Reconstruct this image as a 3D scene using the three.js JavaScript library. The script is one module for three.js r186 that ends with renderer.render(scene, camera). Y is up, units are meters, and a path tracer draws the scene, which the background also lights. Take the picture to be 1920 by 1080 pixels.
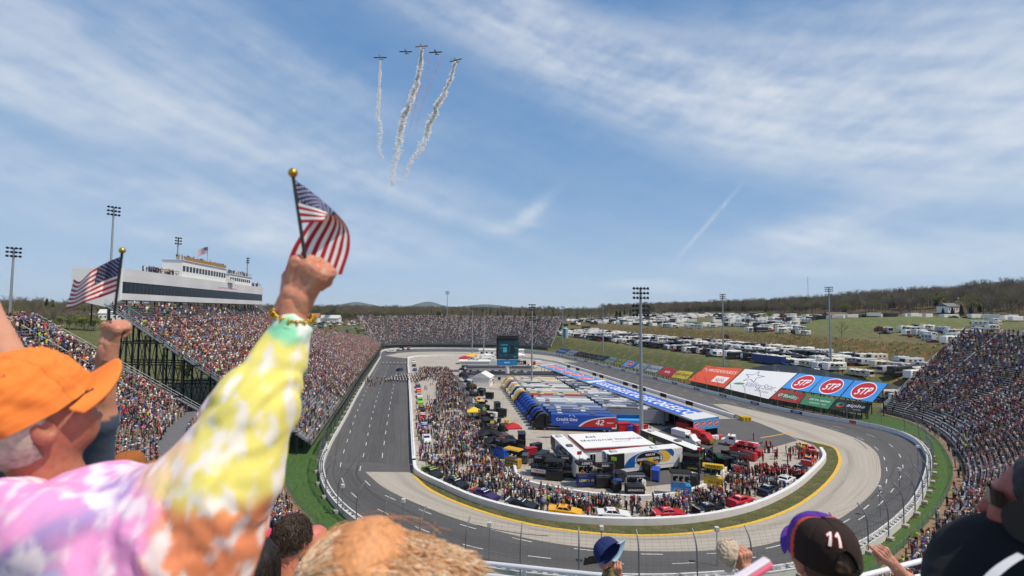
import * as THREE from 'three';
import { mergeGeometries } from 'three/addons/utils/BufferGeometryUtils.js';
import { RoundedBoxGeometry } from 'three/addons/geometries/RoundedBoxGeometry.js';
import { ImprovedNoise } from 'three/addons/math/ImprovedNoise.js';

// ---------- camera, sky, sun, exposure ----------
const scene = new THREE.Scene();
const camera = new THREE.PerspectiveCamera(64.27, 16 / 9, 0.05, 20000);
camera.rotation.order = 'YXZ';
camera.position.set(0, 30, 0);
camera.rotation.set(0.04996, 0, 0.008);
camera.focus = 120;
camera.userData.fStop = 2.8;
const renderer = new THREE.WebGLRenderer({ antialias: true });
renderer.toneMapping = THREE.LinearToneMapping;
renderer.toneMappingExposure = 1.02;
renderer.shadowMap.enabled = true;
const SUN_DIR = new THREE.Vector3(0.50, 0.84, 0.20).normalize();
const sun = new THREE.DirectionalLight(0xfff1dd, 3.9);
sun.name = 'sun';
sun.position.copy(SUN_DIR).multiplyScalar(600).add(new THREE.Vector3(0, 0, -150));
sun.target.position.set(0, 0, -150);
sun.castShadow = true;
sun.shadow.mapSize.set(4096, 4096);
Object.assign(sun.shadow.camera, { left: -450, right: 450, top: 450, bottom: -450, near: 1, far: 1500 });
scene.add(sun, sun.target);

let seed_ = 12345;
const rnd = () => { seed_ = (seed_ + 0x6D2B79F5) | 0; let t = Math.imul(seed_ ^ (seed_ >>> 15), 1 | seed_); t = (t + Math.imul(t ^ (t >>> 7), 61 | t)) ^ t; return ((t ^ (t >>> 14)) >>> 0) / 4294967296; };
const rr = (a, b) => a + (b - a) * rnd();
const pick = a => a[Math.floor(rnd() * a.length)];
const PN = new ImprovedNoise();
const nz = (x, y = 0, z = 0.37) => PN.noise(x, y, z);
function fbm(x, y, z, oct = 5, gain = 0.5) { let s = 0, a = 1, n = 0; for (let i = 0; i < oct; i++) { s += a * PN.noise(x, y, z + i * 7.3); n += a; a *= gain; x *= 2.03; y *= 2.03; } return s / n; }
const clamp = (x, a = 0, b = 1) => Math.max(a, Math.min(b, x));
const sst = (a, b, x) => { const t = clamp((x - a) / (b - a)); return t * t * (3 - 2 * t); };
const lerp = (a, b, t) => a + (b - a) * t;

// cirrus sky, one equirectangular picture of air and cloud
{
  const W = 2560, Hh = 1280, data = new Float32Array(W * Hh * 4);
  // [azimuth deg from ahead, elevation deg, half width, half height, tilt deg, strength]
  const veils = [
    [-46, 19.5, 26, 4.2, 6, 0.95], [-36, 11, 26, 2.1, 5, 0.8], [-20, 15.5, 15, 2.0, 8, 0.55], [-30, 27, 22, 2.6, 14, 0.4], [-44, 25, 14, 2.2, 8, 0.5], [-28, 7, 20, 1.3, 3, 0.5],
    [12, 28, 26, 3.8, 20, 0.9], [30, 21, 24, 4.6, 20, 0.95], [46, 22, 20, 6.5, 12, 1.0], [48, 14.5, 14, 3.6, 14, 0.85], [34, 8.6, 8, 1.7, -14, 0.75], [42, 6, 12, 1.8, 6, 0.7], [30, 4.6, 10, 0.8, 4, 0.55],
    [16, 3.2, 6, 0.6, 4, 0.5], [2.5, 12.4, 3.0, 0.7, -38, 0.7], [0, 10.6, 3.4, 0.6, -10, 0.5], [-9, 12.5, 9, 1.0, 16, 0.35], [-16, 36, 20, 3, 10, 0.4], [3, 33, 7, 2.6, 40, 0.35], [-29.5, 7.6, 2, 0.7, -14, 0.55],
    [-120, 25, 40, 9, 14, 0.8], [130, 24, 45, 9, 18, 0.8], [175, 40, 50, 10, 12, 0.7], [90, 36, 40, 8, 20, 0.7], [-85, 42, 40, 8, 12, 0.6], [30, 62, 60, 9, 15, 0.6], [-150, 62, 60, 8, 15, 0.6],
  ];
  const CW = 480, CH = 240, covG = new Float32Array(CW * CH);
  for (let j = CH / 2 - 2; j < CH; j++) for (let i = 0; i < CW; i++) {
    const az = (i + 0.5) / CW * 360 - 180, el = (j + 0.5) / CH * 180 - 90; let cov = 0;
    for (const [ca, ce, hw, hh, tilt, st] of veils) {
      let da = az - ca; if (da > 180) da -= 360; if (da < -180) da += 360;
      const ct = Math.cos(tilt * 0.01745), s_ = Math.sin(tilt * 0.01745), de = el - ce;
      const u = (da * ct - de * s_) / hw, v = (da * s_ + de * ct) / hh, q = u * u + v * v;
      if (q < 7) cov += st * Math.exp(-q * 1.1);
    }
    covG[j * CW + i] = cov;
  }
  for (let j = 0; j < Hh; j++) {
    const el = ((j + 0.5) / Hh - 0.5) * 180;
    const e = Math.max(el, 0);
    const t = Math.pow(clamp(e / 52), 0.6);
    const h = Math.exp(-e / 6);
    const base = [lerp(0.33, 0.042, t), lerp(0.53, 0.172, t), lerp(0.78, 0.44, t)].map((c, i) => lerp(c, [0.57, 0.68, 0.78][i], h * 0.85));
    for (let i = 0; i < W; i++) {
      // u = atan2(z, x) / 2pi + 0.5, ahead is -z
      const a = ((i + 0.5) / W - 0.5) * 360;
      let az = a + 90; if (az > 180) az -= 360; if (az < -180) az += 360;
      let c = 0;
      if (el > -1) {
        const gx = (az + 180) / 360 * CW - 0.5, gy = (el + 90) / 180 * CH - 0.5, x0 = Math.floor(gx), y0 = Math.floor(gy), fx = gx - x0, fy = gy - y0, at = (x, y) => covG[Math.max(0, Math.min(CH - 1, y)) * CW + (x + CW) % CW];
        const cov = (at(x0, y0) * (1 - fx) + at(x0 + 1, y0) * fx) * (1 - fy) + (at(x0, y0 + 1) * (1 - fx) + at(x0 + 1, y0 + 1) * fx) * fy;
        const wx = az * 0.11 + 0.5 * nz(az * 0.05, el * 0.2, 3), wy = (el + 0.30 * az) * 0.17;
        const n1 = fbm(wx * 0.55, wy * 1.5, 1.7, 5, 0.58);
        const n2 = fbm((az - 0.6 * el) * 0.05, (el + 0.32 * az) * 0.5, 5.1, 4, 0.55);
        const n3 = fbm((az + 0.9 * el) * 0.22, (el - 0.4 * az) * 0.6, 9.2, 4, 0.6);
        const tx0 = 0.55 + 0.95 * n1 + 0.36 * n2 + 0.4 * n3, tex = clamp(0.5 + 0.5 * Math.tanh((tx0 - 0.5) * 1.6));
        c = (1 - Math.exp(-1.15 * cov)) * (0.1 + 1.1 * tex) + 0.12 * clamp(tex - 0.35) * (0.4 + Math.exp(-e / 18));
        // an old condensation trail
        const tu = (az - 23.2) / 4.0, tv = el - (10.1 + (az - 23.2) * 1.13);
        if (Math.abs(tu) < 1) c += 0.45 * Math.exp(-Math.pow(tv / (0.28 + 0.1 * nz(az * 2, 4)), 2)) * (1 - tu * tu) * (0.75 + 0.5 * nz(az * 1.6, el));
        c = clamp(c);
      }
      const cl = [0.84, 0.86, 0.885];
      const k = (j * W + i) * 4, m = c * 0.88;
      for (let q = 0; q < 3; q++) data[k + q] = lerp(base[q], cl[q], m);
      data[k + 3] = 1;
    }
  }
  const sky = new THREE.DataTexture(data, W, Hh, THREE.RGBAFormat, THREE.FloatType);
  sky.mapping = THREE.EquirectangularReflectionMapping;
  sky.magFilter = THREE.LinearFilter; sky.needsUpdate = true;
  scene.background = sky; scene.environment = sky;
}

// ---------- helpers ----------
const used = new Map();
function numbered(n) { const k = used.get(n) || 0; used.set(n, k + 1); return k ? n + '_' + String(k).padStart(3, '0') : n; }
const mats = new Map();
function mat(color, rough = 0.7, metal = 0, opt) {
  const key = color + '|' + rough + '|' + metal + (opt ? JSON.stringify(opt) : '');
  if (!mats.has(key)) mats.set(key, new THREE.MeshStandardMaterial({ color, roughness: rough, metalness: metal, ...opt }));
  return mats.get(key);
}
function thing(name, label, category, pos = [0, 0, 0], turn = 0, group) {
  const o = new THREE.Group(); o.name = numbered(name); scene.add(o);
  o.position.set(...pos); o.rotation.y = turn; o.userData = { label, category };
  if (group) o.userData.group = group;
  return o;
}
function tag(o, label, category, group, kind) { o.userData = { label, category }; if (group) o.userData.group = group; if (kind) o.userData.kind = kind; return o; }
function mesh(name, geo, m, parent = scene) {
  const o = new THREE.Mesh(geo, m); o.name = parent === scene ? numbered(name) : name;
  o.castShadow = o.receiveShadow = true; parent.add(o); return o;
}
function structure(name, geo, m) { const o = mesh(name, geo, m); o.userData = { kind: 'structure' }; return o; }
function copy(root, pos, turn, label, group) {
  const r = root.clone(); r.userData = { ...root.userData };
  r.name = numbered(root.name.replace(/_\d{3}$/, '')); scene.add(r);
  r.position.set(...pos); r.rotation.set(0, turn, 0);
  if (label) r.userData.label = label; if (group) r.userData.group = group;
  return r;
}
const clean = g => { const h = g.index ? g.toNonIndexed() : g; for (const k of Object.keys(h.attributes)) if (!['position', 'normal', 'uv'].includes(k)) h.deleteAttribute(k); if (!h.attributes.uv) h.setAttribute('uv', new THREE.BufferAttribute(new Float32Array(h.attributes.position.count * 2), 2)); h.clearGroups(); return h; };
const merge = list => mergeGeometries(list.map(clean), false);
const _m = new THREE.Matrix4(), _q = new THREE.Quaternion(), _v = new THREE.Vector3(), UPV = new THREE.Vector3(0, 1, 0);
const box = (w, h, d, x = 0, y = 0, z = 0, ry = 0, rx = 0, rz = 0) => { const g = new THREE.BoxGeometry(w, h, d); if (rx || ry || rz) g.applyMatrix4(_m.makeRotationFromEuler(new THREE.Euler(rx, ry, rz, 'YXZ'))); return g.translate(x, y, z); };
const rbox = (w, h, d, r, x = 0, y = 0, z = 0, ry = 0, s = 2) => { const g = new RoundedBoxGeometry(w, h, d, s, r); if (ry) g.rotateY(ry); return g.translate(x, y, z); };
const cyl = (r1, r2, h, x = 0, y = 0, z = 0, n = 10, open = false) => new THREE.CylinderGeometry(r1, r2, h, n, 1, open).translate(x, y, z);
const ball = (r, x = 0, y = 0, z = 0, n = 10, m = 7, sx = 1, sy = 1, sz = 1) => new THREE.SphereGeometry(r, n, m).scale(sx, sy, sz).translate(x, y, z);
function bar(a, b, r1, r2 = r1, n = 6) {
  const A = new THREE.Vector3(...a), B = new THREE.Vector3(...b), d = B.clone().sub(A), L = d.length();
  const g = new THREE.CylinderGeometry(r2, r1, L, n, 1);
  g.applyQuaternion(_q.setFromUnitVectors(UPV, d.normalize()));
  return g.translate((A.x + B.x) / 2, (A.y + B.y) / 2, (A.z + B.z) / 2);
}
function beam(a, b, w, h = w) {   // a square bar, h up
  const A = new THREE.Vector3(...a), B = new THREE.Vector3(...b), d = B.clone().sub(A), L = d.length();
  const z = d.normalize(), x = new THREE.Vector3().crossVectors(Math.abs(z.y) > 0.99 ? new THREE.Vector3(1, 0, 0) : UPV, z).normalize(), y = new THREE.Vector3().crossVectors(z, x);
  return new THREE.BoxGeometry(w, h, L).applyMatrix4(new THREE.Matrix4().makeBasis(x, y, z)).translate((A.x + B.x) / 2, (A.y + B.y) / 2, (A.z + B.z) / 2);
}
function tube(pts, r, n = 6, seg) { return new THREE.TubeGeometry(new THREE.CatmullRomCurve3(pts.map(p => new THREE.Vector3(...p))), seg || pts.length * 4, r, n, false); }
// strip between two rows of points, uv in metres along and across
function strip(A, B, vs = 1, flip) {
  const n = A.length, P = [], U = [], I = []; let s = 0;
  for (let i = 0; i < n; i++) {
    if (i) s += Math.hypot(A[i][0] - A[i - 1][0], A[i][2] - A[i - 1][2]);
    const w = Math.hypot(A[i][0] - B[i][0], A[i][1] - B[i][1], A[i][2] - B[i][2]);
    P.push(...A[i], ...B[i]); U.push(s, 0, s, vs === 0 ? 1 : w * vs);
    if (i) { const a = 2 * i - 2; flip ? I.push(a, a + 2, a + 1, a + 1, a + 2, a + 3) : I.push(a, a + 1, a + 2, a + 1, a + 3, a + 2); }
  }
  const g = new THREE.BufferGeometry();
  g.setAttribute('position', new THREE.Float32BufferAttribute(P, 3)); g.setAttribute('uv', new THREE.Float32BufferAttribute(U, 2)); g.setIndex(I); g.computeVertexNormals();
  return g;
}
function poly(pts, y) {  // flat polygon from [x, z], uv in metres, facing up
  const sh = new THREE.Shape(pts.map(p => new THREE.Vector2(p[0], -p[1])));
  const g = new THREE.ShapeGeometry(sh); g.rotateX(-Math.PI / 2); g.translate(0, y, 0);
  const p = g.attributes.position, uv = g.attributes.uv; for (let i = 0; i < p.count; i++) uv.setXY(i, p.getX(i), p.getZ(i));
  return g;
}
function curve(pts, n, closed = false) { const c = new THREE.CatmullRomCurve3(pts.map(p => new THREE.Vector3(p[0], 0, p[1])), closed, 'centripetal'); return c.getSpacedPoints(n).map(p => [p.x, p.z]); }
function normals2(P, closed) { return P.map((p, i) => { const n = P.length, a = P[closed ? (i + n - 1) % n : Math.max(0, i - 1)], b = P[closed ? (i + 1) % n : Math.min(n - 1, i + 1)]; const dx = b[0] - a[0], dz = b[1] - a[1], l = Math.hypot(dx, dz) || 1; return [-dz / l, dx / l]; }); }
const offs = (P, N, d) => P.map((p, i) => [p[0] + N[i][0] * d, p[1] + N[i][1] * d]);
const y3 = (P, y) => P.map(p => [p[0], y, p[1]]);
// a wall of given thickness and height along a line of points
function wallGeo(P, N, t0, t1, y0, y1) {
  const a = offs(P, N, t0), b = offs(P, N, t1);
  return merge([strip(y3(a, y0), y3(a, y1), 1), strip(y3(a, y1), y3(b, y1), 1), strip(y3(b, y1), y3(b, y0), 1)]);
}
function canvasTex(w, h, draw, rep) {
  const c = document.createElement('canvas'); c.width = w; c.height = h; const x = c.getContext('2d'); draw(x, w, h);
  const t = new THREE.CanvasTexture(c); t.colorSpace = THREE.SRGBColorSpace; t.magFilter = THREE.LinearFilter;
  if (rep) { t.wrapS = t.wrapT = THREE.RepeatWrapping; t.repeat.set(rep[0], rep[1]); }
  return t;
}
// grain texture: fn(x, y) gives linear [r, g, b] for a tile
function grainTex(n, size, fn) {
  const d = new Uint8Array(n * n * 4), s = c => 255 * (c <= 0.0031308 ? c * 12.92 : 1.055 * Math.pow(c, 1 / 2.4) - 0.055);
  for (let j = 0; j < n; j++) for (let i = 0; i < n; i++) { const c = fn(i / n, j / n), k = (j * n + i) * 4; for (let q = 0; q < 3; q++) d[k + q] = clamp(s(clamp(c[q])), 0, 255); d[k + 3] = 255; }
  const t = new THREE.DataTexture(d, n, n); t.colorSpace = THREE.SRGBColorSpace; t.magFilter = THREE.LinearFilter; t.wrapS = t.wrapT = THREE.RepeatWrapping; t.repeat.set(1 / size, 1 / size); t.needsUpdate = true;
  return t;
}
// tiling noise
const tn = (x, y, f, z = 0) => { const a = nz(x * f, y * f, z), b = nz((x - 1) * f, y * f, z), c = nz(x * f, (y - 1) * f, z), d = nz((x - 1) * f, (y - 1) * f, z); return lerp(lerp(a, b, x), lerp(c, d, x), y) * 1.4; };

// ---------- land ----------
// e: metres to the right of the back straight
const eOf = (x, z) => (x - 89) * 0.955 - (z + 130) * 0.297;
function landH(x, z) {
  const sA = -(x - 89) * 0.297 - (z + 130) * 0.955, e = eOf(x, z) - 36 * sst(52, 8, sA) * sst(130, 90, eOf(x, z));
  let r = 7.6 * sst(13, 34, e) + 2 * sst(40, 95, e) + 7 * sst(95, 118, e) + 9 * sst(118, 300, e) + 5 * sst(300, 380, e);
  r += 24 * sst(330, 540, e) * sst(-900, -420, z) * (0.8 + 0.2 * sst(-700, -300, z));
  r += 4.5 * Math.exp(-(Math.pow((x - 270) / 60, 2) + Math.pow((z + 335) / 50, 2)));
  r *= sst(-100, -128, z - Math.max(0, e - 60) * 0.5);
  const b = 14 * sst(-400, -540, z) + 9 * sst(-540, -850, z);
  const l = 24 * sst(130, 300, -x - 0.2 * -z) * sst(60, -150, z);
  let h = Math.max(r, b * sst(-40, 60, -e + 200) , l);
  h = Math.max(h, b * 0.96);
  const far = Math.hypot(x, z);
  h += sst(480, 900, far) * 7 * fbm(x * 0.004, z * 0.004, 2.2, 3) + sst(30, 120, h * 8) * 0.5 * nz(x * 0.05, z * 0.05, 1);
  h += sst(1200, 3200, far) * (4 + 38 * Math.max(0, fbm(x * 0.0011 + 3, z * 0.0011, 6.2, 3) + 0.05));
  return h;
}
const grassT = grainTex(512, 24, (x, y) => { const a = tn(x, y, 5), b = tn(x, y, 40, 2), c = tn(x, y, 14, 4); const k = 0.85 + 0.35 * b + 0.25 * c; const dry = sst(0.0, 0.5, a + 0.4 * c); return [lerp(0.085, 0.17, dry) * k, lerp(0.105, 0.13, dry) * k, lerp(0.03, 0.055, dry) * k]; });
const asphT = grainTex(512, 18, (x, y) => { const k = 0.102 * (1 + 0.12 * tn(x, y, 4) + 0.14 * tn(x, y, 18, 3) + 0.22 * tn(x, y, 120, 5)); return [k * 1.03, k * 0.985, k * 0.95]; });
const pitT = grainTex(512, 22, (x, y) => { const st = sst(0.25, 0.6, tn(x, y, 7, 8)); let k = 0.385 * (1 + 0.1 * tn(x, y, 3) + 0.1 * tn(x, y, 22, 3) + 0.12 * tn(x, y, 110, 5)) * (1 - 0.16 * st); const j = Math.min(Math.abs(x * 4 % 1 - 0.5), Math.abs(y * 4 % 1 - 0.5)); if (j < 0.008) k *= 0.72; return [k * 1.09, k * 0.985, k * 0.82]; });
const landMat = new THREE.MeshStandardMaterial({ map: grassT, roughness: 0.95, vertexColors: true });
{
  const xs = [], zs = [];
  for (let i = -70; i <= 70; i++) { const t = i / 70; xs.push(60 + Math.sign(t) * (Math.abs(t) * 420 + Math.pow(Math.abs(t), 6) * 6500)); }
  for (let i = 0; i <= 150; i++) { const t = i / 150; zs.push(130 - t * 820 - Math.pow(t, 7) * 8000); }
  const P = [], U = [], I = [], CC = [];
  zs.forEach((z, j) => xs.forEach((x, i) => { P.push(x, landH(x, z) - 0.12, z); U.push(x, z); const e = eOf(x, z), w = Math.max(sst(335, 365, e + 20 * nz(z * 0.012, 3)) * sst(-140, -170, z), sst(-590, -640, z), sst(390, 420, -x)), lot = sst(38, 46, e) * sst(330, 300, e) * sst(-130, -160, z) * sst(0.1, 0.4, nz(x * 0.03, z * 0.03, 5) + 0.15), kn = Math.exp(-Math.pow((x - 262) / 62, 2) - Math.pow((z + 325) / 45, 2)), bank = sst(92, 97, e) * sst(122, 116, e) * sst(-150, -200, z); let c = [1.15, 1.1, 1]; c = c.map((v, q) => lerp(v, [1.9, 1.35, 1.5][q], lot * 0.7)); c = c.map((v, q) => lerp(v, [1.35, 1.45, 1.1][q], clamp(kn * 1.6))); c = c.map((v, q) => lerp(v, [1.5, 1.0, 0.9][q], bank)); c = c.map((v, q) => lerp(v, [1.15, 0.72, 0.95][q], w)); CC.push(...c); if (i && j) { const a = j * xs.length + i; I.push(a - 1 - xs.length, a - 1, a - xs.length, a - xs.length, a - 1, a); } }));
  const g = new THREE.BufferGeometry(); g.setAttribute('position', new THREE.Float32BufferAttribute(P, 3)); g.setAttribute('uv', new THREE.Float32BufferAttribute(U, 2)); g.setAttribute('color', new THREE.Float32BufferAttribute(CC, 3)); g.setIndex(I); g.computeVertexNormals();
  structure('terrain', g, landMat);
}
// ---------- the oval ----------
const OUTP = [[-93, -340], [-81, -285], [-68.9, -230.7], [-53.9, -163.5], [-44.4, -123.7], [-39.3, -101.6], [-35.1, -87.7], [-30.6, -78.4], [-25.6, -71], [-19.5, -64.4], [-12.4, -58.9], [-3.4, -54.6], [14.4, -52.1], [33.6, -54.9], [43.1, -59.1], [51.5, -64.5], [62.1, -72.7], [74.9, -84.6], [86.7, -97.3], [94, -108.3], [96.3, -116.5], [94.2, -124], [89, -131.5], [83.4, -141], [77.2, -159.1], [69.4, -187.4], [58.3, -228.3], [44.6, -273.6], [31, -316], [17, -338], [-5, -351], [-35, -357.5], [-65, -358], [-86, -352]];
const OUT = curve(OUTP, 500, true).slice(0, 500), OUTN = normals2(OUT, true);   // normal points out of the oval
const sgn = (() => { const i = 10; const c = [0, -200]; return (OUT[i][0] + OUTN[i][0] - c[0]) ** 2 + (OUT[i][1] + OUTN[i][1] - c[1]) ** 2 > (OUT[i][0] - c[0]) ** 2 + (OUT[i][1] - c[1]) ** 2 ? 1 : -1; })();
OUTN.forEach(n => { n[0] *= sgn; n[1] *= sgn; });
const nearestOut = p => { let b = 0, d = 1e9; OUT.forEach((q, i) => { const k = (q[0] - p[0]) ** 2 + (q[1] - p[1]) ** 2; if (k < d) { d = k; b = i; } }); return b; };
const outRange = (p, q) => { const a = nearestOut(p), b = nearestOut(q), R = []; for (let i = a; ; i = (i + 1) % OUT.length) { R.push(i); if (i === b) break; } return R; };
structure('race_track', poly(OUT, 0), new THREE.MeshStandardMaterial({ map: asphT, roughness: 0.82 }));
const PITL = [[-64.3, -287.1], [-55, -246], [-44.8, -202.7], [-31.7, -146.4], [-23.3, -110], [-18.9, -91.2]];
const YEL = curve([[-18.2, -88], [-17.4, -84.8], [-14.1, -79.1], [-9, -73.8], [-2.9, -69.2], [3.3, -65.9], [10.4, -63.8], [17.4, -63.1], [24.9, -63.9], [33.5, -66.6], [42.5, -71.5], [53, -79.9], [63.6, -90.7], [69.5, -98.6], [72.4, -105], [70.5, -108.6]], 90);
const INW = curve([[-18.7, -90.4], [-17.1, -85.4], [-11.5, -79.2], [-4.7, -72.9], [3.4, -68.4], [10.8, -66.6], [18.3, -66.2], [26.2, -67.2], [35.7, -70.8], [46.5, -78.1], [57.8, -88.5], [64.5, -95.8], [67.4, -101.2]], 90);
const CONC = curve([[-26.9, -86.5], [-21.3, -79], [-13.7, -72.1], [-6.6, -66.9], [1, -62.7], [7.1, -60.5], [16.3, -59.1], [30.2, -60.1], [37.2, -62.7], [46.2, -67.4], [56.6, -75], [65.6, -83.2], [72.8, -91.8], [79.9, -102.3], [83.2, -113], [81.5, -125], [77.3, -136.9], [70.5, -152]], 90);
const SHORTIN = curve([[70.5, -108.6], [68.4, -112], [68, -122.8], [66.5, -135], [66, -152]], 10);
{ // infield paving, inside the pit walls
  const far = [[58, -156], [63.4, -133], [67, -122], [67.4, -112]];
  const P = [...PITL, ...INW.slice(4), [69, -106], [68, -112], [66.6, -122], [63.6, -132], [26.9, -268], [12, -292], [-10, -303], [-40, -304], [-56, -299]];
  structure('infield_paving', poly(P, 0.012), new THREE.MeshStandardMaterial({ map: pitT, roughness: 0.85 }));
  structure('pit_exit_asphalt', poly([[21, -90], [33, -91], [46, -96], [67.8, -109.9], [68, -122.8], [64.5, -131.5], [59, -131], [40, -120], [28, -108]], 0.026), new THREE.MeshStandardMaterial({ map: asphT, roughness: 0.85 }));
  structure('pit_road_asphalt', poly([[-24, -140], [-15, -140], [-4, -108], [6, -86], [22, -80], [36, -84], [45, -97], [33, -92], [20, -92], [5, -100], [-4, -122], [-14, -170], [-26, -215], [-31, -212]], 0.024), new THREE.MeshStandardMaterial({ map: asphT, roughness: 0.85 }));
}
// pale concrete groove through the near and the far turn; rubber laid along the racing line
const streakT = (base, rubAt, rubW, rep) => { const n = 1024, m = 512, d = new Uint8Array(n * m * 4); for (let j = 0; j < m; j++) for (let i = 0; i < n; i++) { const x = i / n, y = j / m; let k = base * (1 + 0.09 * tn(x, y, 5) + 0.12 * tn(x, y, 60, 2)); k *= 1 + 0.22 * PN.noise(y * 70, x < 0.5 ? x * 3 : (1 - x) * 3, 3) + 0.12 * PN.noise(y * 190, Math.min(x, 1 - x) * 7, 8); const rub = Math.exp(-Math.pow((y - rubAt - 0.05 * Math.sin(x * 6.283)) / rubW, 2)) * (0.55 + 0.5 * PN.noise(y * 50, Math.min(x, 1 - x) * 12, 1)); k *= 1 - 0.34 * clamp(rub); const q = (j * n + i) * 4; (base > 0.2 ? [1.09, 0.985, 0.82] : [1.02, 0.985, 0.955]).forEach((c, w) => d[q + w] = clamp(255 * (1.055 * Math.pow(clamp(k * c), 1 / 2.4) - 0.055), 0, 255)); d[q + 3] = 255; } const t = new THREE.DataTexture(d, n, m); t.colorSpace = THREE.SRGBColorSpace; t.magFilter = THREE.LinearFilter; t.wrapS = THREE.RepeatWrapping; t.wrapT = THREE.ClampToEdgeWrapping; t.repeat.set(1 / rep, 1); t.needsUpdate = true; return t; }, grooveT = streakT(0.375, 0.3, 0.09, 60);
const grooveM = new THREE.MeshStandardMaterial({ map: grooveT, roughness: 0.85 });
const resample = (P, n) => { const L = [0]; for (let i = 1; i < P.length; i++) L.push(L[i - 1] + Math.hypot(P[i][0] - P[i - 1][0], P[i][1] - P[i - 1][1])); const R = []; let k = 0; for (let i = 0; i < n; i++) { const t = L[L.length - 1] * i / (n - 1); while (k < P.length - 2 && L[k + 1] < t) k++; const f = clamp((t - L[k]) / (L[k + 1] - L[k] || 1)); R.push([lerp(P[k][0], P[k + 1][0], f), lerp(P[k][1], P[k + 1][1], f)]); } return R; };
{
  const inner = resample([[-18.9, -86.5], ...YEL.slice(2), ...SHORTIN.slice(1)], 220);
  // match each inner point with the nearest point of the outer edge
  const co = resample(CONC, 220);
  const ao = OUT.length; const R0 = outRange([-36.2, -91.5], [79, -150]).map(i => OUT[i]); const asM = new THREE.MeshStandardMaterial({ map: streakT(0.1, 0.45, 0.22, 48), roughness: 0.8 });
  structure('turn_asphalt', strip(y3(co, 0.03), y3(resample(R0, 220), 0.03), 0), asM);
  const sl = resample(PITL, 160), so = resample(outRange([-82.5, -289], [-36.6, -92.6]).map(i => OUT[i]), 160); structure('straight_asphalt', strip(y3(sl, 0.016), y3(so, 0.016), 0), asM);
  structure('concrete_groove', strip(y3(inner, 0.034), y3(co, 0.034), 0), grooveM);
  const fi = resample(curve([[-66, -287], [-60, -298], [-40, -305], [-10, -304], [13, -292], [26, -272]], 60), 80), fo = resample(curve([[-83, -303], [-76, -326], [-55, -335], [-30, -335], [2, -330], [24, -312], [40, -272]], 60), 80);
  structure('far_concrete_groove', strip(y3(fi, 0.02), y3(fo, 0.02), 0), grooveM);
}
// grass between pit wall and yellow line
const innerGrass = grainTex(256, 9, (x, y) => { const k = 0.8 + 0.5 * tn(x, y, 30) + 0.35 * tn(x, y, 9, 3), d = sst(-0.1, 0.5, tn(x, y, 5, 7)); return [lerp(0.10, 0.16, d) * k, lerp(0.11, 0.125, d) * k, lerp(0.03, 0.05, d) * k]; });
{
  const a = resample(YEL, 120), b = resample([...INW, [70.5, -108.6]], 120);
  structure('infield_grass_strip', strip(y3(a, 0.05), y3(b, 0.05), 1), new THREE.MeshStandardMaterial({ map: innerGrass, roughness: 0.95 }));
  const N = normals2(a);
  const wob = (p, k) => p.map((q, i) => [q[0] + 0.05 * nz(i * 0.9, k), q[1] + 0.05 * nz(i * 0.9, k + 5)]);
  structure('yellow_line', strip(y3(wob(offs(a, N, -0.28), 1), 0.062), y3(wob(offs(a, N, 0.28), 9), 0.062), 1), new THREE.MeshStandardMaterial({ map: grainTex(128, 3, (x, y) => { const k = 1 - 0.35 * sst(0.1, 0.6, tn(x, y, 12)); return [0.72 * k, 0.45 * k, 0.05 * k]; }), roughness: 0.8 }));
  structure('pit_entry_line', strip(y3([[60, -111.5], [66.5, -114.6], [72.6, -118]], 0.04), y3([[60, -112], [66.5, -115.1], [72.4, -118.5]], 0.04)), mat('#c9a03c', 0.8));
}
const whitePaint = new THREE.MeshStandardMaterial({ map: grainTex(128, 4, (x, y) => { const k = 0.62 * (1 - 0.3 * sst(0.1, 0.6, tn(x, y, 14))); return [k, k, k * 0.96]; }), roughness: 0.8 });
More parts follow.
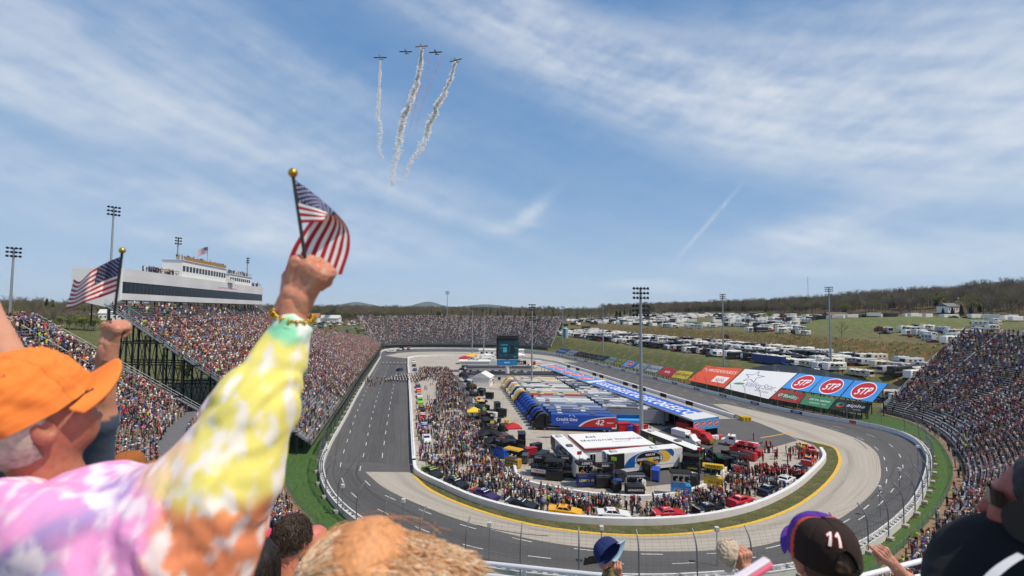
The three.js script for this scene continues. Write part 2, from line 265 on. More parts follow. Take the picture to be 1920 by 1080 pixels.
{ // broken lane lines
  const lines = [
    curve([[-74.9, -262.8], [-66, -224], [-46.6, -141.8], [-38.8, -111.8], [-33.5, -92.4], [-31, -85.1], [-25.1, -75.5], [-18.3, -69.2], [-11.3, -63.8], [-5.2, -60], [2.9, -57.6], [15.5, -56.1], [32.1, -58.4], [44, -64.2], [56, -72.1], [69.6, -83.9], [78, -92.8], [84.7, -102.4], [88.4, -111], [88, -119], [84, -128], [79, -137], [73.5, -156], [66.5, -184], [57, -218], [38, -286]], 900),
    curve([[-66.5, -250], [-49.7, -175.1], [-37.8, -125.2], [-31.6, -101.3], [-28.3, -87.9], [-27.6, -85.6], [-22, -77.5], [-14.2, -71], [-7, -65.9], [1, -61.9], [7.2, -59.8], [16.3, -58.4], [30.4, -59.4], [37.6, -62], [46.6, -66.6], [57.2, -74.3], [66.2, -82.5], [73.5, -91.3], [80.7, -102], [84.1, -113], [82.3, -125.4], [78, -137], [70, -163], [60.6, -192], [50, -228], [33, -284]], 900),
    curve([[-61.5, -250], [-42.3, -164.4], [-32, -119.7], [-26.8, -97.7], [-24.2, -87.2]], 200), curve([[66, -152], [58, -186], [46, -228], [29, -282]], 200)];
  const G = [];
  for (const P of lines) { const N = normals2(P); let s = 0, start = 0; let on = true; for (let i = 1; i < P.length; i++) { s += Math.hypot(P[i][0] - P[i - 1][0], P[i][1] - P[i - 1][1]); if (s > (on ? 2.6 : 5.2)) { if (on) { const q = P.slice(start, i + 1), n = N.slice(start, i + 1); G.push(strip(y3(offs(q, n, -0.075), 0.05), y3(offs(q, n, 0.075), 0.05))); } on = !on; s = 0; start = i; } } }
  structure('lane_markings', merge(G), whitePaint);
  // dark tyre marks
  const T = [];
  for (let k = 0; k < 70; k++) { const P = k % 3 ? lines[k % 2] : lines[2], i0 = Math.floor(rnd() * (P.length - 70)) , L = 18 + Math.floor(rnd() * 45), o = rr(-2.6, 2.6), o2 = o + rr(-1.5, 1.5), N = normals2(P); const q = [], w = rr(0.05, 0.11); for (let i = 0; i < L && i0 + i < P.length; i++) { const f = i / L, d = lerp(o, o2, f * f); q.push([P[i0 + i][0] + N[i0 + i][0] * d, P[i0 + i][1] + N[i0 + i][1] * d]); } if (q.length > 4) { const n = normals2(q); T.push(strip(y3(offs(q, n, -w), 0.041), y3(offs(q, n, w), 0.041))); } }
  for (let k = 0; k < 3; k++) { const q = []; const cx = -33 + k * 3, cz = -118 - k * 38, r0 = 2.2 + k; for (let i = 0; i <= 40; i++) { const a = i / 40 * (4 + k), r = r0 + i * 0.06; q.push([cx - k * 8 + Math.cos(a) * r, cz + Math.sin(a) * r * 1.6]); } const n = normals2(q); T.push(strip(y3(offs(q, n, -0.09), 0.043), y3(offs(q, n, 0.09), 0.043))); }
  structure('tyre_marks', merge(T), mat('#4b4845', 0.85));
}
// ---------- walls ----------
const concW = new THREE.MeshStandardMaterial({ map: grainTex(256, 7, (x, y) => { const k = 0.74 * (1 + 0.07 * tn(x, y, 5) + 0.05 * tn(x, y, 40, 3)) * (1 - 0.22 * sst(0.3, 0.65, tn(x, y, 9, 6))); return [k, k * 0.995, k * 0.98]; }), roughness: 0.75 });
{
  const P = resample(PITL, 120), N = normals2(P);
  const a = thing('pit_wall', 'long white concrete wall between the front straight and pit road', 'wall');
  mesh('wall_body', wallGeo(P, N, -0.35, 0.35, 0.0, 1.05), concW, a);
  mesh('top_rail', merge(P.filter((p, i) => i % 2 == 0).slice(0, -1).map((p, i) => bar([p[0], 1.32, p[1]], [P[2 * i + 2][0], 1.32, P[2 * i + 2][1]], 0.035, 0.035, 5)).concat(P.filter((p, i) => i % 4 == 0).map(p => bar([p[0], 1, p[1]], [p[0], 1.33, p[1]], 0.03, 0.03, 5)))), mat('#b9b7b2', 0.5, 0.5), a);
  const M = normals2(INW);
  const b = thing('curved_pit_wall', 'low white concrete wall curving along the inner grass strip', 'wall');
  mesh('wall_body', wallGeo(INW, M, -0.3, 0.3, 0.0, 1.0), concW, b);
  const c = thing('back_pit_wall', 'white chequered-top wall between the blue-roofed pit canopy and back straight', 'wall');
  const Q = resample([[26.9, -270], [63.6, -131.9]], 100), NQ = normals2(Q);
  mesh('wall_body', wallGeo(Q, NQ, -0.35, 0.35, 0, 1.1), concW, c);
  const d = thing('far_pit_wall', 'white wall closing the infield at the far turn', 'wall');
  const R = resample(curve([[-64.3, -287.1], [-59, -297], [-40, -303.6], [-10, -302.6], [11, -291], [26.9, -270]], 40), 60);
  mesh('wall_body', wallGeo(R, normals2(R), -0.35, 0.35, 0, 1.1), concW, d);
  const e = thing('pit_stall_wall', 'low white wall in front of the pit boxes inside the near turn', 'wall');
  const S = curve([[0.484,-91.005], [2.139,-81.867], [9.075,-77.307], [17.318,-74.898], [25.183,-75.469], [34.362,-80.832], [43.382,-92.027], [51.062,-101.558]], 50);
  mesh('wall_body', wallGeo(S, normals2(S), -0.25, 0.25, 0, 0.8), concW, e);
}

// ---------- people seen from afar: body parts for one standing figure, feet at the origin, facing +z ----------
function limb(a, b, r1, r2, n = 5) { return bar(a, b, r1, r2, n); }
function personParts(pose) {
  const legs = merge([limb([-0.09, 0.06, 0], [-0.09, 0.5, 0.01], 0.065, 0.08), limb([-0.09, 0.48, 0.01], [-0.085, 0.92, 0], 0.08, 0.105), limb([0.1, 0.06, 0.03], [0.095, 0.5, 0.03], 0.065, 0.08), limb([0.095, 0.48, 0.03], [0.085, 0.92, 0], 0.08, 0.105), box(0.1, 0.08, 0.26, -0.09, 0.04, 0.05), box(0.1, 0.08, 0.26, 0.1, 0.04, 0.08)]);
  const prof = [[0.15, 0.86], [0.165, 0.98], [0.155, 1.1], [0.185, 1.28], [0.19, 1.37], [0.12, 1.45], [0.06, 1.48]].map(p => new THREE.Vector2(...p));
  const torso = new THREE.LatheGeometry(prof, 8).scale(1.08, 1, 0.68);
  const arms = [], hands = [];
  const A = { down: [[[-0.19, 1.36, 0], [-0.26, 1.1, -0.02], [-0.25, 0.86, 0.06]], [[0.19, 1.36, 0], [0.26, 1.1, -0.02], [0.24, 0.86, 0.07]]],
    up: [[[-0.19, 1.36, 0], [-0.26, 1.1, -0.02], [-0.23, 0.88, 0.1]], [[0.19, 1.37, 0], [0.3, 1.5, 0.12], [0.2, 1.74, 0.2]]],
    fold: [[[-0.19, 1.36, 0], [-0.27, 1.12, 0.02], [-0.06, 1.16, 0.2]], [[0.19, 1.36, 0], [0.27, 1.12, 0.02], [0.04, 1.2, 0.22]]],
    phone: [[[-0.19, 1.36, 0], [-0.24, 1.2, 0.14], [-0.06, 1.52, 0.3]], [[0.19, 1.36, 0], [0.24, 1.2, 0.14], [0.06, 1.52, 0.3]]] }[pose];
  for (const [s, e, h] of A) {
    const m = [0, 1, 2].map(i => lerp(s[i], e[i], 0.9));
    arms.push(limb(s, m, 0.068, 0.055)); hands.push(limb(m, h, 0.044, 0.036), ball(0.05, h[0], h[1], h[2], 5, 4));
  }
  const skin = merge([ball(0.105, 0, 1.6, 0.015, 8, 6, 0.86, 1.12, 1), limb([0, 1.44, -0.01], [0, 1.54, 0.005], 0.055, 0.052), ...hands]);
  const hair = merge([new THREE.SphereGeometry(0.116, 8, 4, 0, 6.283, 0, 1.75).scale(0.88, 1.1, 1).rotateX(-0.45).translate(0, 1.615, 0.0)]);
  const cap = merge([new THREE.SphereGeometry(0.116, 8, 4, 0, 6.283, 0, 1.6).scale(0.9, 1.05, 1.02).rotateX(-0.1).translate(0, 1.63, 0.005), box(0.16, 0.015, 0.1, 0, 1.645, 0.15, 0, 0.15)]);
  return { legs, shirt: merge([torso, ...arms]), skin, hair, cap };
}
const POSES = ['down', 'up', 'fold', 'phone'].map(personParts);
const SHIRTS = [['white', '#e8e8e6', 15], ['black', '#17181b', 22], ['navy', '#1d2744', 14], ['grey', '#85888c', 13], ['dark grey', '#3c3f45', 18], ['red', '#b3202b', 6.5], ['maroon', '#6b1c27', 3], ['blue', '#2d54a8', 7], ['light blue', '#7fa6cf', 4], ['orange', '#e2602a', 2.5], ['yellow', '#e0c53a', 0.8], ['neon green', '#b4d936', 0.7], ['green', '#2f6a42', 1.6], ['pink', '#d3829a', 2], ['purple', '#553678', 1.2], ['tan', '#b79d78', 4], ['teal', '#2f8a8f', 0.8]];
const shirtBag = []; SHIRTS.forEach((s, i) => { for (let k = 0; k < s[2] * 2; k++) shirtBag.push(i); });
const TROUS = [['blue jeans', '#33435f'], ['dark jeans', '#1f2838'], ['black trousers', '#17171a'], ['khaki trousers', '#8f7d5e'], ['grey trousers', '#4e5156'], ['pale shorts', '#a8987c']];
const SKINS = ['#c98f72', '#d7a284', '#b97d60', '#c08468', '#8a5a42', '#dcae92'];
const HAIRS = [['brown hair', '#3c291c', 0], ['dark hair', '#17120f', 0], ['blond hair', '#9c7b4a', 0], ['grey hair', '#8d8a85', 0], ['black cap', '#18181b', 1], ['red cap', '#a1252d', 1], ['white cap', '#dddbd5', 1], ['blue cap', '#29427f', 1], ['grey cap', '#6d6f72', 1], ['brown hair', '#4a3220', 0], ['dark hair', '#241a14', 0]];
const people = [];
function addPerson(x, y, z, yaw, place, o = {}) {
  people.push({ x, y, z, yaw, place, sc: rr(0.93, 1.06), sh: o.sh ?? shirtBag[Math.floor(rnd() * shirtBag.length)], tr: o.tr ?? Math.floor(rnd() * TROUS.length), sk: Math.floor(rnd() * SKINS.length), ha: o.ha ?? Math.floor(rnd() * HAIRS.length), pose: o.pose ?? (rnd() < 0.5 ? 0 : rnd() < 0.35 ? 1 : rnd() < 0.7 ? 2 : 3), hint: o.hint });
}
const inView = (x, y, z, m = 1.22) => z < -3 && Math.abs(x / z) < 1.116 * m && (30 - y) / -z < 0.6 * m;

// ---------- bleacher stands ----------
const alu = new THREE.MeshStandardMaterial({ map: grainTex(128, 5, (x, y) => { const k = 0.40 * (1 + 0.12 * tn(x, y, 6) + 0.12 * tn(x, y, 30, 3)); return [k, k * 1.01, k * 1.03]; }), roughness: 0.5, metalness: 0.35 });
const aluDark = new THREE.MeshStandardMaterial({ map: grainTex(128, 5, (x, y) => { const k = 0.17 * (1 + 0.2 * tn(x, y, 6) + 0.2 * tn(x, y, 26, 3)); return [k, k * 1.01, k * 1.04]; }), roughness: 0.7, metalness: 0.2 });
const steel = mat('#8e9398', 0.55, 0.6), darkSteel = mat('#2e3033', 0.7, 0.4), railM = mat('#aeb2b5', 0.45, 0.5);
// front: [x, z] points along the lowest row; dirOf(i) outward; rowsOf(i), depOf(i), y0, rise
function stand(root, front, dir, opts) {
  const { rise = 0.45, y0 = 1, dep, rows, place, aisle = 11, occ, walk = -1, faceTo } = opts;
  const n = front.length, S = [0]; for (let i = 1; i < n; i++) S.push(S[i - 1] + Math.hypot(front[i][0] - front[i - 1][0], front[i][1] - front[i - 1][1]));
  const maxR = Math.max(...front.map((p, i) => rows(i, S[i] / S[n - 1])));
  const at = (i, t) => [front[i][0] + dir[i][0] * t, front[i][1] + dir[i][1] * t];
  const deck = [], yR = r => y0 + r * rise;
  const off = (i, r) => dep(S[i] / S[n - 1]) * r + (walk >= 0 && r > walk ? 2.6 : 0);
  let prev = 0;
  for (let r = 0; r < maxR; r++) {
    let idx = []; for (let i = 0; i < n; i++) if (rows(i, S[i] / S[n - 1]) > r) idx.push(i);
    if (idx.length < 2) continue;
    const d0 = i => off(i, r), d1 = i => off(i, r + 1);
    const y = yR(r);
    deck.push(strip(idx.map(i => { const p = at(i, d0(i)); return [p[0], y, p[1]]; }), idx.map(i => { const p = at(i, d1(i)); return [p[0], y, p[1]]; })));
    deck.push(strip(idx.map(i => { const p = at(i, d0(i)); return [p[0], y - rise, p[1]]; }), idx.map(i => { const p = at(i, d0(i)); return [p[0], y, p[1]]; })));
    const q = (t, yy) => idx.map(i => { const p = at(i, d1(i) - dep(S[i] / S[n - 1]) * t); return [p[0], yy, p[1]]; });
    mesh('bench', merge([strip(q(0.46, y + 0.44), q(0.08, y + 0.44)), strip(q(0.46, y + 0.36), q(0.46, y + 0.44))]), alu, root);
    // spectators
    for (let k = 0; k < n - 1; k++) {
      if (rows(k, S[k] / S[n - 1]) <= r) continue;
      const L = S[k + 1] - S[k]; let s = prev;
      for (; s < L; s += rr(0.46, 0.62)) {
        const f = s / L, sAll = S[k] + s;
        const am = ((sAll + 3) % aisle); if (am < 1.1) continue;
        if (rnd() > occ(sAll / S[n - 1], r / maxR, sAll, r)) continue;
        const a = at(k, d1(k) - dep(S[k] / S[n - 1]) * 0.72), b = at(k + 1, d1(k + 1) - dep(S[k + 1] / S[n - 1]) * 0.72);
        const x = lerp(a[0], b[0], f), z = lerp(a[1], b[1], f);
        if (!inView(x, y, z) || Math.hypot(x, z, y - 30) < 17) continue;
        addPerson(x, y, z, Math.atan2((faceTo ? faceTo[0] - x : -dir[k][0]), (faceTo ? faceTo[1] - z : -dir[k][1])) + rr(-0.35, 0.35), place, place === 'far grandstand' && rnd() < 0.42 ? { sh: rnd() < 0.6 ? 0 : 3 } : {});
      }
      prev = s - L;
    }
  }
  const dk = mesh('deck', merge(deck), aluDark, root); dk.userData.kind = 'stuff';
  // aisle handrails
  for (let s = aisle - 3 + 0.5; s < S[n - 1]; s += aisle * 2) {
    let k = 0; while (k < n - 2 && S[k + 1] < s) k++;
    const R = rows(k, s / S[n - 1]); if (R < 6) continue;
    const G = []; const p0 = at(k, off(k, 1)), p1 = at(k, off(k, R));
    if (walk >= 0) { const pa = at(k, off(k, walk)), pb = at(k, off(k, walk + 2)); G.push(bar([p0[0], yR(1) + 1, p0[1]], [pa[0], yR(walk) + 1, pa[1]], 0.05), bar([pb[0], yR(walk + 2) + 1, pb[1]], [p1[0], yR(R) + 1, p1[1]], 0.05)); }
    else G.push(bar([p0[0], yR(1) + 1, p0[1]], [p1[0], yR(R) + 1, p1[1]], 0.05));
    for (let r = 1; r < R; r += 4) { const p = at(k, off(k, r)); G.push(bar([p[0], yR(r), p[1]], [p[0], yR(r) + 1, p[1]], 0.035, 0.035, 5)); }
    mesh('handrail', merge(G), railM, root);
  }
  const rail = (k, w = 0.35) => { const R = rows(k, S[k] / S[n - 1]), p0 = at(k, 0), p1 = at(k, off(k, R)); const a = [p0[0], y0 + 0.2, p0[1]], b = [p1[0], yR(R) + 0.2, p1[1]]; const G = [beam(a, b, 0.12, w)]; for (const u of [0.55, 1.05]) G.push(bar([a[0], a[1] + u, a[2]], [b[0], b[1] + u, b[2]], 0.04)); for (let t = 0; t <= 1; t += 1.6 / Math.hypot(b[0] - a[0], b[2] - a[2])) G.push(bar([lerp(a[0], b[0], t), lerp(a[1], b[1], t), lerp(a[2], b[2], t)], [lerp(a[0], b[0], t), lerp(a[1], b[1], t) + 1.05, lerp(a[2], b[2], t)], 0.035, 0.035, 5)); return merge(G); };
  mesh('end_rail', rail(0), railM, root); mesh('end_rail', rail(n - 1), railM, root);
  return { at, off, yR, S, rows, front, dir };
}
// steel frame under the open end of a stand
function endFrame(root, st, k, along, bays) {
  const R = st.rows(k, st.S[k] / st.S[st.S.length - 1]), W = st.off(k, R), G = [];
  for (let b = 0; b < bays; b++) {
    const ax = along[0] * b * 4.5, az = along[1] * b * 4.5; let last = null;
    for (let t = 3; t <= W; t += 4.2) {
      const p = st.at(k, t), y = st.yR(t / W * R) - 0.5, q = [p[0] + ax, y, p[1] + az];
      G.push(beam([q[0], 0, q[2]], q, 0.28));
      for (let yy = 4.5; yy < y - 1; yy += 4.5) if (last) G.push(beam([q[0], yy, q[2]], [last[0], yy, last[2]], 0.2, 0.24));
      if (last && y > 5) { G.push(beam([q[0], 0.5, q[2]], [last[0], last[1] - 0.3, last[2]], 0.1)); if (y > 12) G.push(beam([q[0], y - 0.6, q[2]], [last[0], y * 0.4, last[2]], 0.1)); }
      if (b) G.push(beam([q[0], y - 0.4, q[2]], [q[0] - along[0] * 4.5, y - 0.4, q[2] - along[1] * 4.5], 0.15));
      last = q;
    }
  }
  mesh('steel_frame', merge(G), darkSteel, root);
}
const FRONT = curve([[-47.5, -93.9], [-43.2, -84.6], [-37.3, -74.9], [-31.8, -68.1], [-24.1, -59.6], [-14, -52], [-3, -46.5], [10, -43.6], [24, -44.3], [36, -48.6], [46.9, -55.7], [59.4, -64.7], [70.9, -73.9], [82.7, -84.7], [94, -97.5], [106, -114.5], [112.4, -129], [112.5, -141]], 96);
const FRONTN = (() => { const N = normals2(FRONT); const i = 48; const s = N[i][1] > 0 ? 1 : -1; return N.map(n => [n[0] * s, n[1] * s]); })();
FRONTN.forEach((n, i) => { if (i < 10) { const t = i / 10; const m = [lerp(-0.91, n[0], t), lerp(0.41, n[1], t)], l = Math.hypot(...m); n[0] = m[0] / l; n[1] = m[1] / l; } if (i > 86) { const t = (96 - i) / 10; const m = [lerp(0.94, n[0], t), lerp(-0.32, n[1], t)], l = Math.hypot(...m); n[0] = m[0] / l; n[1] = m[1] / l; } });
const ringDep = s => s < 0.45 ? lerp(0.585, 0.70, s / 0.45) : lerp(0.70, 0.80, (s - 0.45) / 0.55);
{
  const left = thing('turn_grandstand', 'aluminium bleacher stand of the near turn at lower left, behind the orange cap', 'grandstand');
  const a = stand(left, FRONT.slice(0, 40), FRONTN.slice(0, 40), { dep: s => ringDep(s * 40 / 96), rows: i => 60, place: 'left turn stand', occ: (s, r, sa, k) => (k < 4 ? 0.3 : 0.86) * (0.72 + 0.5 * nz(sa * 0.16, k * 0.2, 3)), walk: 21 });
  endFrame(left, a, 0, [0.1, 0.9], 2);
  const right = thing('turn_grandstand', 'curved aluminium bleacher stand of the near turn at right, beside the dirt path', 'grandstand');
  const b = stand(right, FRONT.slice(40), FRONTN.slice(40), { dep: s => ringDep((40 + s * 56) / 96), rows: (i, s) => Math.round(lerp(58, 52, s)), place: 'right turn stand', aisle: 12, occ: (s, r, sa, k) => { const e = sst(0.62, 0.8, s), low = sst(0.2, 0.06, r); return clamp((0.92 - e * low * 0.6 - 0.08 * e) * (0.84 + 0.4 * nz(sa * 0.14, k * 0.22, 7))) * (k < 3 ? 0.45 : 1); } });
  endFrame(right, b, 56, [-0.3, 0.9], 2);
}
// front straight: tall section under the suites, lower one beyond
const FS0 = [-41.2, -96], FS1 = [-65.5, -200], FS2 = [-99.5, -352];
const seg = (a, b, n) => Array.from({ length: n + 1 }, (_, i) => [lerp(a[0], b[0], i / n), lerp(a[1], b[1], i / n)]);
let frontSt;
{
  const g = thing('main_grandstand', 'tall packed bleacher stand along the front straight below the suite building', 'grandstand');
  const f = seg(FS0, FS1, 40), d = f.map(() => [-0.9985, -0.05]);
  frontSt = stand(g, f, d, { dep: s => 0.70, rows: () => 66, place: 'main grandstand', aisle: 9.5, occ: (s, r, sa, k) => (r > 0.86 ? 0.12 : 1) * (r < 0.36 ? lerp(0.26, 0.8, sst(0.25, 1, s + r * 0.5)) * (0.8 + 0.9 * nz(sa * 0.12, k * 0.15, 5)) : 0.93) * (0.9 + 0.25 * nz(sa * 0.1, k * 0.2, 2)), y0: 2.2, rise: 0.43 });
  endFrame(g, frontSt, 0, [-0.2, -0.97], 3);
  const h = thing('main_grandstand', 'lower far section of the front straight stand, narrowing toward the far turn', 'grandstand');
  const f2 = seg([FS1[0] - 0.1, FS1[1] - 0.4], FS2, 50);
  stand(h, f2, f2.map(() => [-0.9985, -0.05]), { dep: s => 0.70, rows: (i, s) => Math.round(lerp(50, 16, Math.pow(s, 0.8))), place: 'main grandstand', aisle: 9.5, occ: (s, r) => 0.93 - 0.3 * sst(0.15, 0, r), y0: 2.2, rise: 0.43 });
  const far = thing('far_grandstand', 'wide bleacher stand behind the far turn, half filled with spectators', 'grandstand');
  const F = curve([[-104, -352], [-99, -364], [-84, -374], [-52, -379], [-15, -378], [12, -369], [30, -352]], 40), NF = normals2(F), s = NF[20][1] < 0 ? 1 : -1;
  stand(far, F, NF.map(n => { const m = [n[0] * s * 0.55, n[1] * s - 0.25], l = Math.hypot(...m); return [m[0] / l, m[1] / l]; }), { dep: () => 0.76, rows: () => 46, place: 'far grandstand', aisle: 9, occ: (q, r, sa, k) => clamp(0.25 + 0.75 * sst(0.05, 0.6, r + 0.35 * nz(sa * 0.09, k * 0.06, 4))) * 0.66, y0: 2.5, rise: 0.48 });
}
// ---------- grass verge, dirt path and wire fence outside the near turn ----------
{
  const R = outRange([-47, -135], [92, -128]);
  const verge = grainTex(512, 14, (x, y) => { const k = 0.9 + 0.5 * tn(x, y, 60) + 0.35 * tn(x, y, 22, 5) + 0.3 * tn(x, y, 7, 3), b = sst(0.15, 0.6, tn(x, y, 11, 9)); return [lerp(0.055, 0.09, b) * k, lerp(0.125, 0.12, b) * k, lerp(0.022, 0.03, b) * k]; });
  const inner = resample(R.map(i => [OUT[i][0] + OUTN[i][0] * 0.6, OUT[i][1] + OUTN[i][1] * 0.6]), 160);
  const fr = resample([[-49.5, -100], ...offs(FRONT, FRONTN, -0.3)], 160), fp = resample([[-48.6, -100], ...offs(FRONT, FRONTN, -1.8)], 160);
  structure('grass_verge', strip(y3(inner, 0.02), y3(fp, 0.09), 1), new THREE.MeshStandardMaterial({ map: verge, roughness: 0.95 }));
  structure('dirt_path', strip(y3(fp, 0.11), y3(fr, 0.11), 1), new THREE.MeshStandardMaterial({ map: grainTex(256, 8, (x, y) => { const k = 1 + 0.25 * tn(x, y, 8) + 0.2 * tn(x, y, 50, 3); return [0.27 * k, 0.175 * k, 0.10 * k]; }), roughness: 0.95 }));
  // tufts and bare soil clods by the wall
  const cl = [];
  for (let k = 0; k < 130; k++) { const t = Math.floor(rnd() * 159), f = 0.12 + rnd() * 0.2; const x = lerp(inner[t][0], fp[t][0], f), z = lerp(inner[t][1], fp[t][1], f); for (let q = 0; q < 5; q++) cl.push(new THREE.IcosahedronGeometry(rr(0.06, 0.2), 0).scale(1.3, 0.45, 1.1).rotateY(rnd() * 6).translate(x + rr(-0.4, 0.4), 0.08, z + rr(-0.3, 0.3))); }
  tag(mesh('soil_clods', merge(cl), mat('#55301f', 0.95)), 'reddish soil clods scattered on the grass behind the safety wall', 'soil', null, 'stuff');
  const fence = thing('wire_fence', 'low chain-link fence between the green verge and the dirt path', 'fence');
  const G = []; fp.forEach((p, i) => { if (i % 2 == 0) mesh('post', bar([p[0], 0.05, p[1]], [p[0], 1.25, p[1]], 0.03, 0.03, 5), steel, fence); });
  for (let y = 0.2; y <= 1.2; y += 0.1) for (let i = 1; i < fp.length; i++) G.push(bar([fp[i - 1][0], y, fp[i - 1][1]], [fp[i][0], y, fp[i][1]], 0.008, 0.008, 3));
  mesh('wire', merge(G), mat('#7d837e', 0.6, 0.4), fence);
}
// ---------- outer safety wall and catch fence ----------
{
  const wall = thing('safety_wall', 'white outer safety wall running round the whole oval', 'wall');
  const R = OUT.map((_, i) => i), P = OUT.concat([OUT[0]]), N = OUTN.concat([OUTN[0]]);
  mesh('wall_face', wallGeo(P, N, -0.05, 0.14, 0, 1.15), concW, wall);
  const near = outRange([-39, -102], [92, -127]);
  const np = resample(near.map(i => OUT[i]), 170), nn = normals2(np).map(n => { const o = OUTN[nearestOut(np[0])]; return n; });
  const sg = (() => { const o = OUTN[near[40]], k = Math.round(40 / near.length * 170); return nn[k][0] * o[0] + nn[k][1] * o[1] > 0 ? 1 : -1; })();
  nn.forEach(n => { n[0] *= sg; n[1] *= sg; });
  mesh('rear_wall', wallGeo(np, nn, 0.62, 0.8, 0, 0.95), concW, wall);
  mesh('base_strip', strip(y3(offs(np, nn, 0.14), 0.06), y3(offs(np, nn, 0.62), 0.06)), mat('#55585a', 0.8), wall);
  for (let i = 0; i < 169; i++) { const a = np[i], n = nn[i], ang = Math.atan2(n[0], n[1]); mesh('foam_block', box(0.55, 0.5, 0.5, a[0] + n[0] * 0.38, 0.62, a[1] + n[1] * 0.38, ang + (i % 2 ? 0.5 : -0.5)), i % 5 ? mat('#c9cac8', 0.8) : mat('#8d8f90', 0.8), wall); }
  // sponsor patches on the inside face of the back straight wall
  const pt = canvasTex(256, 64, (c, w, h) => { c.fillStyle = '#34356e'; c.fillRect(0, 0, w, h); c.fillStyle = '#e8e8f0'; c.font = 'bold 44px sans-serif'; c.textAlign = 'center'; c.fillText('SPRINT', w / 2, 48); });
  const pb = outRange([96, -117], [35, -308]);
  for (let k = 6; k < pb.length - 6; k += 9) { const i = pb[k], p = OUT[i], n = OUTN[i]; const orange = k === 6; const g = new THREE.PlaneGeometry(3.4, 0.8).rotateY(Math.atan2(-n[0], -n[1])).translate(p[0] - n[0] * 0.075, 0.58, p[1] - n[1] * 0.075); mesh('sponsor_patch', g, orange ? mat('#d8571f', 0.6) : new THREE.MeshStandardMaterial({ map: pt, roughness: 0.6 }), wall).userData.label = orange ? 'orange sponsor patch on the safety wall' : 'dark blue sponsor patch on the safety wall'; }
}
function catchFence(label, idx, spacing, dense) {
  const f = thing('catch_fence', label, 'fence');
  const P = resample(idx.map(i => [OUT[i][0] + OUTN[i][0] * 0.95, OUT[i][1] + OUTN[i][1] * 0.95]), Math.max(3, idx.length)), N = idx.map(i => OUTN[i]);
  const prof = [[0, 0], [0, 3.3], [-0.12, 4.4], [-0.5, 5.2], [-1.1, 5.85]];
  let s = 1e9;
  const postG = merge([tube(prof.map(p => [p[0], p[1], 0]), 0.085, 6, 14)]), baseG = box(0.9, 0.45, 0.9, 0.1, 0.2, 0);
  for (let i = 0; i < P.length; i++) {
    if (i) s += Math.hypot(P[i][0] - P[i - 1][0], P[i][1] - P[i - 1][1]);
    if (s < spacing) continue; s = 0;
    const ang = Math.atan2(-N[i][1], N[i][0]);
    const p = mesh('post', postG, steel, f); p.position.set(P[i][0], 0, P[i][1]); p.rotation.y = ang;
    const b = mesh('footing', baseG, mat('#a9a59b', 0.9), f); b.position.set(P[i][0], 0, P[i][1]); b.rotation.y = ang;
  }
  const at = (i, y) => { let k = 0; while (k < prof.length - 2 && prof[k + 1][1] < y) k++; const t = (y - prof[k][1]) / (prof[k + 1][1] - prof[k][1]), o = lerp(prof[k][0], prof[k + 1][0], t); return [P[i][0] + N[i][0] * o, y, P[i][1] + N[i][1] * o]; };
  const G = [], st = dense ? 0.16 : 0.3, rad = dense ? 0.016 : 0.011;
  for (let y = 1.2; y < 5.85; y += st) for (let i = 2; i < P.length; i += 2) G.push(bar(at(i - 2, y), at(i, y), rad, rad, 3));
  mesh('cables', merge(G), mat(dense ? '#3d4042' : '#777b7e', 0.6, 0.5), f).userData.kind = 'stuff';
  const Vg = []; for (let i = 1; i < P.length; i++) for (let q = 0; q < (dense ? 3 : 2); q++) { const t = q / (dense ? 3 : 2); const a = at(i - 1, 1.2), b = at(i, 1.2), c = at(i - 1, 3.4), d = at(i, 3.4), e = at(i - 1, 5.8), g = at(i, 5.8); const L = (u, v) => [lerp(u[0], v[0], t), lerp(u[1], v[1], t), lerp(u[2], v[2], t)]; Vg.push(bar(L(a, b), L(c, d), rad * 0.7, rad * 0.7, 3), bar(L(c, d), L(e, g), rad * 0.7, rad * 0.7, 3)); }
  mesh('wire_mesh', merge(Vg), mat(dense ? '#3d4042' : '#777b7e', 0.6, 0.5), f).userData.kind = 'stuff';
}
catchFence('curved-post catch fence above the safety wall round the near turn', outRange([-37, -93], [93, -126]), 5.6, false);
catchFence('dark catch fence along the foot of the main grandstand', outRange([-93, -340], [-37.2, -94]), 5, true);
catchFence('tall catch fence along the back straight before the sloping advertising boards', outRange([92.5, -127], [34, -308]), 5.6, false);

const ORD = ['first', 'second', 'third', 'fourth', 'fifth', 'sixth', 'seventh', 'eighth', 'ninth', 'tenth', 'eleventh', 'twelfth', 'thirteenth', 'fourteenth', 'fifteenth', 'sixteenth', 'seventeenth', 'eighteenth', 'nineteenth', 'twentieth'];
// ---------- vehicles ----------
const tyreM = mat('#151515', 0.9), rimM = mat('#9a9da0', 0.4, 0.7), glassM = mat('#11161b', 0.12, 0.0), blackM = mat('#141416', 0.6), whiteM = mat('#e6e6e3', 0.5);
const tyreG = (r, w) => new THREE.CylinderGeometry(r, r, w, 16).rotateX(Math.PI / 2);
const TY = tyreG(0.35, 0.3), RIM = tyreG(0.2, 0.32), TYB = tyreG(0.5, 0.32), RIMB = tyreG(0.28, 0.34);
function wheel(root, x, y, z, big) { const t = mesh('wheel', big ? TYB : TY, tyreM, root); t.position.set(x, y, z); mesh('rim', big ? RIMB : RIM, rimM, t); return t; }
function extr(pts, w, bev = 0.08) { const g = new THREE.ExtrudeGeometry(new THREE.Shape(pts.map(p => new THREE.Vector2(...p))), { depth: w - 2 * bev, bevelEnabled: true, bevelThickness: bev, bevelSize: bev, bevelSegments: 2, curveSegments: 6 }); return g.translate(0, 0, -w / 2 + bev); }
